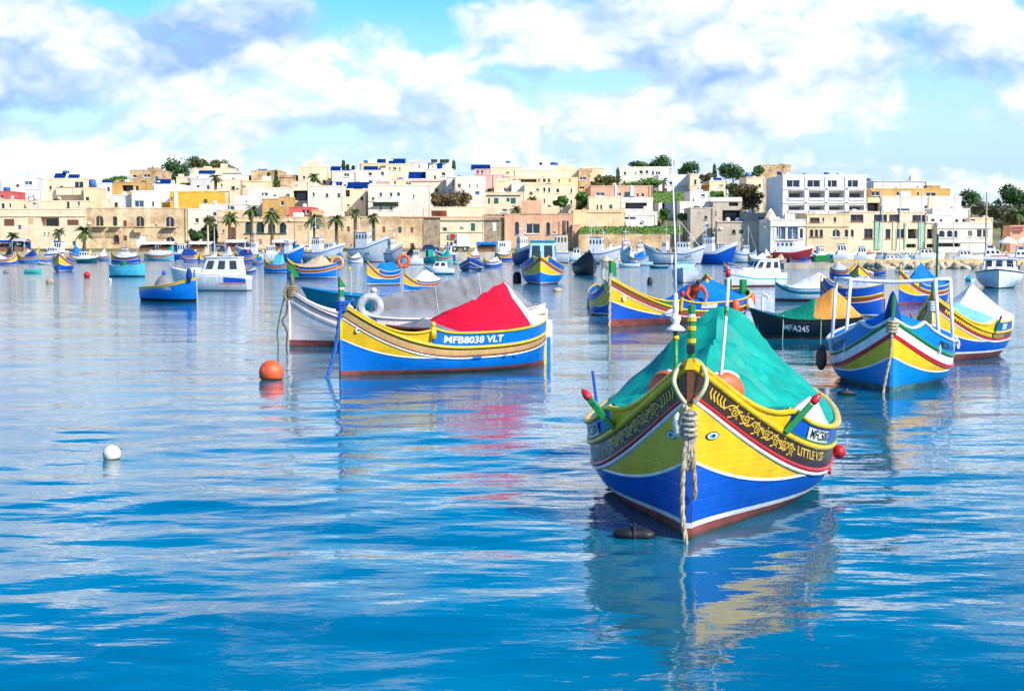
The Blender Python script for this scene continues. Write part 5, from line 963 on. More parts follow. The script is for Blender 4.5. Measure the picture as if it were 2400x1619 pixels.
for sd in (1, -1):
    u = 0.838; a = hA.P(u, hA.zr(u) + .02, sd, .05); b = hA.P(u - .012, hA.capz(.825) + .05, sd, .17); d = (b - a).normalized()
    a2 = a - d * 0.02; w = Vector((0.045, 0, 0)); n = d.cross(w).normalized() * .028
    pm = MB().add([a2 - w - n, a2 + w - n, a2 + w + n, a2 - w + n, b - w - n, b + w - n, b + w + n, b - w + n], [(0, 1, 5, 4), (1, 2, 6, 5), (2, 3, 7, 6), (3, 0, 4, 7), (4, 5, 6, 7)]).build('bow_post', PG, rA, bevel=.006)
    MB().tube([b, b + d * .02, b + d * .05, b + d * .09, b + d * .12], [.028, .038, .038, .028, .006], 10).build('post_tip', PR, pm, True)
    # eye on the bow panel
    ue, ze = 0.972, 0.86
    m = MB()
    for (ru, rz, off, mi) in ((.030, .036, .010, 0), (.024, .028, .014, 1), (.014, .020, .018, 2), (.007, .010, .021, 3)):
        c = hA.P(ue, ze, sd); ring = [hA.P(ue + ru * 1.1 / hA.L * math.cos(t) * 2, ze + rz * math.sin(t), sd, off) for t in [k * math.pi / 8 for k in range(16)]]
        m.add(ring, [tuple(range(16))], mi)
    m.build('painted_eye', [PK, PW, PC, PK], rA)
    # gold scrollwork
    m = MB(); zc = lambda u: hA.zr(u) - 0.105
    uu = [0.80 + 0.165 * k / 90 for k in range(91)]
    stroke_on(m, hA, [(u, zc(u) + .045 * math.sin((u - .80) * 2 * math.pi / .043)) for u in uu], .011, sd, .006)
    for k in range(7):
        uc = 0.8108 + .0215 * k; s2 = 1 if k % 2 == 0 else -1; z0 = zc(uc) - .010 * s2
        stroke_on(m, hA, [(uc + .034 / hA.L * (1 - t / 14) * 1.5 * math.cos(.9 * t * s2 + 1), z0 + .046 * (1 - t / 14) * math.sin(.9 * t * s2 + 1)) for t in range(13)], .010, sd, .007)
        for a in range(5):
            t = .5 + a * 1.25; stroke_on(m, hA, [(uc + .045 / hA.L * math.cos(t), z0 + .045 * math.sin(t)), (uc + .085 / hA.L * math.cos(t + .25), z0 + .062 * math.sin(t + .25))], .012, sd, .008)
    for k in range(5):
        stroke_on(m, hA, [(.957 + .005 * k, zc(.957 + .005 * k) - .05), (.959 + .005 * k, zc(.959 + .005 * k) + .0), (.956 + .005 * k, zc(.956 + .005 * k) + .05)], .014, sd, .007)
    m.build('scrollwork', paint('gold', (0.72, 0.46, 0.03)), rA)
    # registration plate
    c0, c1 = .765, .665
    m = MB(); band(m, hA, lambda u: hA.zr(u) + .045, lambda u: hA.zr(u) + .155, c1, c0, off=.016, nu=8, nz=2, sides=(sd,)); m.build('registration_plate', PW, rA)
    text_on(hA, 'MFC5007' if sd > 0 else 'MFC5007', .760 if sd > 0 else .670, lambda u: hA.zr(u) + .062, .125, sd, PK, rA, 'registration_number', .021, shear=.25, squash=1.22, bold=.002)
text_on(hA, 'LITTLE V.ST', .79, lambda u: hA.zr(u) - .125, .115, 1, paint('gold', (0.72, 0.46, 0.03)), rA, 'boat_name', .006, squash=1.25, bold=.002)
rail(MB(), hA, lambda u: hA.zr(u) + .034, .03, .014, 0.05, .82, 40).build('green_bead', PG, rA, True)
m = MB(); m.tube([(xb - .42, -.155, 1.0), (xb - .42, -.165, 1.74)], .022, 8, 0)
m.lathe([(.001, 0), (.028, 0), (.028, .035), (.001, .035)], 8, (xb - .42, -.163, 1.66), 1); m.lathe([(.001, 0), (.03, 0), (.03, .03), (.001, .03)], 8, (xb - .42, -.157, 1.03), 1)
m.build('antenna_post', [PG, PY], rA, True)
m = MB(); m.lathe([(.001, 1.735), (.085, 1.74), (.08, 1.755), (.035, 1.79), (.03, 1.80), (.045, 1.83), (.045, 1.86), (.02, 1.88), (.028, 1.92), (.028, 1.99), (.018, 2.0), (.018, 2.06), (.001, 2.06)], 12, (xb - .42, -.165, 0)); m.tube([(xb - .42, -.165, 1.93), (xb - .42, -.30, 1.86)], [.02, .012], 7)
m.build('antenna_mount', PW, rA, True)
MB().tube([(xb - .42, -.165, 2.0), (xb - .42, -.17, 2.4), (xb - .42, -.22, 3.54)], [.011, .008, .004], 6).build('whip_antenna', PW, rA, True)
m = MB(); q = spline([(xb - .50, .20, 1.05), (xb - .52, .235, 1.5), (xb - .55, .27, 2.0), (xb - .56, .275, 2.2)], 4); m.tube(q, .015, 7, 0); m.lathe([(.001, 0), (.02, 0), (.02, .07), (.001, .07)], 8, (xb - .56, .275, 2.2), 1); m.lathe([(.001, 0), (.018, 0), (.018, .09), (.001, .09)], 8, (xb - .545, .262, 1.86), 2)
m.build('boathook_pole', [PW, PR, PG], rA, True)
MB().tube([(xb - 1.9, -1.02, .7), (xb - 1.95, -1.10, 1.25)], .014, 6).build('side_pole', PB, rA)
m = MB(); rope(m, [(xb - .45, .30, .98), (xb - .9, .50, .90), (xb - 1.3, .66, .86)], .008); rope(m, [(xb - .45, -.30, .98), (xb - .9, -.50, .90), (xb - 1.3, -.66, .86)], .008); m.build('side_line', RPW, rA)
for k, (sd, uu_, zz_, r_) in enumerate(((1, .43, .31, .075), (-1, .44, .26, .05))):
    MB().lathe([(.001, r_), (r_ * .5, r_ * .88), (r_ * .87, r_ * .5), (r_, 0), (r_ * .87, -r_ * .5), (r_ * .5, -r_ * .88), (.001, -r_)], 12, hA.P(uu_, zz_, sd, r_ + .01)).build('red_fender', PR, rA, True)
m = MB(); c = hA.P(.60, .26, 1, .02); m.tube([c + Vector((-.06, .01, .01)), c, c + Vector((.06, .012, .015))], .02, 6); m.tube([c, c + Vector((-.03, .015, -.03))], .018, 6); m.build('red_cleat', PR, rA)
for sd in (-1, 1):     # round orange fenders lying behind the bow
    c = rA.matrix_basis @ Vector((xb - .56, sd * .25, 1.19)); pr = [(.001, -.085), (.10, -.08), (.17, -.05), (.195, 0), (.17, .05), (.10, .08), (.001, .085)]
    o = MB().lathe(pr, 20, (0, 0, 0), 0, 'x').build('round_fender', BUO, None, True); o.location = c; o.rotation_euler = (R(25 * sd), 0, R(-101.5 + 30 * sd))
    tag(o, 'round orange fender lashed behind the carved bow, on its ' + ('mooring float side' if sd < 0 else 'pole and red tip side'), 'fender', 'orange fenders on the green tarped boat')
    mb = MB().torus((0, 0, 0), .182, .022, 'x', 24, 6, a0=R(20), a1=R(110)); mb.build('white_band', PW, o, True)

# --- red-tarped boat
bB = bs((801, 881), (1274, 853)); bB = (bB[0], bB[1], bB[2])
rB, hB = luzzu('blue and yellow fishing boat under a bright red tarpaulin, lettered in white', bB[0], bB[1], L=bB[2], B=1.95, zb=1.32, zm=0.50, zs=0.74, wash=0.28, up=0.70, side=PBR, strake=PTN, mold1=PBN, mold2=PW, stem=PBR,
               st_h=.16, ant=.055, boot=PA, pfrac=.62, pj=.68, stem_h=0, posts=False, stern_h=.18, group=None, deck=PCR)
for o_ in rB.children:
    if o_.name.startswith('washboard'): o_.data.materials[0] = PBR
tarp(hB, hB.capz, [(0.05, .95), (0.10, 1.05), (0.205, 1.66), (0.215, 1.67), (0.665, .80)], TR, rB, amp=0.075, seed=5.1, p=1.10, over=.01, nu=60, nv=31)
tarp(hB, hB.capz, [(0.02, .98), (0.08, 1.02), (0.15, 1.40), (0.208, 1.72), (0.213, 1.64)], TW, rB, 'white_awning_flap', amp=0.02, seed=1.1, p=1.04, over=.03, nu=24)
tarp(hB, hB.capz, [(0.55, .80), (0.605, 1.02), (0.62, 1.03), (0.68, .80)], TGY, rB, 'grey_canvas', amp=0.02, seed=8.0, p=1.1, over=-.02, nu=24)
text_on(hB, 'MFB8038 VLT', .655, lambda u: hB.zr(u) + .085, .18, 1, PW, rB, 'registration_number', .012, squash=1.3, bold=.006)
xB = hB.L / 2
m = MB(); m.box(xB - .05, xB + .05, -.04, .04, 1.36, 1.48, 2); m.box(xB - .045, xB + .045, -.035, .035, 1.48, 1.62, 0); m.box(xB - .045, xB + .045, -.036, .036, 1.62, 1.66, 1)
m.add([(xB - .09, -.035, 1.66), (xB + .045, -.035, 1.66), (xB + .045, .035, 1.66), (xB - .09, .035, 1.66), (xB + .045, -.035, 1.86), (xB + .045, .035, 1.86)], [(0, 1, 4), (3, 5, 2), (0, 4, 5, 3), (1, 2, 5, 4)], 0); m.build('stem_head', [PG, PW, PGR], rB)
m = MB()
for k in range(4): m.torus((xB - .02, 0, 1.24 + .05 * k), .10, .026, 'z', 14, 6)
m.tube(spline([(xB + .02, .1, 1.33), (xB - .12, .16, 1.40), (xB - .2, .10, 1.45), (xB - .25, .02, 1.30)], 4), .022, 6); m.build('blue_lashing', RPB, rB, True)
m = MB(); rope(m, [(xB + .06, .08, 1.30), (xB + .12, .10, 1.0), (xB + .20, .14, .62), (xB + .36, .22, .22), (xB + .52, .28, -.05), (xB + .6, .3, -.25)], .035, 12); m.build('mooring_rope', RPB, rB, True)
u = .70; c = hB.P(u, hB.capz(u), 1, .0); m = MB().box(c.x - .05, c.x + .05, c.y - .03, c.y + .03, c.z - .2, c.z + .02); m.lathe([(.001, .13), (.04, .11), (.05, .075), (.04, .04), (.03, .02), (.035, .0)], 8, (c.x, c.y, c.z)); m.build('bow_post', PY, rB, True)
for u, s in ((.50, .10), (.36, .05), (.30, .05)):
    c = hB.P(u, .30, 1, .01); MB().box(c.x - s, c.x + s, c.y - .01, c.y + .03, c.z - .02, c.z + .02).build('rowlock_cleat', PBR, rB, bevel=.01)
m = MB(); c = hB.P(.955, .86, 1, .012); m.lathe([(.001, .0), (.05, 0), (.05, .012), (.001, .012)], 12, (c.x, c.y, c.z), 0, 'y'); m.lathe([(.001, .012), (.022, .012), (.022, .018), (.001, .018)], 10, (c.x, c.y, c.z), 1, 'y'); m.build('painted_eye', [PW, PK], rB)
for z0_, col_ in ((-.005, PK),):
    rail(MB(), hB, lambda u: hB.zr(u) - .038, .012, .02).build('black_line', PK, rB, True)

# --- pale pink boat behind it, grey tarpaulin
bC = (wl(682, 812), 188.0, 6.2)
rC, hC = luzzu('pale pink boat under a grey tarpaulin moored behind the red tarped one', bC[0], bC[1], L=6.2, B=2.2, zb=1.3, zm=.50, zs=.8, up=.74, side=PPK, panel=PPK, pline=None, strake=PPK, mold1=PPK, mold2=PPK, rail=PPK, bul=PPK, cap=PPK, stem=PPK, boot=PA, ant=.12, stem_h=0, posts=False, group=None, stern_h=0)
for o_ in rC.children:
    if o_.name.startswith('washboard'): o_.data.materials[0] = PPK
rail(MB(), hC, lambda u: hC.zr(u) - .04, .03, .02).build('maroon_line', PMAR, rC, True)  # thin maroon rail just below the sheer rail
tarp(hC, hC.capz, [(0.04, .9), (0.20, 1.74), (0.22, 1.77), (0.68, 1.12), (0.69, .75)], TGY, rC, lash=(.35, .62), amp=.075, seed=3.7, p=1.05, over=.04, nu=60, nv=31)
text_on(hC, '2070', .755, lambda u: hC.zr(u) - .01, .25, 1, PB, rC, 'registration_number', .014, bold=.004)
xC = hC.L / 2
m = MB().tube([(xC - .02, 0, 1.28), (xC - .05, 0, 1.5), (xC - .03, 0, 1.74)], [.075, .06, .055], 8); m.build('stem_head', mat('driftwood', (.17, .14, .11), .9, var=.3, scale=8), rC, True)
m = MB(); m.add([(xC - .02, -.03, 1.66), (xC - .02, .03, 1.66), (xC - .22, .03, 1.66), (xC - .22, -.03, 1.66), (xC + .03, -.03, 1.98), (xC + .03, .03, 1.98), (xC - .10, .03, 1.88), (xC - .1, -.03, 1.88)], [(0, 1, 5, 4), (1, 2, 6, 5), (2, 3, 7, 6), (3, 0, 4, 7), (4, 5, 6, 7)]); m.build('green_fin', PG, rC)
m = MB()
for k in range(5): m.torus((xC - .03, 0, 1.22 + .055 * k), .11, .028, 'z', 12, 6)
rope(m, [(xC + .05, .1, 1.5), (xC + .16, .12, 1.25), (xC + .06, .14, 1.1)], .03); m.build('rope_lashing', mat('old_rope', (.28, .21, .11), .9, var=.4, scale=18), rC, True)
m = MB(); rope(m, [(xC + .08, .06, 1.4), (xC + .22, .10, .9), (xC + .32, .16, .35), (xC + .30, .2, .05), (xC + .34, .2, -.2)], .018); rope(m, [(xC + .07, .06, 1.2), (xC + .10, .08, .8), (xC + .20, .1, .62), (xC + .09, .1, .35), (xC + .12, .1, -.1)], .022); m.build('mooring_rope', RPD, rC, True)
u = .77
for sd in (1, -1):
    c = hC.P(u, hC.capz(u), sd); m = MB(); m.tube([(c.x, c.y, c.z - .1), (c.x, c.y, c.z + .10), (c.x + .02, c.y, c.z + .2)], [.07, .045, .05], 7); m.build('bow_post', PPK, rC, True)
tc_ = rC.matrix_basis @ Vector((hC.L * .20, .93, .98))
o = MB().torus((0, 0, 0), .23, .10, 'y', 26, 10).build('tyre_fender', mat('pale_rubber', (.46, .46, .47), .7, var=.22, scale=7), None, True); o.location = tc_; o.rotation_euler = (0, 0, R(8)); tag(o, 'pale grey tyre standing against the grey tarpaulin', 'tyre')

# --- teal boat beyond the pink one
rD, hD = motorboat('long dark teal open boat half hidden behind the pink boat', wl(738, 737), 172, L=5.0, B=1.6, zb=.95, zm=.62, zs=.7, hull=PT, stripe=PT, top=PT, sz=.1, deckc=PBR, group=None, name='open_boat', cat='boat', rake=.5)
text_on(hD, 'E742', .60, lambda u: .48, .14, 1, PW, rD, 'registration_number')
MB().tube([(1.2, 0, .6), (1.2, 0, 1.5)], .02, 6).build('thin_pole', STL, rD)

# --- luzzu with blue sheet and a crouching person
bE = bs((1429, 768), (1740, 744))
rE, hE = luzzu('blue and yellow fishing boat with a crumpled blue sheet and a person in orange aboard', bE[0], bE[1], L=bE[2], B=2.4, zb=1.42, zm=.40, zs=.74, wash=.25, up=.72, strake=PBN, mold1=PR, ant=.20, boot=PA, pfrac=.60, pj=.72, st_h=.15, bul=PG, stem_h=0, group=None, deck=PBR, stern_h=0, posts=False)
xE = hE.L / 2
m = MB().tube([(xE - .02, 0, 1.4), (xE - .02, 0, 1.6)], .07, 8); m.build('stem_head', PGR, rE)
m = MB(); m.add([(xE, -.05, 1.5), (xE, .05, 1.5), (xE - .3, .05, 1.5), (xE - .3, -.05, 1.5), (xE + .02, -.05, 1.98), (xE + .02, .05, 1.98), (xE - .26, .05, 1.9), (xE - .26, -.05, 1.9)], [(0, 1, 5, 4), (1, 2, 6, 5), (2, 3, 7, 6), (3, 0, 4, 7), (4, 5, 6, 7)]); m.build('green_fin', PG, rE, bevel=.02)
m = MB(); rope(m, [(xE + .06, .03, 1.5), (xE + .10, .06, 1.2), (xE + .09, .05, .7), (xE + .12, .06, -.2)], .045, 9); m.build('mooring_rope', RP, rE, True)
m = MB(); q = spline([(xE + .02, -.2, 1.75), (xE + .08, -.2, 1.5), (xE + .03, -.1, 1.3), (xE + .06, .02, 1.1)], 4); m.tube(q, .04, 6); m.build('bow_fender_line', mat('pale_green_line', (.35, .5, .33), .7), rE)
tarp(hE, lambda u: hE.capz(u) - .05, [(0.10, .85), (0.16, .95), (.24, 1.22), (.40, 1.18), (.47, .75)], TB, rE, 'blue_sheet', amp=.10, seed=4.4, p=1.3, over=-.15, nu=44, nv=31)
for sd, uu_ in ((1, .06), (-1, .06)):
    c = hE.P(uu_, .9, sd, -.25); MB().box(c.x - .16, c.x + .16, c.y - .06, c.y + .06, .65, 1.28).build('stern_board', PG, rE, bevel=.02)
m = MB(); band(m, hE, lambda u: hE.zr(u) + .09, lambda u: hE.zr(u) + .27, .49, .60, off=.02, nu=8, sides=(1,)); m.build('registration_plate', PW, rE)
text_on(hE, 'MFB 073', .597, lambda u: hE.zr(u) + .12, .17, 1, PGR, rE, 'registration_number', .028, squash=1.0)
c = hE.P(.955, .86, 1, .015); MB().lathe([(.001, 0), (.09, 0), (.09, .015), (.001, .015)], 10, c, 0, 'y').build('painted_eye', PW, rE)
u = .72; c = hE.P(u, hE.capz(u), 1); m = MB().tube([(c.x, c.y, c.z - .35), (c.x + .02, c.y + .04, c.z + .06)], .05, 7); m.build('bow_post', PY, rE); MB().lathe([(.001, .2), (.07, .16), (.08, .08), (.04, 0)], 8, (c.x + .02, c.y + .05, c.z + .06)).build('post_tip', PR, rE, True)
for (u, mm, nm) in ((.045, BUO, 'orange_fender'), (.20, BUW, 'white_fender'), (.36, BUO, 'orange_float')):
    c = hE.P(u, .50 if u > .1 else .62, 1, .12); o = MB().lathe([(.001, .22), (.08, .2), (.13, .1), (.14, -.05), (.11, -.16), (.001, -.22)], 12).build(nm, mm, None, True); o.location = rE.matrix_basis @ c
    tag(o, {'orange_fender': 'orange fender hanging at the stern of the boat with the blue sheet', 'white_fender': 'white cylindrical fender on the side of the boat with the blue sheet', 'orange_float': 'small orange float amidships on the boat with the blue sheet'}[nm], 'fender')
def person_crouched(root_m, loc, head):
    # one continuous body: crouching, leaning over the gunwale, arms reaching down in front
    J = {'pel': (-.30, 0, .42), 'spine': (-.12, 0, .66), 'chest': (.10, 0, .86), 'neck': (.22, 0, .95), 'hb': (.29, 0, .99), 'ht': (.38, 0, 1.03)}
    V = []; E = []; RR = []; ix = {}
    def add(n, p, r, par=None):
        ix[n] = len(V); V.append(p); RR.append(r)
        if par is not None: E.append((ix[par], ix[n]))
    add('pel', J['pel'], (.16, .15)); add('sp', J['spine'], (.15, .13), 'pel'); add('ch', J['chest'], (.17, .14), 'sp'); add('nk', J['neck'], (.06, .06), 'ch'); add('hb', J['hb'], (.085, .085), 'nk'); add('ht', J['ht'], (.095, .10), 'hb'); add('hc', (.47, 0, .99), (.055, .06), 'ht')
    for s, n in ((1, 'l'), (-1, 'r')):
        add('sh' + n, (.12, .19 * s, .86), (.075, .075), 'ch'); add('el' + n, (.16, .33 * s, .62), (.055, .055), 'sh' + n); add('wr' + n, (.36, .24 * s, .46), (.04, .04), 'el' + n); add('pa' + n, (.43, .21 * s, .42), (.035, .045), 'wr' + n)
        for k in range(4): add('f%d%s' % (k, n), (.50 - .006 * k, (.18 + .02 * k) * s, .37 + .004 * k), (.011, .011), 'pa' + n)
        add('th' + n, (.45, .16 * s, .40), (.012, .012), 'pa' + n)
        add('hip' + n, (-.28, .11 * s, .38), (.11, .11), 'pel'); add('kn' + n, (.12, .17 * s, .34), (.075, .075), 'hip' + n); add('an' + n, (-.16, .15 * s, .08), (.05, .05), 'kn' + n); add('to' + n, (.06, .16 * s, .035), (.045, .035), 'an' + n)
    me = bpy.data.meshes.new('person'); me.from_pydata(V, E, []); o = bpy.data.objects.new('person', me); COL.objects.link(o)
    md = o.modifiers.new('skin', 'SKIN'); sv = me.skin_vertices[0].data
    for i, r in enumerate(RR): sv[i].radius = r
    sv[0].use_root = True
    o.modifiers.new('sub', 'SUBSURF').levels = 2; o.modifiers['sub'].render_levels = 2
    dg = bpy.context.evaluated_depsgraph_get(); me2 = bpy.data.meshes.new_from_object(o.evaluated_get(dg)); bpy.data.objects.remove(o)
    for mm in (paint('orange_jacket', (.80, .10, .02), .8), paint('navy_trousers', (.01, .02, .06), .8), mat('skin', (.42, .22, .14), .6, var=.08), mat('brown_hair', (.10, .055, .03), .85, var=.3, scale=20)): me2.materials.append(mm)
    for p in me2.polygons:
        c = p.center; p.use_smooth = True
        p.material_index = 3 if (c.x > .30 and c.z > .955) else 2 if (c.x > .235 and c.z > .86 and abs(c.y) < .12) or (c.x > .385 and c.z < .5) else 1 if c.z < .5 and c.x < .3 and abs(c.y) < .27 else 0
    o = bpy.data.objects.new('person', me2); COL.objects.link(o); o.location = loc; o.rotation_euler = (0, 0, head)
    m = MB()
    for s in (1, -1):
        m.lathe([(.001, .02), (.012, .012), (.014, 0), (.001, -.01)], 6, (.445, .035 * s, .96))
    m.lathe([(.001, .015), (.014, .0), (.016, -.02), (.001, -.03)], 6, (.475, 0, .925)); m.build('face_features', _M['skin'], o, True)
    return o
o = person_crouched(None, rE.matrix_basis @ Vector((hE.L * -.03, .38, .26)), R(-78)); tag(o, 'person in an orange jacket crouching in the boat with the blue sheet', 'person')
# ================================================================== middle distance, right
GT = 'traditional painted fishing boats'
def fit(root, h, hd, x0, x1, yw, ytop=None, ztop=1.5):      # scale and set a boat so that it fills x0..x1 at waterline yw in the photograph
    he = hd + math.degrees(math.atan(((x0 + x1) / 2 - CX) / FPX)); c_, s_ = abs(math.cos(R(he))), abs(math.sin(R(he))); D0 = wl((x0 + x1) / 2, yw).y; D = D0; s = 1
    for _ in range(4): s = (x1 - x0) / FPX * D / (c_ * h.L + s_ * h.B); D = D0 + (s_ * h.L * .5 + c_ * h.B * .35) * s
    root.location = (((x0 + x1) / 2 - CX) / FPX * D, D, 0); sz = s * 1.1
    if ytop is not None: sz = max(.5 * s, min(2.4 * s, at((x0 + x1) / 2, ytop, D).z / ztop))
    root.scale = (s, s, sz); root.rotation_euler = (0, 0, R(hd))
# black boat with green and orange covers
rF, hF = motorboat('black open boat with deep green and orange covers, lettered MFA245', wl(1826, 795), 160, L=5.0, B=1.9, zb=1.12, zm=.72, zs=.85, hull=PK, stripe=PK, top=PK, sz=.12, ant=.10, deckc=PT, group=None, name='black_boat', cat='boat', rake=.45, pb=2.2)
cF = lambda u: hF.zr(u) + .02
tarp(hF, cF, [(.36, .98), (.46, 1.50), (.48, 1.48), (.83, .86)], TDG, rF, 'green_tarpaulin', amp=.04, seed=6.0, p=1.05, nu=40)
tarp(hF, cF, [(.03, .9), (.08, 1.05), (.30, 1.95), (.44, 1.52), (.475, 1.46)], TO, rF, 'orange_tarpaulin', amp=.03, seed=7.0, p=1.05, over=.015, nu=40)
text_on(hF, 'MFA245', .74, lambda u: hF.zr(u) - .44, .32, 1, PW, rF, 'registration_number', .012, squash=1.15, bold=.004)
m = MB(); rope(m, [(2.5, .05, 1.0), (2.55, .12, .4), (2.58, .15, -.2)], .03); rope(m, [(1.2, .8, .9), (1.2, .9, .4), (1.22, .95, -.2)], .022); rope(m, [(-.6, .95, .85), (-.6, 1.0, .4), (-.6, 1.02, -.2)], .022); m.build('mooring_rope', mat('pale_green_line', (.35, .5, .33), .7), rF, True)
m = MB(); m.tube(spline([(2.35, 0, 1.0), (2.38, 0, 1.45), (2.32, 0, 1.62), (2.15, 0, 1.62), (2.08, 0, 1.48)], 4), .055, 8); m.build('bow_davit', PW, rF, True)
fit(rF, hF, 160, 1774, 2032, 796, 724, 1.12)

# blue and white luzzu facing the camera with a pipe frame
rG, hG = luzzu('blue, white and yellow fishing boat facing us beneath a white pipe frame', wl(2089, 920), -103.5, L=5.4, B=2.15, zb=1.18, zm=.48, zs=.75, wash=.26, up=.9, side=PAZ, strake=PW, mold1=PR, mold2=PR, rail=PG, bul=PAZ, cap=PW, stem=PAZ, st_h=.17, ant=.10, anti=mat('weedy_antifoul', (.06, .16, .17), .7, var=.35, scale=5), boot=PAZ, pfrac=.60, pj=.62, stem_h=0, posts=False, group=None, deck=PLB)
for o_ in rG.children:
    if o_.name.startswith('washboard'): o_.data.materials[0] = PAZ
tarp(hG, hG.capz, [(.05, .85), (.5, .95), (.80, 1.25), (.92, 1.42), (.965, 1.50)], TB, rG, 'blue_cover', amp=.03, seed=3.3, p=1.0, nu=30, over=-.02)
MB().lathe([(.001, .50), (.05, .42), (.10, .25), (.14, .08), (.15, -.05)], 10, (2.50, 0, 1.20)).build('bow_hood', TNV, rG, True)
m = MB()
for (x0_, y0_, x1_, y1_) in ((.95, 1.05, .95, .98), (.95, -1.05, .95, -.98), (1.6, .80, 1.2, .72), (1.6, -.80, 1.2, -.72)): m.tube([(x0_, y0_, .6), (x1_, y1_, 1.86)], .032, 8)
m.tube(spline([(.95, -1.02, 1.86), (.95, 0, 1.80), (.95, .98, 1.86)], 5), .035, 8); m.tube([(.95, .98, 1.86), (1.2, .72, 1.86)], .03, 8); m.tube([(.95, -.98, 1.86), (1.2, -.72, 1.86)], .03, 8)
m.build('pipe_frame', PW, rG, True)
for sd, u0_ in ((1, .80), (-1, .70)): text_on(hG, 'MKCWI', u0_, lambda u: hG.zr(u) + .07, .15, sd, PK, rG, 'registration_number', .014, shear=.2, bold=.004)
m = MB()
for k in range(4): m.torus((2.72, 0, 1.02 + .055 * k), .085, .026, 'z', 12, 6)
rope(m, [(2.78, 0, 1.1), (2.80, -.03, .6), (2.84, -.12, .1), (2.86, -.14, -.2)], .024); m.build('mooring_rope', RP, rG, True)
MB().tube([(2.68, 0, 1.2), (2.66, .02, 1.62)], .035, 7).build('stem_head', PG, rG)
c = rG.matrix_basis @ Vector((.55, -1.24, .42)); o = MB().lathe([(.001, .24), (.06, .2), (.10, .05), (.10, -.12), (.05, -.22), (.001, -.24)], 10).build('brown_fender', mat('old_fender', (.16, .10, .07), .7, var=.4, scale=9), None, True); o.location = c; tag(o, 'worn brown fender hanging on the boat with the pipe frame', 'fender')

# big blue luzzu on the right with white awning
bH = (wl(2203, 852), 205.0, 5.6)
rH, hH = luzzu('blue and yellow boat with white awning and patterned bow band beside the pipe frame', bH[0], -122, L=4.8, B=2.1, zb=1.5, zm=.62, zs=.86, wash=.25, up=.62, strake=PDK, mold1=PR, ant=.16, pfrac=.66, pj=.68, st_h=.17, stem_h=.3, posts=True, group=None)
tarp(hH, hH.capz, [(.08, .95), (.18, 1.2), (.33, 1.72), (.35, 1.7), (.62, 1.1), (.70, .95)], TW, rH, 'white_awning', amp=.04, seed=2.0, p=1.04, nu=44)
tarp(hH, hH.capz, [(.52, .95), (.60, 1.35), (.64, 1.32), (.74, .95)], TLB, rH, 'light_blue_cover', amp=.03, seed=4.0, p=1.1, nu=20, over=-.03)
zc = lambda u: hH.zr(u) - .085
for sd in (1, -1):
    m = MB()
    for k in range(26):
        u = .64 + .012 * k; stroke_on(m, hH, [(u, zc(u) - .05), (u + .006, zc(u) + .05), (u + .012, zc(u) - .02)], .022, sd, .006)
    m.build('painted_pattern', PY, rH)
text_on(hH, 'NAZZARENU', .62, lambda u: hH.zr(u) - .13, .12, 1, paint('gold', (0.72, 0.46, 0.03)), rH, 'boat_name', .008, squash=1.1)
m = MB(); band(m, hH, lambda u: hH.zr(u) + .06, lambda u: hH.zr(u) + .20, .44, .52, off=.016, nu=6, sides=(1,)); m.build('registration_plate', PLB, rH)
text_on(hH, 'B08', .515, lambda u: hH.zr(u) + .08, .13, 1, PW, rH, 'registration_number', .024)
m = MB()
for (a_, b_) in ((.0, .42), (.05, .36), (-.05, .36)): c = hH.P(.86, b_, 1, .012); m.lathe([(.001, 0), (.07, 0), (.07, .012), (.001, .012)], 8, (c.x + a_, c.y, c.z), 0, 'y')
m.build('white_emblem', PW, rH)
for u in (.30, .24): c = hH.P(u, hH.zr(u) + .13, 1, .012); MB().box(c.x - .03, c.x + .03, c.y - .01, c.y + .012, c.z - .1, c.z + .1).build('white_stripe', PW, rH)
MB().box(-2.45, -2.34, -.05, .05, .9, 1.3).build('yellow_stern_post', PY, rH)
m = MB()
for k in range(4): m.torus((2.38, 0, 1.2 + .06 * k), .1, .03, 'z', 12, 6)
rope(m, [(2.46, .02, 1.2), (2.5, .06, .6), (2.55, .1, -.2)], .028); m.build('mooring_rope', RPW, rH, True)
fit(rH, hH, -124, 2104, 2408, 852, 690, 1.5)
# luzzu with blue tarpaulin behind it
rI, hI = luzzu('blue and yellow fishing boat with a peaked blue tarpaulin and a green post', wl(2112, 722), -130, L=6.5, B=2.4, zb=1.62, zm=.62, zs=.95, wash=.22, up=.78, ant=.06, boot=PR, stem_h=.3, group=GT)
tarp(hI, hI.capz, [(.15, 1.0), (.30, 1.3), (.55, 1.95), (.575, 1.95), (.80, 1.1)], TB, rI, 'blue_tarpaulin', amp=.05, seed=1.7, p=1.02, nu=40)
MB().tube([(-.2, 1.1, .7), (-.2, 1.15, 3.3)], .10, 8).build('green_post', mat('dark_green_post', (0.0, .11, .05), .5, var=.1), rI)
fit(rI, hI, -140, 2082, 2246, 716, 632, 1.62)
# blue luzzu partly hidden by the orange cover
rJ, hJ = luzzu('blue fishing boat with yellow rails half hidden behind the black boat', wl(1966, 742), 150, L=6.0, B=2.1, zb=1.35, zm=.75, zs=.95, wash=.36, up=.93, panel=PB, strake=PBN, bul=PB, stem_h=.2, posts=False, group=GT, deck=PLB)
tarp(hJ, hJ.capz, [(.05, 1.2), (.25, 1.55), (.45, 1.5), (.60, 1.15)], TLG, rJ, 'grey_sheet', amp=.06, seed=9.0, p=1.2, nu=26)
text_on(hJ, '82', .53, lambda u: hJ.zr(u) + .1, .22, 1, PW, rJ, 'registration_number', .014)
fit(rJ, hJ, 150, 1916, 2076, 744, 660, 1.35)
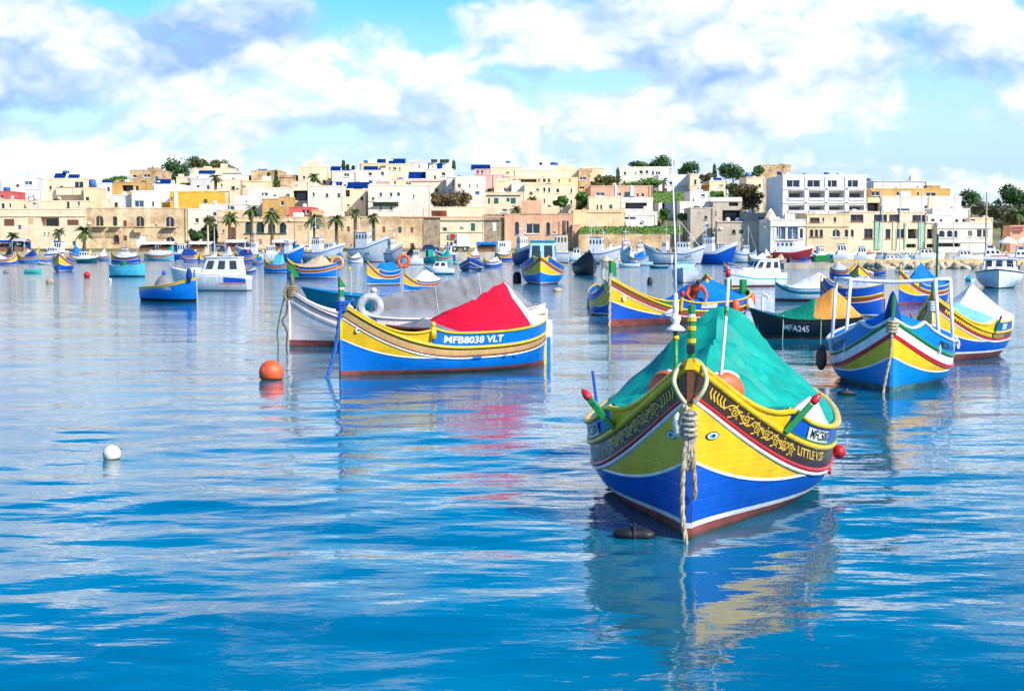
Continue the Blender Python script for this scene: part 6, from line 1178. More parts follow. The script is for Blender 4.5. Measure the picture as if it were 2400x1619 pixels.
# white boat with blue trim
rK, hK = luzzu('white boat with turquoise trim and a white awning, red keel line', wl(1834, 708), 163, L=6.2, B=2.1, zb=1.36, zm=.70, zs=.9, wash=.22, up=.80, side=PW, panel=PW, pline=None, strake=PT, mold1=PT, mold2=PT, rail=PT, bul=PLT, cap=PLT, stem=PW, boot=PA, anti=PA, ant=.14, st_h=.10, stem_h=.3, post=PLT, posts=False, group=GT)
for o_ in rK.children:
    if o_.name.startswith('washboard'): o_.data.materials[0] = PW
tarp(hK, hK.capz, [(.05, 1.0), (.12, 1.3), (.32, 2.05), (.36, 2.05), (.80, 1.05)], TW, rK, 'white_awning', amp=.04, seed=5.5, p=1.04, nu=40)
c = hK.P(.90, .78, 1, .03); MB().lathe([(.001, 0), (.09, 0), (.09, .03), (.001, .03)], 10, c, 0, 'y').build('yellow_emblem', PY, rK)
fit(rK, hK, 160, 1814, 1975, 707, 662, 1.36)
# white cabin cruiser behind the boat with the blue sheet
WC = lambda **k: k
rL, hL = motorboat('white cabin cruiser with pale turquoise stripe and three side windows', wl(1716, 672), 168, L=7.6, B=2.5, zb=1.35, zm=1.0, zs=.95, hull=PW, stripe=PW, top=PW, sz=.2, ant=.12, anti=PMAR, cab=[WC(u0=.12, u1=.66, wf=.82, zh=1.0, col=PW, sl=1.1, side_w=3, front_w=2, roof=PW, back=.2, wz=(.40, .86)), WC(u0=.60, u1=.86, wf=.55, zh=.35, col=PW, sl=.5, side_w=0, front_w=0)], railing=True, group='white motor boats moored in the harbour')
rail(MB(), hL, lambda u: hL.zr(u) - .42, .012, .09).build('turquoise_stripe', PLT, rL, True)
fit(rL, hL, -155, 1700, 1846, 673, 604, 2.1)
rM, hM = motorboat('white cabin cruiser with black windscreen panes facing us by the breakwater', wl(2333, 677), -108, L=7.0, B=2.5, zb=1.35, zm=1.05, zs=.95, hull=PW, sz=.1, ant=.08, anti=PK, cab=[WC(u0=.15, u1=.62, wf=.80, zh=.95, col=PW, sl=.45, side_w=2, front_w=3, roof=PW, back=.1, wz=(.42, .9)), WC(u0=.55, u1=.84, wf=.6, zh=.38, col=PW, sl=.7, side_w=0, front_w=1, wz=(.3, .5))], railing=True, group='white motor boats moored in the harbour')
MB().box(-.2, .1, -.5, .5, 2.12, 2.2).build('red_name_board', PR, rM)
rail(MB(), hM, lambda u: hM.zr(u) - .06, .05, .06).build('black_fender_strip', PK, rM, True)
fit(rM, hM, -108, 2287, 2396, 677, 604, 2.05)
# pale bow-on cabin boat and boats around
rr1, hr1 = motorboat('pale blue topped boat facing us beyond the tall antenna', wl(1604, 662), -103, L=6.2, B=2.35, zb=1.3, zm=.98, zs=.9, hull=PGW, stripe=PLB, sz=.22, top=PLB, ant=.06, deckc=PLB, cab=[WC(u0=.25, u1=.60, wf=.8, zh=.75, col=PLB, sl=.4, side_w=1, front_w=0, roof=PLB)], group='white motor boats moored in the harbour')
fit(rr1, hr1, -100, 1570, 1642, 663, 614, 1.75)
r, h = luzzu('blue and yellow fishing boat facing us behind the blue sheet', wl(1657, 700), -100, L=6.0, B=2.2, zb=1.5, zm=.6, zs=.9, lod=0, group=GT, stem_h=.35, post=PLT)
fit(r, h, -98, 1622, 1692, 704, 642, 1.5)
r, h = luzzu('blue and yellow fishing boat peeping out left of the boat with the person', wl(1408, 745), -84, L=6.0, B=2.3, zb=1.42, zm=.55, zs=.9, wash=.3, up=.9, lod=0, group=GT, stem_h=0, strake=PY)
fit(r, h, -80, 1368, 1462, 742, 655, 1.42)
# ------------------------------------------------------------------ left: blue boat with yellow gunwale, and cruiser behind
rN, hN = motorboat('plain blue open boat with orange yellow gunwale and a grey bundle aboard', wl(455, 711), -24, L=4.3, B=1.9, zb=1.12, zm=.72, zs=.62, hull=PBR, stripe=PY, top=PY, sz=.10, ant=.14, anti=PK, deckc=PTN, group=None, name='blue_boat', cat='boat', rake=.05, transom=.55, pb=1.4)
MB().grid([[(x_, y_, .62 + .62 * max(0, 1 - ((x_ + .55) / .62) ** 2 - (y_ / .55) ** 2) ** .7 + .05 * noise.noise(Vector((x_ * 4, y_ * 4, 1)))) for y_ in [-.6 + .1 * j for j in range(13)]] for x_ in [-1.2 + .1 * i for i in range(14)]]).build('grey_bundle', TGY, rN, True, solid=.01)
MB().lathe([(.001, .16), (.10, .14), (.13, 0), (.10, -.05)], 10, (-.55, 0, 1.28)).build('blue_bucket', PB, rN, True)
MB().lathe([(.001, .34), (.12, .28), (.17, .1), (.16, -.1), (.08, -.3), (.001, -.32)], 10, (1.95, -.35, 1.22)).build('blue_bow_cover', TNV, rN, True)
text_on(hN, 'Osans', .58, lambda u: .56, .24, -1, PW, rN, 'boat_name', .012)
MB().tube([(2.0, 0, 1.0), (2.02, 0, 1.5)], .05, 8).build('stem_head', PT, rN)
m = MB(); rope(m, [(2.2, 0, 1.05), (2.22, 0, .5), (2.24, 0, -.2)], .03); m.build('mooring_rope', RPW, rN, True)
fit(rN, hN, -35, 315, 485, 709, 650, 1.12)
rO, hO = motorboat('white cabin cruiser with blue quarter panel behind the plain blue boat', wl(412, 682), 174, L=8.6, B=2.7, zb=1.5, zm=1.05, zs=.9, hull=PGW, stripe=PW, top=PW, sz=.15, ant=.05, anti=PK, cab=[WC(u0=.08, u1=.62, wf=.8, zh=1.15, col=PW, sl=.8, side_w=3, front_w=2, roof=PW, back=.3, wz=(.36, .84)), WC(u0=.55, u1=.85, wf=.6, zh=.4, col=PW, sl=.8, side_w=0, front_w=0)], railing=True, group='white motor boats moored in the harbour')
band(MB(), hO, lambda u: .52, lambda u: hO.zr(u) - .12, .01, .30, off=.01, nu=10, nz=2).build('blue_quarter_panel', PB, rO, True)
rail(MB(), hO, lambda u: .47, .015, .07, .01, .36, 14).build('orange_line', PO, rO, True)
fit(rO, hO, 172, 403, 592, 682, 598, 2.3)

# ================================================================== far boats: each sized and set by its extent in the photograph
def L_(label, x0, x1, yw, ytop, hd, cover=None, **k):
    a = dict(L=6.0, B=2.3, zb=1.5, zm=.62, zs=.95, lod=0, group=GT, stem_h=.3, posts=False); a.update(k); zt = a.pop('zt', a['zb'])
    r, h = luzzu(label, (0, 100, 0), hd, **a)
    if cover:
        for (mm, rg, nm) in cover: tarp(h, h.capz, rg, mm, r, nm, amp=.07, seed=x0 * .1, p=1.06, nu=24, nv=15)
    fit(r, h, hd, x0, x1, yw, ytop, zt)
    return r, h
def recol(r, m):
    for o_ in r.children:
        if o_.name.startswith('washboard'): o_.data.materials[0] = m
PK1 = lambda z=1.9: [(.1, 1.0), (.25, z), (.30, z), (.68, 1.0)]
L_('blue and yellow boat under a beige awning with orange ring at its stern', 666, 797, 653, 606, 168, [(TBE, [(.12, 1.1), (.2, 1.5), (.32, 1.75), (.7, 1.05)], 'beige_awning')], wash=.25, side=PBR, lod=1)
L_('bright blue and yellow boat with cyan deckhouse left of the beige awning boat', 615, 690, 640, 604, 166, [(PC, [(.28, 1.0), (.33, 1.8), (.6, 1.85), (.64, 1.0)], 'cyan_deckhouse')], side=PBR)
L_('small blue and yellow fishing boat with a blue peaked cover by the grey trawler', 763, 813, 618, 598, 170, [(TB, PK1(2.0), 'blue_cover')])
L_('blue and yellow boat with a life ring and blue cover left of the white awning', 849, 952, 669, 612, -135, [(TB, [(.1, 1.0), (.2, 1.5), (.6, 1.5), (.72, 1.0)], 'blue_cover')], zb=1.6, lod=1, side=PBR, wash=.28)
L_('blue and yellow fishing boat with a white awning just beyond the grey tarpaulin', 936, 1046, 684, 640, -140, [(TW, [(.05, 1.0), (.2, 1.4), (.42, 1.75), (.46, 1.7), (.72, 1.0)], 'white_awning')], zb=1.5, lod=1, side=PBR)
r, h = L_('blue and yellow fishing boat facing us with a pale cyan wheelhouse', 1219, 1324, 667, 602, -93, None, L=7.0, B=2.6, zb=1.6, zm=.75, lod=1, wash=.34, up=.93, side=PBR)
cabin(r, h, .45, .62, .7, 1.75, paint('pale_cyan', (.38, .70, .76)), sl=.1, side_w=1, front_w=2, wz=(.45, .85), roof=PC, z0=.8)
r, h = L_('boat wholly wrapped in a black tarpaulin with a blue stem', 1329, 1412, 646, 590, -72, [(TDK, [(.03, .9), (.2, 1.6), (.7, 2.1), (.9, 2.0), (.97, 1.5)], 'black_tarpaulin')], L=7, B=2.9, side=PK, panel=PK, strake=PK, mold1=PK, mold2=PK, rail=PK, bul=PK, cap=PK, stem=PB, pline=None, anti=PK, boot=PK, stem_h=.9, post=PB, zt=2.1)
recol(r, PK)
r, h = L_('navy blue covered fishing boat facing us beside the white and yellow striped one', 1073, 1137, 636, 602, -92, [(TNV, [(.05, 1.0), (.2, 1.5), (.85, 1.7), (.95, 1.3)], 'shiny_blue_cover')], L=6, B=2.4, panel=PN, side=PN, strake=PN, mold1=PW, rail=PN, bul=PN, cap=PN, zb=1.35, zt=1.75)
L_('white, yellow and blue striped fishing boat beside the navy covered one', 1132, 1177, 628, 600, 172, [(TW, PK1(1.5), 'white_cover')], strake=PW)
L_('blue and yellow fishing boat facing us, alone beyond the teal rowing boat', 118, 182, 637, 594, -84, None, L=6.2, B=2.55, zb=1.5, zm=.7, wash=.28, lod=1, up=.86)
r, h = L_('bright cyan blue open boat with a green tub aboard', 254, 344, 649, 621, 178, None, L=5.6, B=2.1, zb=1.0, zm=.72, zs=.95, side=PC, panel=PC, strake=PC, mold1=PC, mold2=PC, rail=PC, bul=PC, cap=PC, pline=None, anti=PK, boot=PK, stem=PC, stem_h=0, stern_h=0, rudder=False)
recol(r, PC); MB().lathe([(.001, .02), (.40, .0), (.52, .35), (.46, .35), (.36, .05)], 14, (.6, 0, .95)).build('green_tub', PG, r)
L_('grey covered fishing boat with yellow bow at the picture edge', -30, 42, 622, 596, 8, [(TLG, PK1(1.7), 'grey_cover')])
L_('blue fishing boat with yellow stern and blue peaked tarpaulin right of the grey covered one', 40, 97, 617, 592, 176, [(TNV, PK1(1.9), 'blue_tarpaulin')], side=PBR)
L_('fishing boat with yellow bow panel and white cabin boat behind it', 93, 128, 614, 588, -150, None, zb=1.6)
L_('yellow and blue fishing boat with a black rail under the stone house', 258, 332, 618, 590, 170, [(TLG, [(.3, 1.0), (.5, 1.2), (.8, 1.1)], 'net_heap')], rail=PK, zb=1.6)
L_('low blue boat with yellow rail right of the white and green motor boat', 230, 260, 612, 596, 172, None, zb=1.0, panel=PB, side=PBR)
L_('boat under a flat light grey cover near the market awning', 342, 412, 611, 586, 175, [(TLG, [(.02, 1.0), (.1, 1.5), (.85, 1.6), (.97, 1.2)], 'grey_cover')], side=PC, zb=1.1, zt=1.6)
L_('blue boat heaped with blue nets left of the white cruiser', 424, 468, 614, 582, 8, [(TNV, [(.05, 1.1), (.2, 2.0), (.7, 1.8), (.9, 1.2)], 'blue_net_heap')], zt=2.0)
L_('yellow bowed fishing boat facing us just behind the white cruiser', 462, 484, 615, 594, -86, None, B=2.0, zb=1.7)
L_('white and blue striped fishing boat right of the white cruiser', 566, 602, 641, 622, 160, None, zb=1.2, strake=PW, panel=PW)
r, h = L_('fishing boat with orange float and nets beyond the white cruiser', 548, 604, 617, 588, 170, [(TNV, [(.1, 1.0), (.3, 1.7), (.7, 1.6), (.8, 1.0)], 'net_heap')])
MB().lathe([(.001, .3), (.2, .22), (.3, 0), (.2, -.22), (.001, -.3)], 10, (-.9, .6, 1.5)).build('orange_float', BUO, r, True)
L_('fishing boat with a light grey tarpaulin and brown bow behind the white awning boat', 1943, 2004, 652, 616, -25, [(TLG, PK1(1.75), 'grey_tarpaulin')], zb=1.6)
L_('yellow bowed fishing boat facing us behind the white pipe frame', 1986, 2050, 662, 620, -108, [(TW, PK1(1.3), 'white_cover')], zb=1.7)
L_('blue boat with yellow trim just left of the cabin cruiser with three windows', 1690, 1740, 642, 616, -150, None, zb=1.4, panel=PN, side=PN)
L_('small blue boat drawn up beside the rocky breakwater', 2030, 2076, 646, 624, 150, None, zb=1.1, panel=PT)
# further small craft that crowd the strip before the quay
L_('blue and yellow boat with a white tilted cover behind the yellow bow', 486, 520, 612, 588, 168, [(TW, PK1(1.7), 'white_cover')])
L_('navy boat with dark nets right of the crane like post', 520, 552, 611, 586, 10, [(TDK, PK1(1.9), 'dark_nets')], side=PN, panel=PN)
L_('blue boat with a cyan cover left of the bright blue deckhouse boat', 590, 622, 622, 600, 170, [(TB, PK1(1.8), 'cyan_cover')], side=PBR)
L_('white and teal fishing boat between the trawlers and the life ring', 812, 852, 617, 590, 172, [(TW, PK1(1.6), 'white_cover')], side=PW, panel=PW, strake=PT)
L_('turquoise boat with a heap of nets before the white container', 1020, 1062, 616, 590, 174, [(cloth('sea_green', (0, .28, .24)), PK1(1.9), 'green_nets')], side=PLT, panel=PLT)
L_('grey hulled boat with brown nets right of the black wrapped one', 1405, 1452, 628, 600, 12, [(TBE, PK1(1.6), 'brown_nets')], side=PGR, panel=PGR, strake=PGR)
r, h = L_('cyan painted boat with a white roundel below the navy wheelhouse', 1470, 1520, 622, 590, 170, [(TB, PK1(1.7), 'blue_cover')], side=PC, panel=PC, strake=PC)
MB().lathe([(.001, 0), (.24, 0), (.24, .03), (.001, .03)], 12, h.P(.55, .38, 1, .02), 0, 'y').build('white_roundel', PW, r)
L_('blue boat under a white cover before the dark red trawler', 1752, 1800, 622, 596, 172, [(TW, PK1(1.7), 'white_cover')])
L_('yellow and blue boat with brown nets at the pier head', 1800, 1842, 624, 598, 168, [(TBE, PK1(1.7), 'brown_nets')])
L_('white boat with a navy cover at the end of the pier', 1850, 1900, 626, 602, 174, [(TNV, PK1(1.5), 'navy_cover')], side=PW, panel=PW, strake=PB)
def D_(label, x0, x1, yw, hd, **k):
    r, h = dinghy(label, (0, 100, 0), hd, **k); fit(r, h, hd, x0, x1, yw, None, .62); return r
D_('small turquoise rowing boat on its own near the left edge', 57, 98, 641, 6, L=2.9, B=1.3, col=PLT, inner=PW, rimc=PLT, zb=.85, zm=.6)
D_('grey rowing boat beside the lone blue and yellow fishing boat', 89, 120, 621, 178, col=PGW)
D_('white tender with a teal bottom in front of the white trawler', 1523, 1566, 629, 178, col=PT, inner=PW)
D_('white rowing boat under the stern of the blue trawler', 1442, 1500, 627, 176, col=PW, inner=PLB)
D_('white flat tender beside the pale cabin boat', 1478, 1530, 623, 178, col=PGW, inner=PW)
D_('grey plastic dinghy with a turquoise bag by the white cruiser', 2256, 2286, 659, 110, L=2.4, col=PGW, inner=PW, zb=.75, cover=(cloth('turquoise', (0, .45, .42)), [(.2, .5), (.5, 1.25), (.7, .6)]))
D_('low grey rowing boat right of the flat grey cover', 415, 440, 614, 4, col=PGW); D_('white rowing boat below the teal nets', 1062, 1090, 620, 176, col=PW, inner=PLB); D_('small white rowing boat by the rocky breakwater', 2096, 2130, 640, 178, col=PW)
MBG = 'white motor boats moored in the harbour'
def M_(label, x0, x1, yw, ytop, hd, zt=2.0, **k):
    a = dict(group=MBG, lod=0); a.update(k); r, h = motorboat(label, (0, 100, 0), hd, **a); fit(r, h, hd, x0, x1, yw, ytop, zt); return r, h
M_('white motor boat with dark green hull left of the stone house', 181, 231, 617, 588, -8, 1.75, L=4.4, B=1.9, zb=1.1, zm=.85, zs=.8, hull=paint('bottle_green', (0, .09, .10)), stripe=PW, sz=.25, ant=.05, cab=[WC(u0=.15, u1=.62, wf=.8, zh=.85, col=PW, sl=.6, side_w=3, front_w=2)])
M_('white cabin boat with blue trim behind the lone facing boat', 105, 152, 611, 578, -12, 2.4, L=5.5, B=2.3, zb=1.5, zm=1.2, zs=1.1, stripe=PB, sz=.3, cab=[WC(u0=.2, u1=.7, wf=.8, zh=1.2, col=PW, sl=.9, side_w=3, front_w=2)])
M_('small white cruiser with teal bottom right of the white awning boat', 998, 1066, 644, 612, 174, 1.55, L=4.3, B=1.9, zb=1.0, zm=.7, zs=.7, hull=PW, stripe=PW, sz=.2, ant=.22, anti=PT, cab=[WC(u0=.25, u1=.8, wf=.78, zh=.85, col=PW, sl=.7, side_w=2, front_w=2, back=.1)])
M_('white work boat with orange cabin side behind the life ring boat', 943, 993, 621, 585, 178, 2.5, L=5.6, B=2.2, zb=1.4, zm=1.0, zs=1.0, cab=[WC(u0=.2, u1=.5, wf=.8, zh=1.5, col=PW, sl=.2, side_w=3, front_w=2, roof=PO)])
M_('white boat heaped with teal green nets near the delivery truck', 990, 1028, 616, 584, -60, 2.8, L=5, B=2.2, zb=1.5, zm=1.1, zs=1.0, hull=PLT, cab=[WC(u0=.3, u1=.6, wf=.85, zh=1.7, col=cloth('teal_net', (0, .26, .22)), sl=.4, side_w=0, front_w=0)])
M_('small white boat with black windows left of the blue tarped trawler', 618, 667, 614, 574, -6, 2.3, L=5.2, B=2.2, zb=1.4, zm=1.1, zs=1.0, cab=[WC(u0=.15, u1=.6, wf=.85, zh=1.2, col=PW, sl=.3, side_w=4, front_w=2)])
r, h = M_('white motor boat with navy hull and two red fenders behind the breakwater', 1888, 1950, 611, 584, -8, 1.85, L=4.6, B=2.0, zb=1.3, zm=1.0, zs=.95, hull=PN, stripe=PW, sz=.25, cab=[WC(u0=.25, u1=.75, wf=.8, zh=.8, col=PW, sl=.7, side_w=2, front_w=2)])
for u in (.12, .8): MB().lathe([(.001, .28), (.16, .2), (.2, 0), (.16, -.2), (.001, -.28)], 10, h.P(u, .75, -1, .2)).build('red_fender', BUO, r, True)
M_('white open motor boat with blue canopy right of the market', 500, 545, 607, 578, 170, 2.1, L=5, B=2, zb=1.3, zm=1.0, zs=.95, cab=[WC(u0=.3, u1=.65, wf=.8, zh=1.1, col=PW, sl=.5, side_w=2, front_w=2, roof=PB)])
M_('white launch with a yellow cabin roof behind the cream deckhouse', 1322, 1372, 612, 582, 174, 2.2, L=5.5, B=2.1, zb=1.3, zm=1.0, zs=.95, cab=[WC(u0=.25, u1=.6, wf=.8, zh=1.2, col=PW, sl=.3, side_w=2, front_w=2, roof=PY)])
CB = [('blue and yellow', PB, PY, PBN), ('cyan', PC, PC, PC), ('white', PW, PW, PB), ('navy', PN, PN, PW), ('green', PG, PY, PW), ('red and blue', PB, PR, PY)]
LM = {20: 'the violet market stall', 75: 'the white tilted canopy', 135: 'the low cream palm', 190: 'the long cream house', 240: 'the broad low palm', 300: 'the arched balcony windows', 355: 'the long pale awning', 395: 'the white arched window', 435: 'the narrow pale house', 475: 'the palm thicket', 530: 'the thick palm', 585: 'the tallest palm', 640: 'the green arched doors', 690: 'the rose red house', 770: 'the rubble wing', 860: 'the white trawler bridge', 960: 'the brown rubble bay', 1045: 'the green and red sign', 1110: 'the box truck', 1185: 'the white container', 1290: 'the orange public building', 1345: 'the narrow dark door', 1420: 'the grass strip', 1470: 'the sea wall', 1545: 'the white garage', 1610: 'the pale wall', 1680: 'the concrete block', 1745: 'the low concrete wall', 1800: 'the rock crowned cafe', 1925: 'the round arches', 1980: 'the wide dark windows', 2330: 'the cream parasols'}
rq = random.Random(21)
for i, (px, lm) in enumerate(sorted(LM.items())):
    nm, a_, b_, c_ = CB[(i * 5 + i // 3) % 6]; w_ = rq.uniform(34, 58); cv = rq.choice([TW, TNV, TLG, TB, TBE, TDK, TG]); cvn = {TW: 'white', TNV: 'navy', TLG: 'light grey', TB: 'blue', TBE: 'beige', TDK: 'black', TG: 'turquoise'}[cv]; yw = rq.uniform(608, 614)
    if i % 3 == 2: M_('small %s hulled cabin boat moored before %s' % (nm, lm), px - w_ / 2, px + w_ / 2, yw, yw - rq.uniform(30, 44), rq.choice([-12, 168, -60, 20]), 2.1, L=5, B=2.1, zb=1.4, zm=1.05, zs=1.0, hull=a_, stripe=PW, cab=[WC(u0=.2, u1=.6, wf=.8, zh=1.1, col=PW, sl=.4, side_w=3, front_w=2, roof=rq.choice([PW, PB, PC, PR]))], mast=[(.3, 3.2, .05, [(2.7, .4)])])
    else: L_('%s boat with a %s cover moored before %s' % (nm, cvn, lm), px - w_ / 2, px + w_ / 2, yw, yw - rq.uniform(22, 34), rq.choice([-14, 166, 172, 8, -40, -140]), [(cv, PK1(rq.uniform(1.5, 2.2)), 'cover')], side=a_, panel=b_, strake=c_)
# trawlers
TGp = 'fishing trawlers along the quay'
def trawler(label, x0, x1, yw, ytop, hd, L=12, B=4.0, zb=3.0, zm=1.7, zs=1.9, hull=PGW, stripe=None, roof=PB, cu=(.28, .52), ch=2.6, nf=4, mz=8.0, gant=True, cabc=None, cross=((6.2, .9),), anti=None, **k):
    r, h = motorboat(label, (0, 100, 0), hd, L=L, B=B, zb=zb, zm=zm, zs=zs, hull=hull, stripe=stripe or PB, sz=.22, ant=.15, anti=anti or PMAR, bulwark=.5, rake=.55, pb=1.6, lod=0, name='fishing_trawler', cat='trawler', group=TGp, deckc=PTN,
                     cab=[WC(u0=cu[0], u1=cu[1], wf=.72, zh=ch, col=cabc or PW, sl=.25, side_w=4, front_w=nf, wz=(.60, .87), roof=roof, tap=.95)], mast=[(cu[0] + .05, mz, .11, list(cross))], gantry=((.10, zm + 3.0, B * .38, PW) if gant else None), **k)
    zt = h.zr((cu[0] + cu[1]) / 2) - .05 + ch
    rg = random.Random(x0); cl = [BUO, PY, PW, PBR, TNV, TLG, PO, PLT]
    for i in range(5):          # gear on deck: floats, crates, net heaps
        u = rg.choice([.06, .12, .18, .62, .70]); y = rg.uniform(-.35, .35) * B; x = (u - .5) * L; z = h.zr(u); s = rg.uniform(.25, .55)
        MB().lathe([(.001, s * 1.5), (s * .6, s * 1.3), (s, s * .6), (s * .9, 0), (.001, -.05)], 8, (x, y, z)).build('deck_gear', rg.choice(cl), r, True)
    MB().tube([((cu[1] - .5) * L, 0, zt), ((cu[1] - .5) * L - .2, 0, zt + 1.4)], [.06, .03], 5).build('radar_post', PW, r); MB().box((cu[1] - .5) * L - .5, (cu[1] - .5) * L + .1, -.5, .5, zt + .7, zt + .82).build('radar_bar', PW, r)
    m = MB(); x = (cu[0] + .05 - .5) * L; m.tube([(x, 0, mz), (h.L / 2, 0, h.zb)], .03, 4); m.tube([(x, 0, mz), (-h.L / 2, 0, h.zs)], .03, 4); m.build('stay', STL, r)
    fit(r, h, hd, x0, x1, yw, ytop, zt); return r, h
trawler('white trawler with blue sheer line and blue roofed bridge, bow to the right', 706, 803, 615, 558, -22, L=11, roof=PB)
r, h = trawler('tall white trawler with two square portholes and an orange bridge roof', 812, 906, 615, 545, -28, L=12.5, B=4.4, zb=4.0, zm=2.4, zs=2.2, stripe=PT, roof=PTN, cu=(.25, .62), ch=2.7)
for u in (.60, .66): c = h.P(u, 1.5, -1, .02); MB().box(c.x - .22, c.x + .22, c.y - .03, c.y + .03, c.z - .18, c.z + .18).build('porthole', PK, r)
r, h = trawler('white trawler with big blue bow sheet, left of the blue roofed bridge', 652, 712, 615, 564, -25, L=10, hull=PBR, roof=PW, mz=7.0)
tarp(h, lambda u: h.zr(u) + .1, [(.62, 2.6), (.7, 3.3), (.9, 3.6), (.97, 3.1)], TB, r, 'bow_sheet', amp=.12, nu=16, nv=13)
trawler('white trawler with red roof trimmed bridge beside the tall white one', 897, 948, 617, 561, -50, L=9, stripe=PR, roof=PR, mz=7.0, gant=False)
trawler('dark navy trawler with rusty bulwark behind the pale cyan wheelhouse', 1197, 1258, 621, 556, -65, L=11, B=4.4, zb=3.1, zm=2.2, hull=PN, stripe=paint('rust', (.38, .16, .10)), roof=PW, mz=8.5)
trawler('white trawler with navy roofed wheelhouse and five windows', 1368, 1448, 619, 557, -18, L=10, B=3.8, zb=2.6, roof=PN, cu=(.15, .58), nf=5, mz=7.8)
trawler('grey trawler stern with a cream deckhouse', 1268, 1334, 617, 551, 172, L=9, B=4, zb=2.2, zm=1.8, zs=1.8, cabc=PCR, roof=PTN, cu=(.05, .55), ch=3.0, mz=7.4, gant=False)
trawler('white trawler with dark blue sheer strake, bow towards the antenna pole', 1514, 1578, 619, 566, 155, L=11, B=3.8, zb=3.1, zm=2.0, stripe=PN, roof=PW, cu=(.2, .4), ch=2.0, mz=7.5)
r, h = trawler('white trawler with small portholes left of the royal blue one', 1568, 1644, 619, 568, -20, L=10.5, B=3.8, zb=2.7, zm=1.7, stripe=PB, roof=PW, cu=(.25, .65), ch=1.9, mz=7.0, gant=False)
for u in (.55, .60, .65, .70): c = h.P(u, h.zr(u) - .55, -1, .01); MB().lathe([(.001, -.03), (.16, -.03), (.16, .02), (.001, .02)], 10, c, 0, 'y').build('porthole', PK, r)
trawler('royal blue trawler with white bridge and light blue roof', 1638, 1719, 619, 556, -28, L=10.5, B=4.0, zb=3.3, zm=1.9, hull=PB, stripe=PW, roof=PC, cu=(.1, .42), ch=2.6, mz=7.6, cross=((6.0, 1.0), (6.8, .8)))
trawler('dark red trawler with white wheelhouse behind the breakwater', 1810, 1893, 615, 566, -14, L=10, B=3.8, zb=2.6, zm=1.8, hull=PMAR, stripe=PR, roof=PR, cu=(.1, .6), ch=2.0, nf=5)
r, h = trawler('small blue work boat with white ring emblem near the navy wheelhouse', 1484, 1516, 617, 572, -75, L=6, B=3.0, zb=2.2, zm=1.6, hull=PBR, roof=PB, mz=5.5, gant=False)
MB().torus(h.P(.93, 1.9, -1, .05), .32, .10, 'x', 14, 6).build('ring_emblem', PW, r)
trawler('white fishing vessel with a low blue wheelhouse left of the red trawler', 1716, 1772, 616, 574, 172, L=8, B=3.2, zb=1.9, zm=1.4, hull=PW, roof=PB, cu=(.3, .6), ch=1.6, mz=6.0, gant=False)
trawler('white trawler with a green sheer line behind the beige awning', 560, 622, 612, 568, 170, L=9, B=3.5, hull=PW, stripe=PT, roof=PW, mz=6.5)
trawler('white and blue trawler bow on, right of the navy trawler', 1450, 1486, 617, 566, -80, L=8, B=3.6, hull=PW, stripe=PB, roof=PB, mz=7)
# yachts and launches behind the breakwater
YG = 'yachts behind the breakwater'
def yacht(label, x0, x1, yw, ytop, hd, mast=None, L=8, hull=None, cabh=.7, furl=None, stripe=None, fly=False, canopy=None):
    r, h = motorboat(label, (0, 100, 0), hd, L=L, B=2.7, zb=1.5, zm=1.15, zs=1.1, hull=hull or PW, stripe=stripe or PW, sz=.2, ant=.08, anti=PN, cab=[WC(u0=.2, u1=.68, wf=.7, zh=cabh, col=PW, sl=.9, side_w=3, front_w=2, roof=canopy)] + ([WC(u0=.22, u1=.5, wf=.6, zh=.8, col=PW, sl=.5, side_w=1, front_w=2, z0=1.1 + cabh, roof=PB)] if fly else []), group=YG, lod=0, name='yacht', cat='yacht')
    fit(r, h, hd, x0, x1, yw, ytop, 1.1 + cabh + (.85 if fly else 0))
    if mast:
        p = at(mast[0], mast[1], r.location.y); q = r.matrix_basis.inverted() @ Vector((p.x, p.y, p.z)); x, mz = q.x, q.z; k = r.scale.x
        MB().tube([(x, 0, 1.2), (x, 0, mz)], [.085 / k, .055 / k], 6).build('mast', PGW, r); MB().tube([(x, 0, 2.3), (x - 2.6, 0, 2.25)], .08, 6).build('boom', PGW, r)
        if furl: MB().tube([(h.L / 2, 0, 1.6), (h.L / 2 * .35 + x * .65, 0, 1.6 + (mz - 1.6) * .62)], [.05, .22], 6).build('furled_sail', furl, r)
        m = MB(); m.tube([(h.L / 2, 0, 1.55), (x, 0, mz)], .02, 4); m.tube([(-h.L / 2, 0, 1.2), (x, 0, mz)], .02, 4); m.build('stay', STL, r)
    return r
yacht('white yacht with the leftmost tall mast and a rolled blue sail', 2052, 2110, 612, 592, 184, (2070, 414), furl=TNV)
yacht('white yacht with a tall mast and rolled black sail, second from the left', 2096, 2160, 613, 592, 182, (2111, 427), furl=TDK)
yacht('white yacht with a tall mast near the green striped facade', 2130, 2196, 614, 594, 180, (2160, 444))
yacht('white yacht whose mast stands before the arched white windows', 2200, 2268, 612, 590, 180, (2237, 458))
r = yacht('white launch with a red ring and light blue canopy left of the masts', 2000, 2048, 614, 578, -8, L=5, cabh=1.5, canopy=PC)
MB().torus((1.2, -1.1, 1.7), .28, .09, 'y', 14, 6).build('life_ring', BUO, r, True)
yacht('low white launch with dark windows behind the white pipe frame', 2060, 2130, 620, 600, -4, L=9, cabh=.8)
yacht('white motor yacht with a blue sun cover near the right edge', 2290, 2372, 616, 574, -6, L=9, cabh=1.1, fly=True)
yacht('white motor yacht with a flying bridge at the right edge', 2362, 2440, 617, 578, -5, L=8, cabh=1.1, fly=True, stripe=PN)
yacht('white launch with pale canopy left of the blue sun cover', 2232, 2300, 617, 588, -5, L=7, cabh=1.0, canopy=TLG)
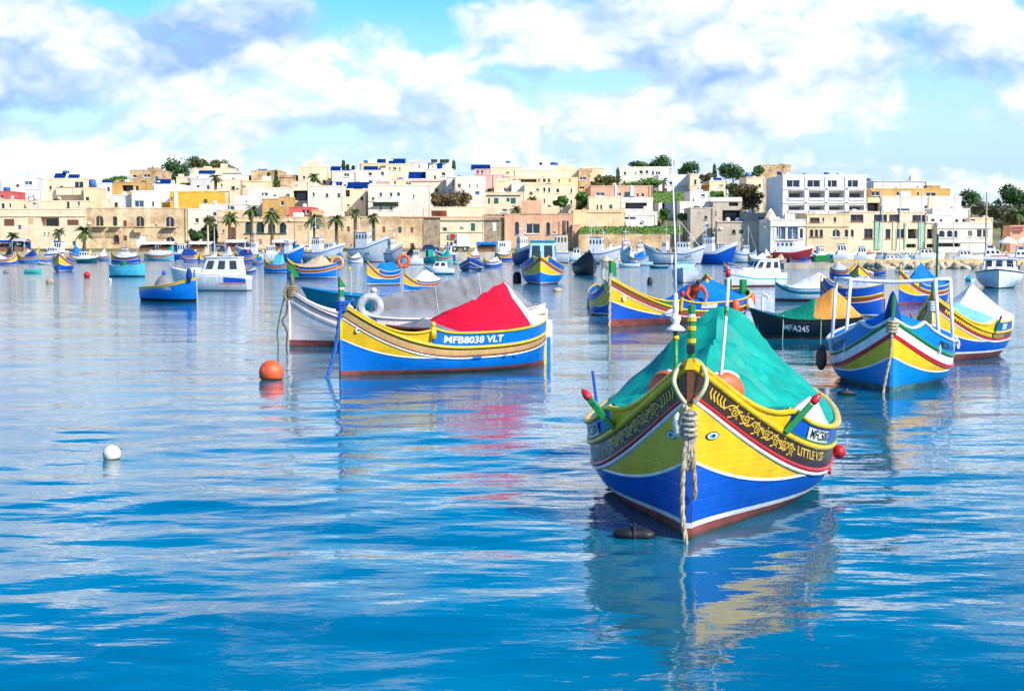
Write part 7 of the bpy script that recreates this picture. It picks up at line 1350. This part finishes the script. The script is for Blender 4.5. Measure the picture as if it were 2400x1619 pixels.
yacht('white launch with black canopy frame right of the dark red trawler', 1950, 2004, 613, 572, -6, L=5.5, cabh=1.6, canopy=PK)
yacht('white launch with a dark green awning before the green striped facade', 2140, 2210, 616, 584, -4, L=7, cabh=.9, canopy=GN)
# ------------------------------------------------------------------ buoys and floats on the water
def ball(label, px, py, r, m, name='mooring_buoy', sq=1.0, sink=.25, band_=None):
    p = wl(px, py); o = MB().lathe([(.001 if a in (0, 12) else r * math.sin(math.pi * a / 12), -r * sq * math.cos(math.pi * a / 12)) for a in range(13)], 20).build(name, m, None, True)
    o.location = (p.x, p.y, r * sq * (1 - 2 * sink)); o.rotation_euler = (random.uniform(-.1, .1), random.uniform(-.1, .1), random.uniform(0, 6)); tag(o, label, 'buoy', 'buoys on the water')
    if band_: MB().torus((0, 0, -r * sq * .45), r * .90, r * .05, 'z', 20, 6).build('weed_line', band_, o, True)
    return o
WEED = mat('weed', (.05, .04, .01), .9)
ball('orange red ball buoy between the pink boat and open water', 636, 890, .225, BUO, sink=.2, band_=WEED)
ball('white ball buoy alone in the left foreground water', 262, 1076, .105, BUW, sink=.2, band_=mat('yellow_weed', (.25, .16, .02), .9))
ball('red drum buoy left of the cyan blue boat', 204, 650, .24, PR, sq=.95, sink=.12)
ball('grey weathered buoy at the far left', 14, 640, .22, mat('old_grey_buoy', (.22, .19, .16), .8, var=.4, scale=8), sink=.35)
ball('tan weathered buoy left of the red drum buoy', 117, 664, .24, mat('old_tan_buoy', (.38, .31, .2), .8, var=.4, scale=8), sink=.35)
ball('small white buoy below the cyan blue boat', 258, 659, .12, BUW)
ball('small yellow buoy right of the beige awning boat', 819, 630, .18, PY, sq=.6)
ball('pale buoy floating beyond the grey tarpaulin', 1128, 649, .14, BUW)
ball('tan float drifting before the pale cyan wheelhouse boat', 1306, 682, .22, mat('tan_float', (.60, .45, .28), .8, var=.25), sq=.55)
ball('yellow and white float beside the life ring boat', 876, 684, .16, PCR, sq=.9)
def drum(label, px, py, r, hh, m, lid=None, tilt=0, name='drum_float'):
    p = wl(px, py); o = MB().lathe([(.001, -.15), (r, -.15), (r * 1.0, hh * .1), (r * 1.0, hh * .62), (r * .62, hh * .95), (.001, hh)], 14).build(name, m, None, True); o.location = (p.x, p.y, 0); o.rotation_euler = (R(tilt), 0, .4); tag(o, label, 'float', 'floating drums')
    if lid: MB().lathe([(.001, hh * .98), (r * 1.35, hh * .9), (r * 1.35, hh * .8), (r, hh * .76)], 14).build('lid', lid, o)
    m2 = MB().torus((0, 0, hh * .45), r * 1.0, r * .06, 'z', 14, 5); m2.build('hoop', BLK, o); return o
drum('blue bucket shaped float right of the striped boats', 1154, 652, .20, .38, PB, lid=TNV)
drum('black drum float left of the pale cyan wheelhouse boat', 1212, 661, .27, .66, BLK)
drum('black canister float right of the green fin', 1523, 666, .16, .42, BLK)
drum('grey rubber drum float beside the boat with the person', 1400, 722, .40, .62, mat('grey_rubber', (.16, .165, .17), .6, var=.35, scale=5), tilt=8)
p = wl(1487, 1258); m = MB(); rows = []
for i in range(13):
    a = -1 + 2 * i / 12; rr = (1 - abs(a) ** 3) ** .5; rows.append([(a * .19, rr * .085 * math.cos(t) * (1 + .12 * math.sin(7 * a + t)), .028 + rr * .055 * math.sin(t) * (1 + .15 * math.sin(9 * a + 2 * t))) for t in [k * math.pi / 6 for k in range(12)]])
o = m.grid(rows, 0, True).build('black_float', BLK, None, True); o.location = (p.x, p.y, 0); o.rotation_euler = (0, 0, R(-8)); tag(o, 'wrinkled black float lying at the bow of the turquoise tarped boat', 'float')
MB().torus((0, 0, .03), .085, .012, 'x', 14, 5).build('cord', TDK, o)
p = wl(1985, 925); o = MB().tube([(-.16, 0, .02), (-.05, 0, .035), (.06, 0, .03), (.16, .01, .015)], [.03, .045, .04, .02], 8).build('bottle_float', BLK, None, True); o.location = p; tag(o, 'small dark bottle float near the bow with the pipe frame', 'float'); MB().tube([(0, 0, .03), (.01, 0, .10)], .008, 5).build('stick', RP, o)
# life ring on the boat left of the white awning
o = MB().torus((0, 0, 0), .34, .10, 'y', 22, 8).build('life_ring', BUO, None, True); o.location = at(946, 612, wl(900, 662).y); tag(o, 'orange life ring standing over the blue and yellow boat left of the white awning', 'life ring')
o = MB().torus((0, 0, 0), .40, .11, 'y', 22, 8).build('life_ring', mat('pale_orange', (.85, .36, .10), .5), None, True); o.location = at(790, 616, wl(760, 652).y + .4); tag(o, 'pale orange life ring at the stern of the beige awning boat', 'life ring')
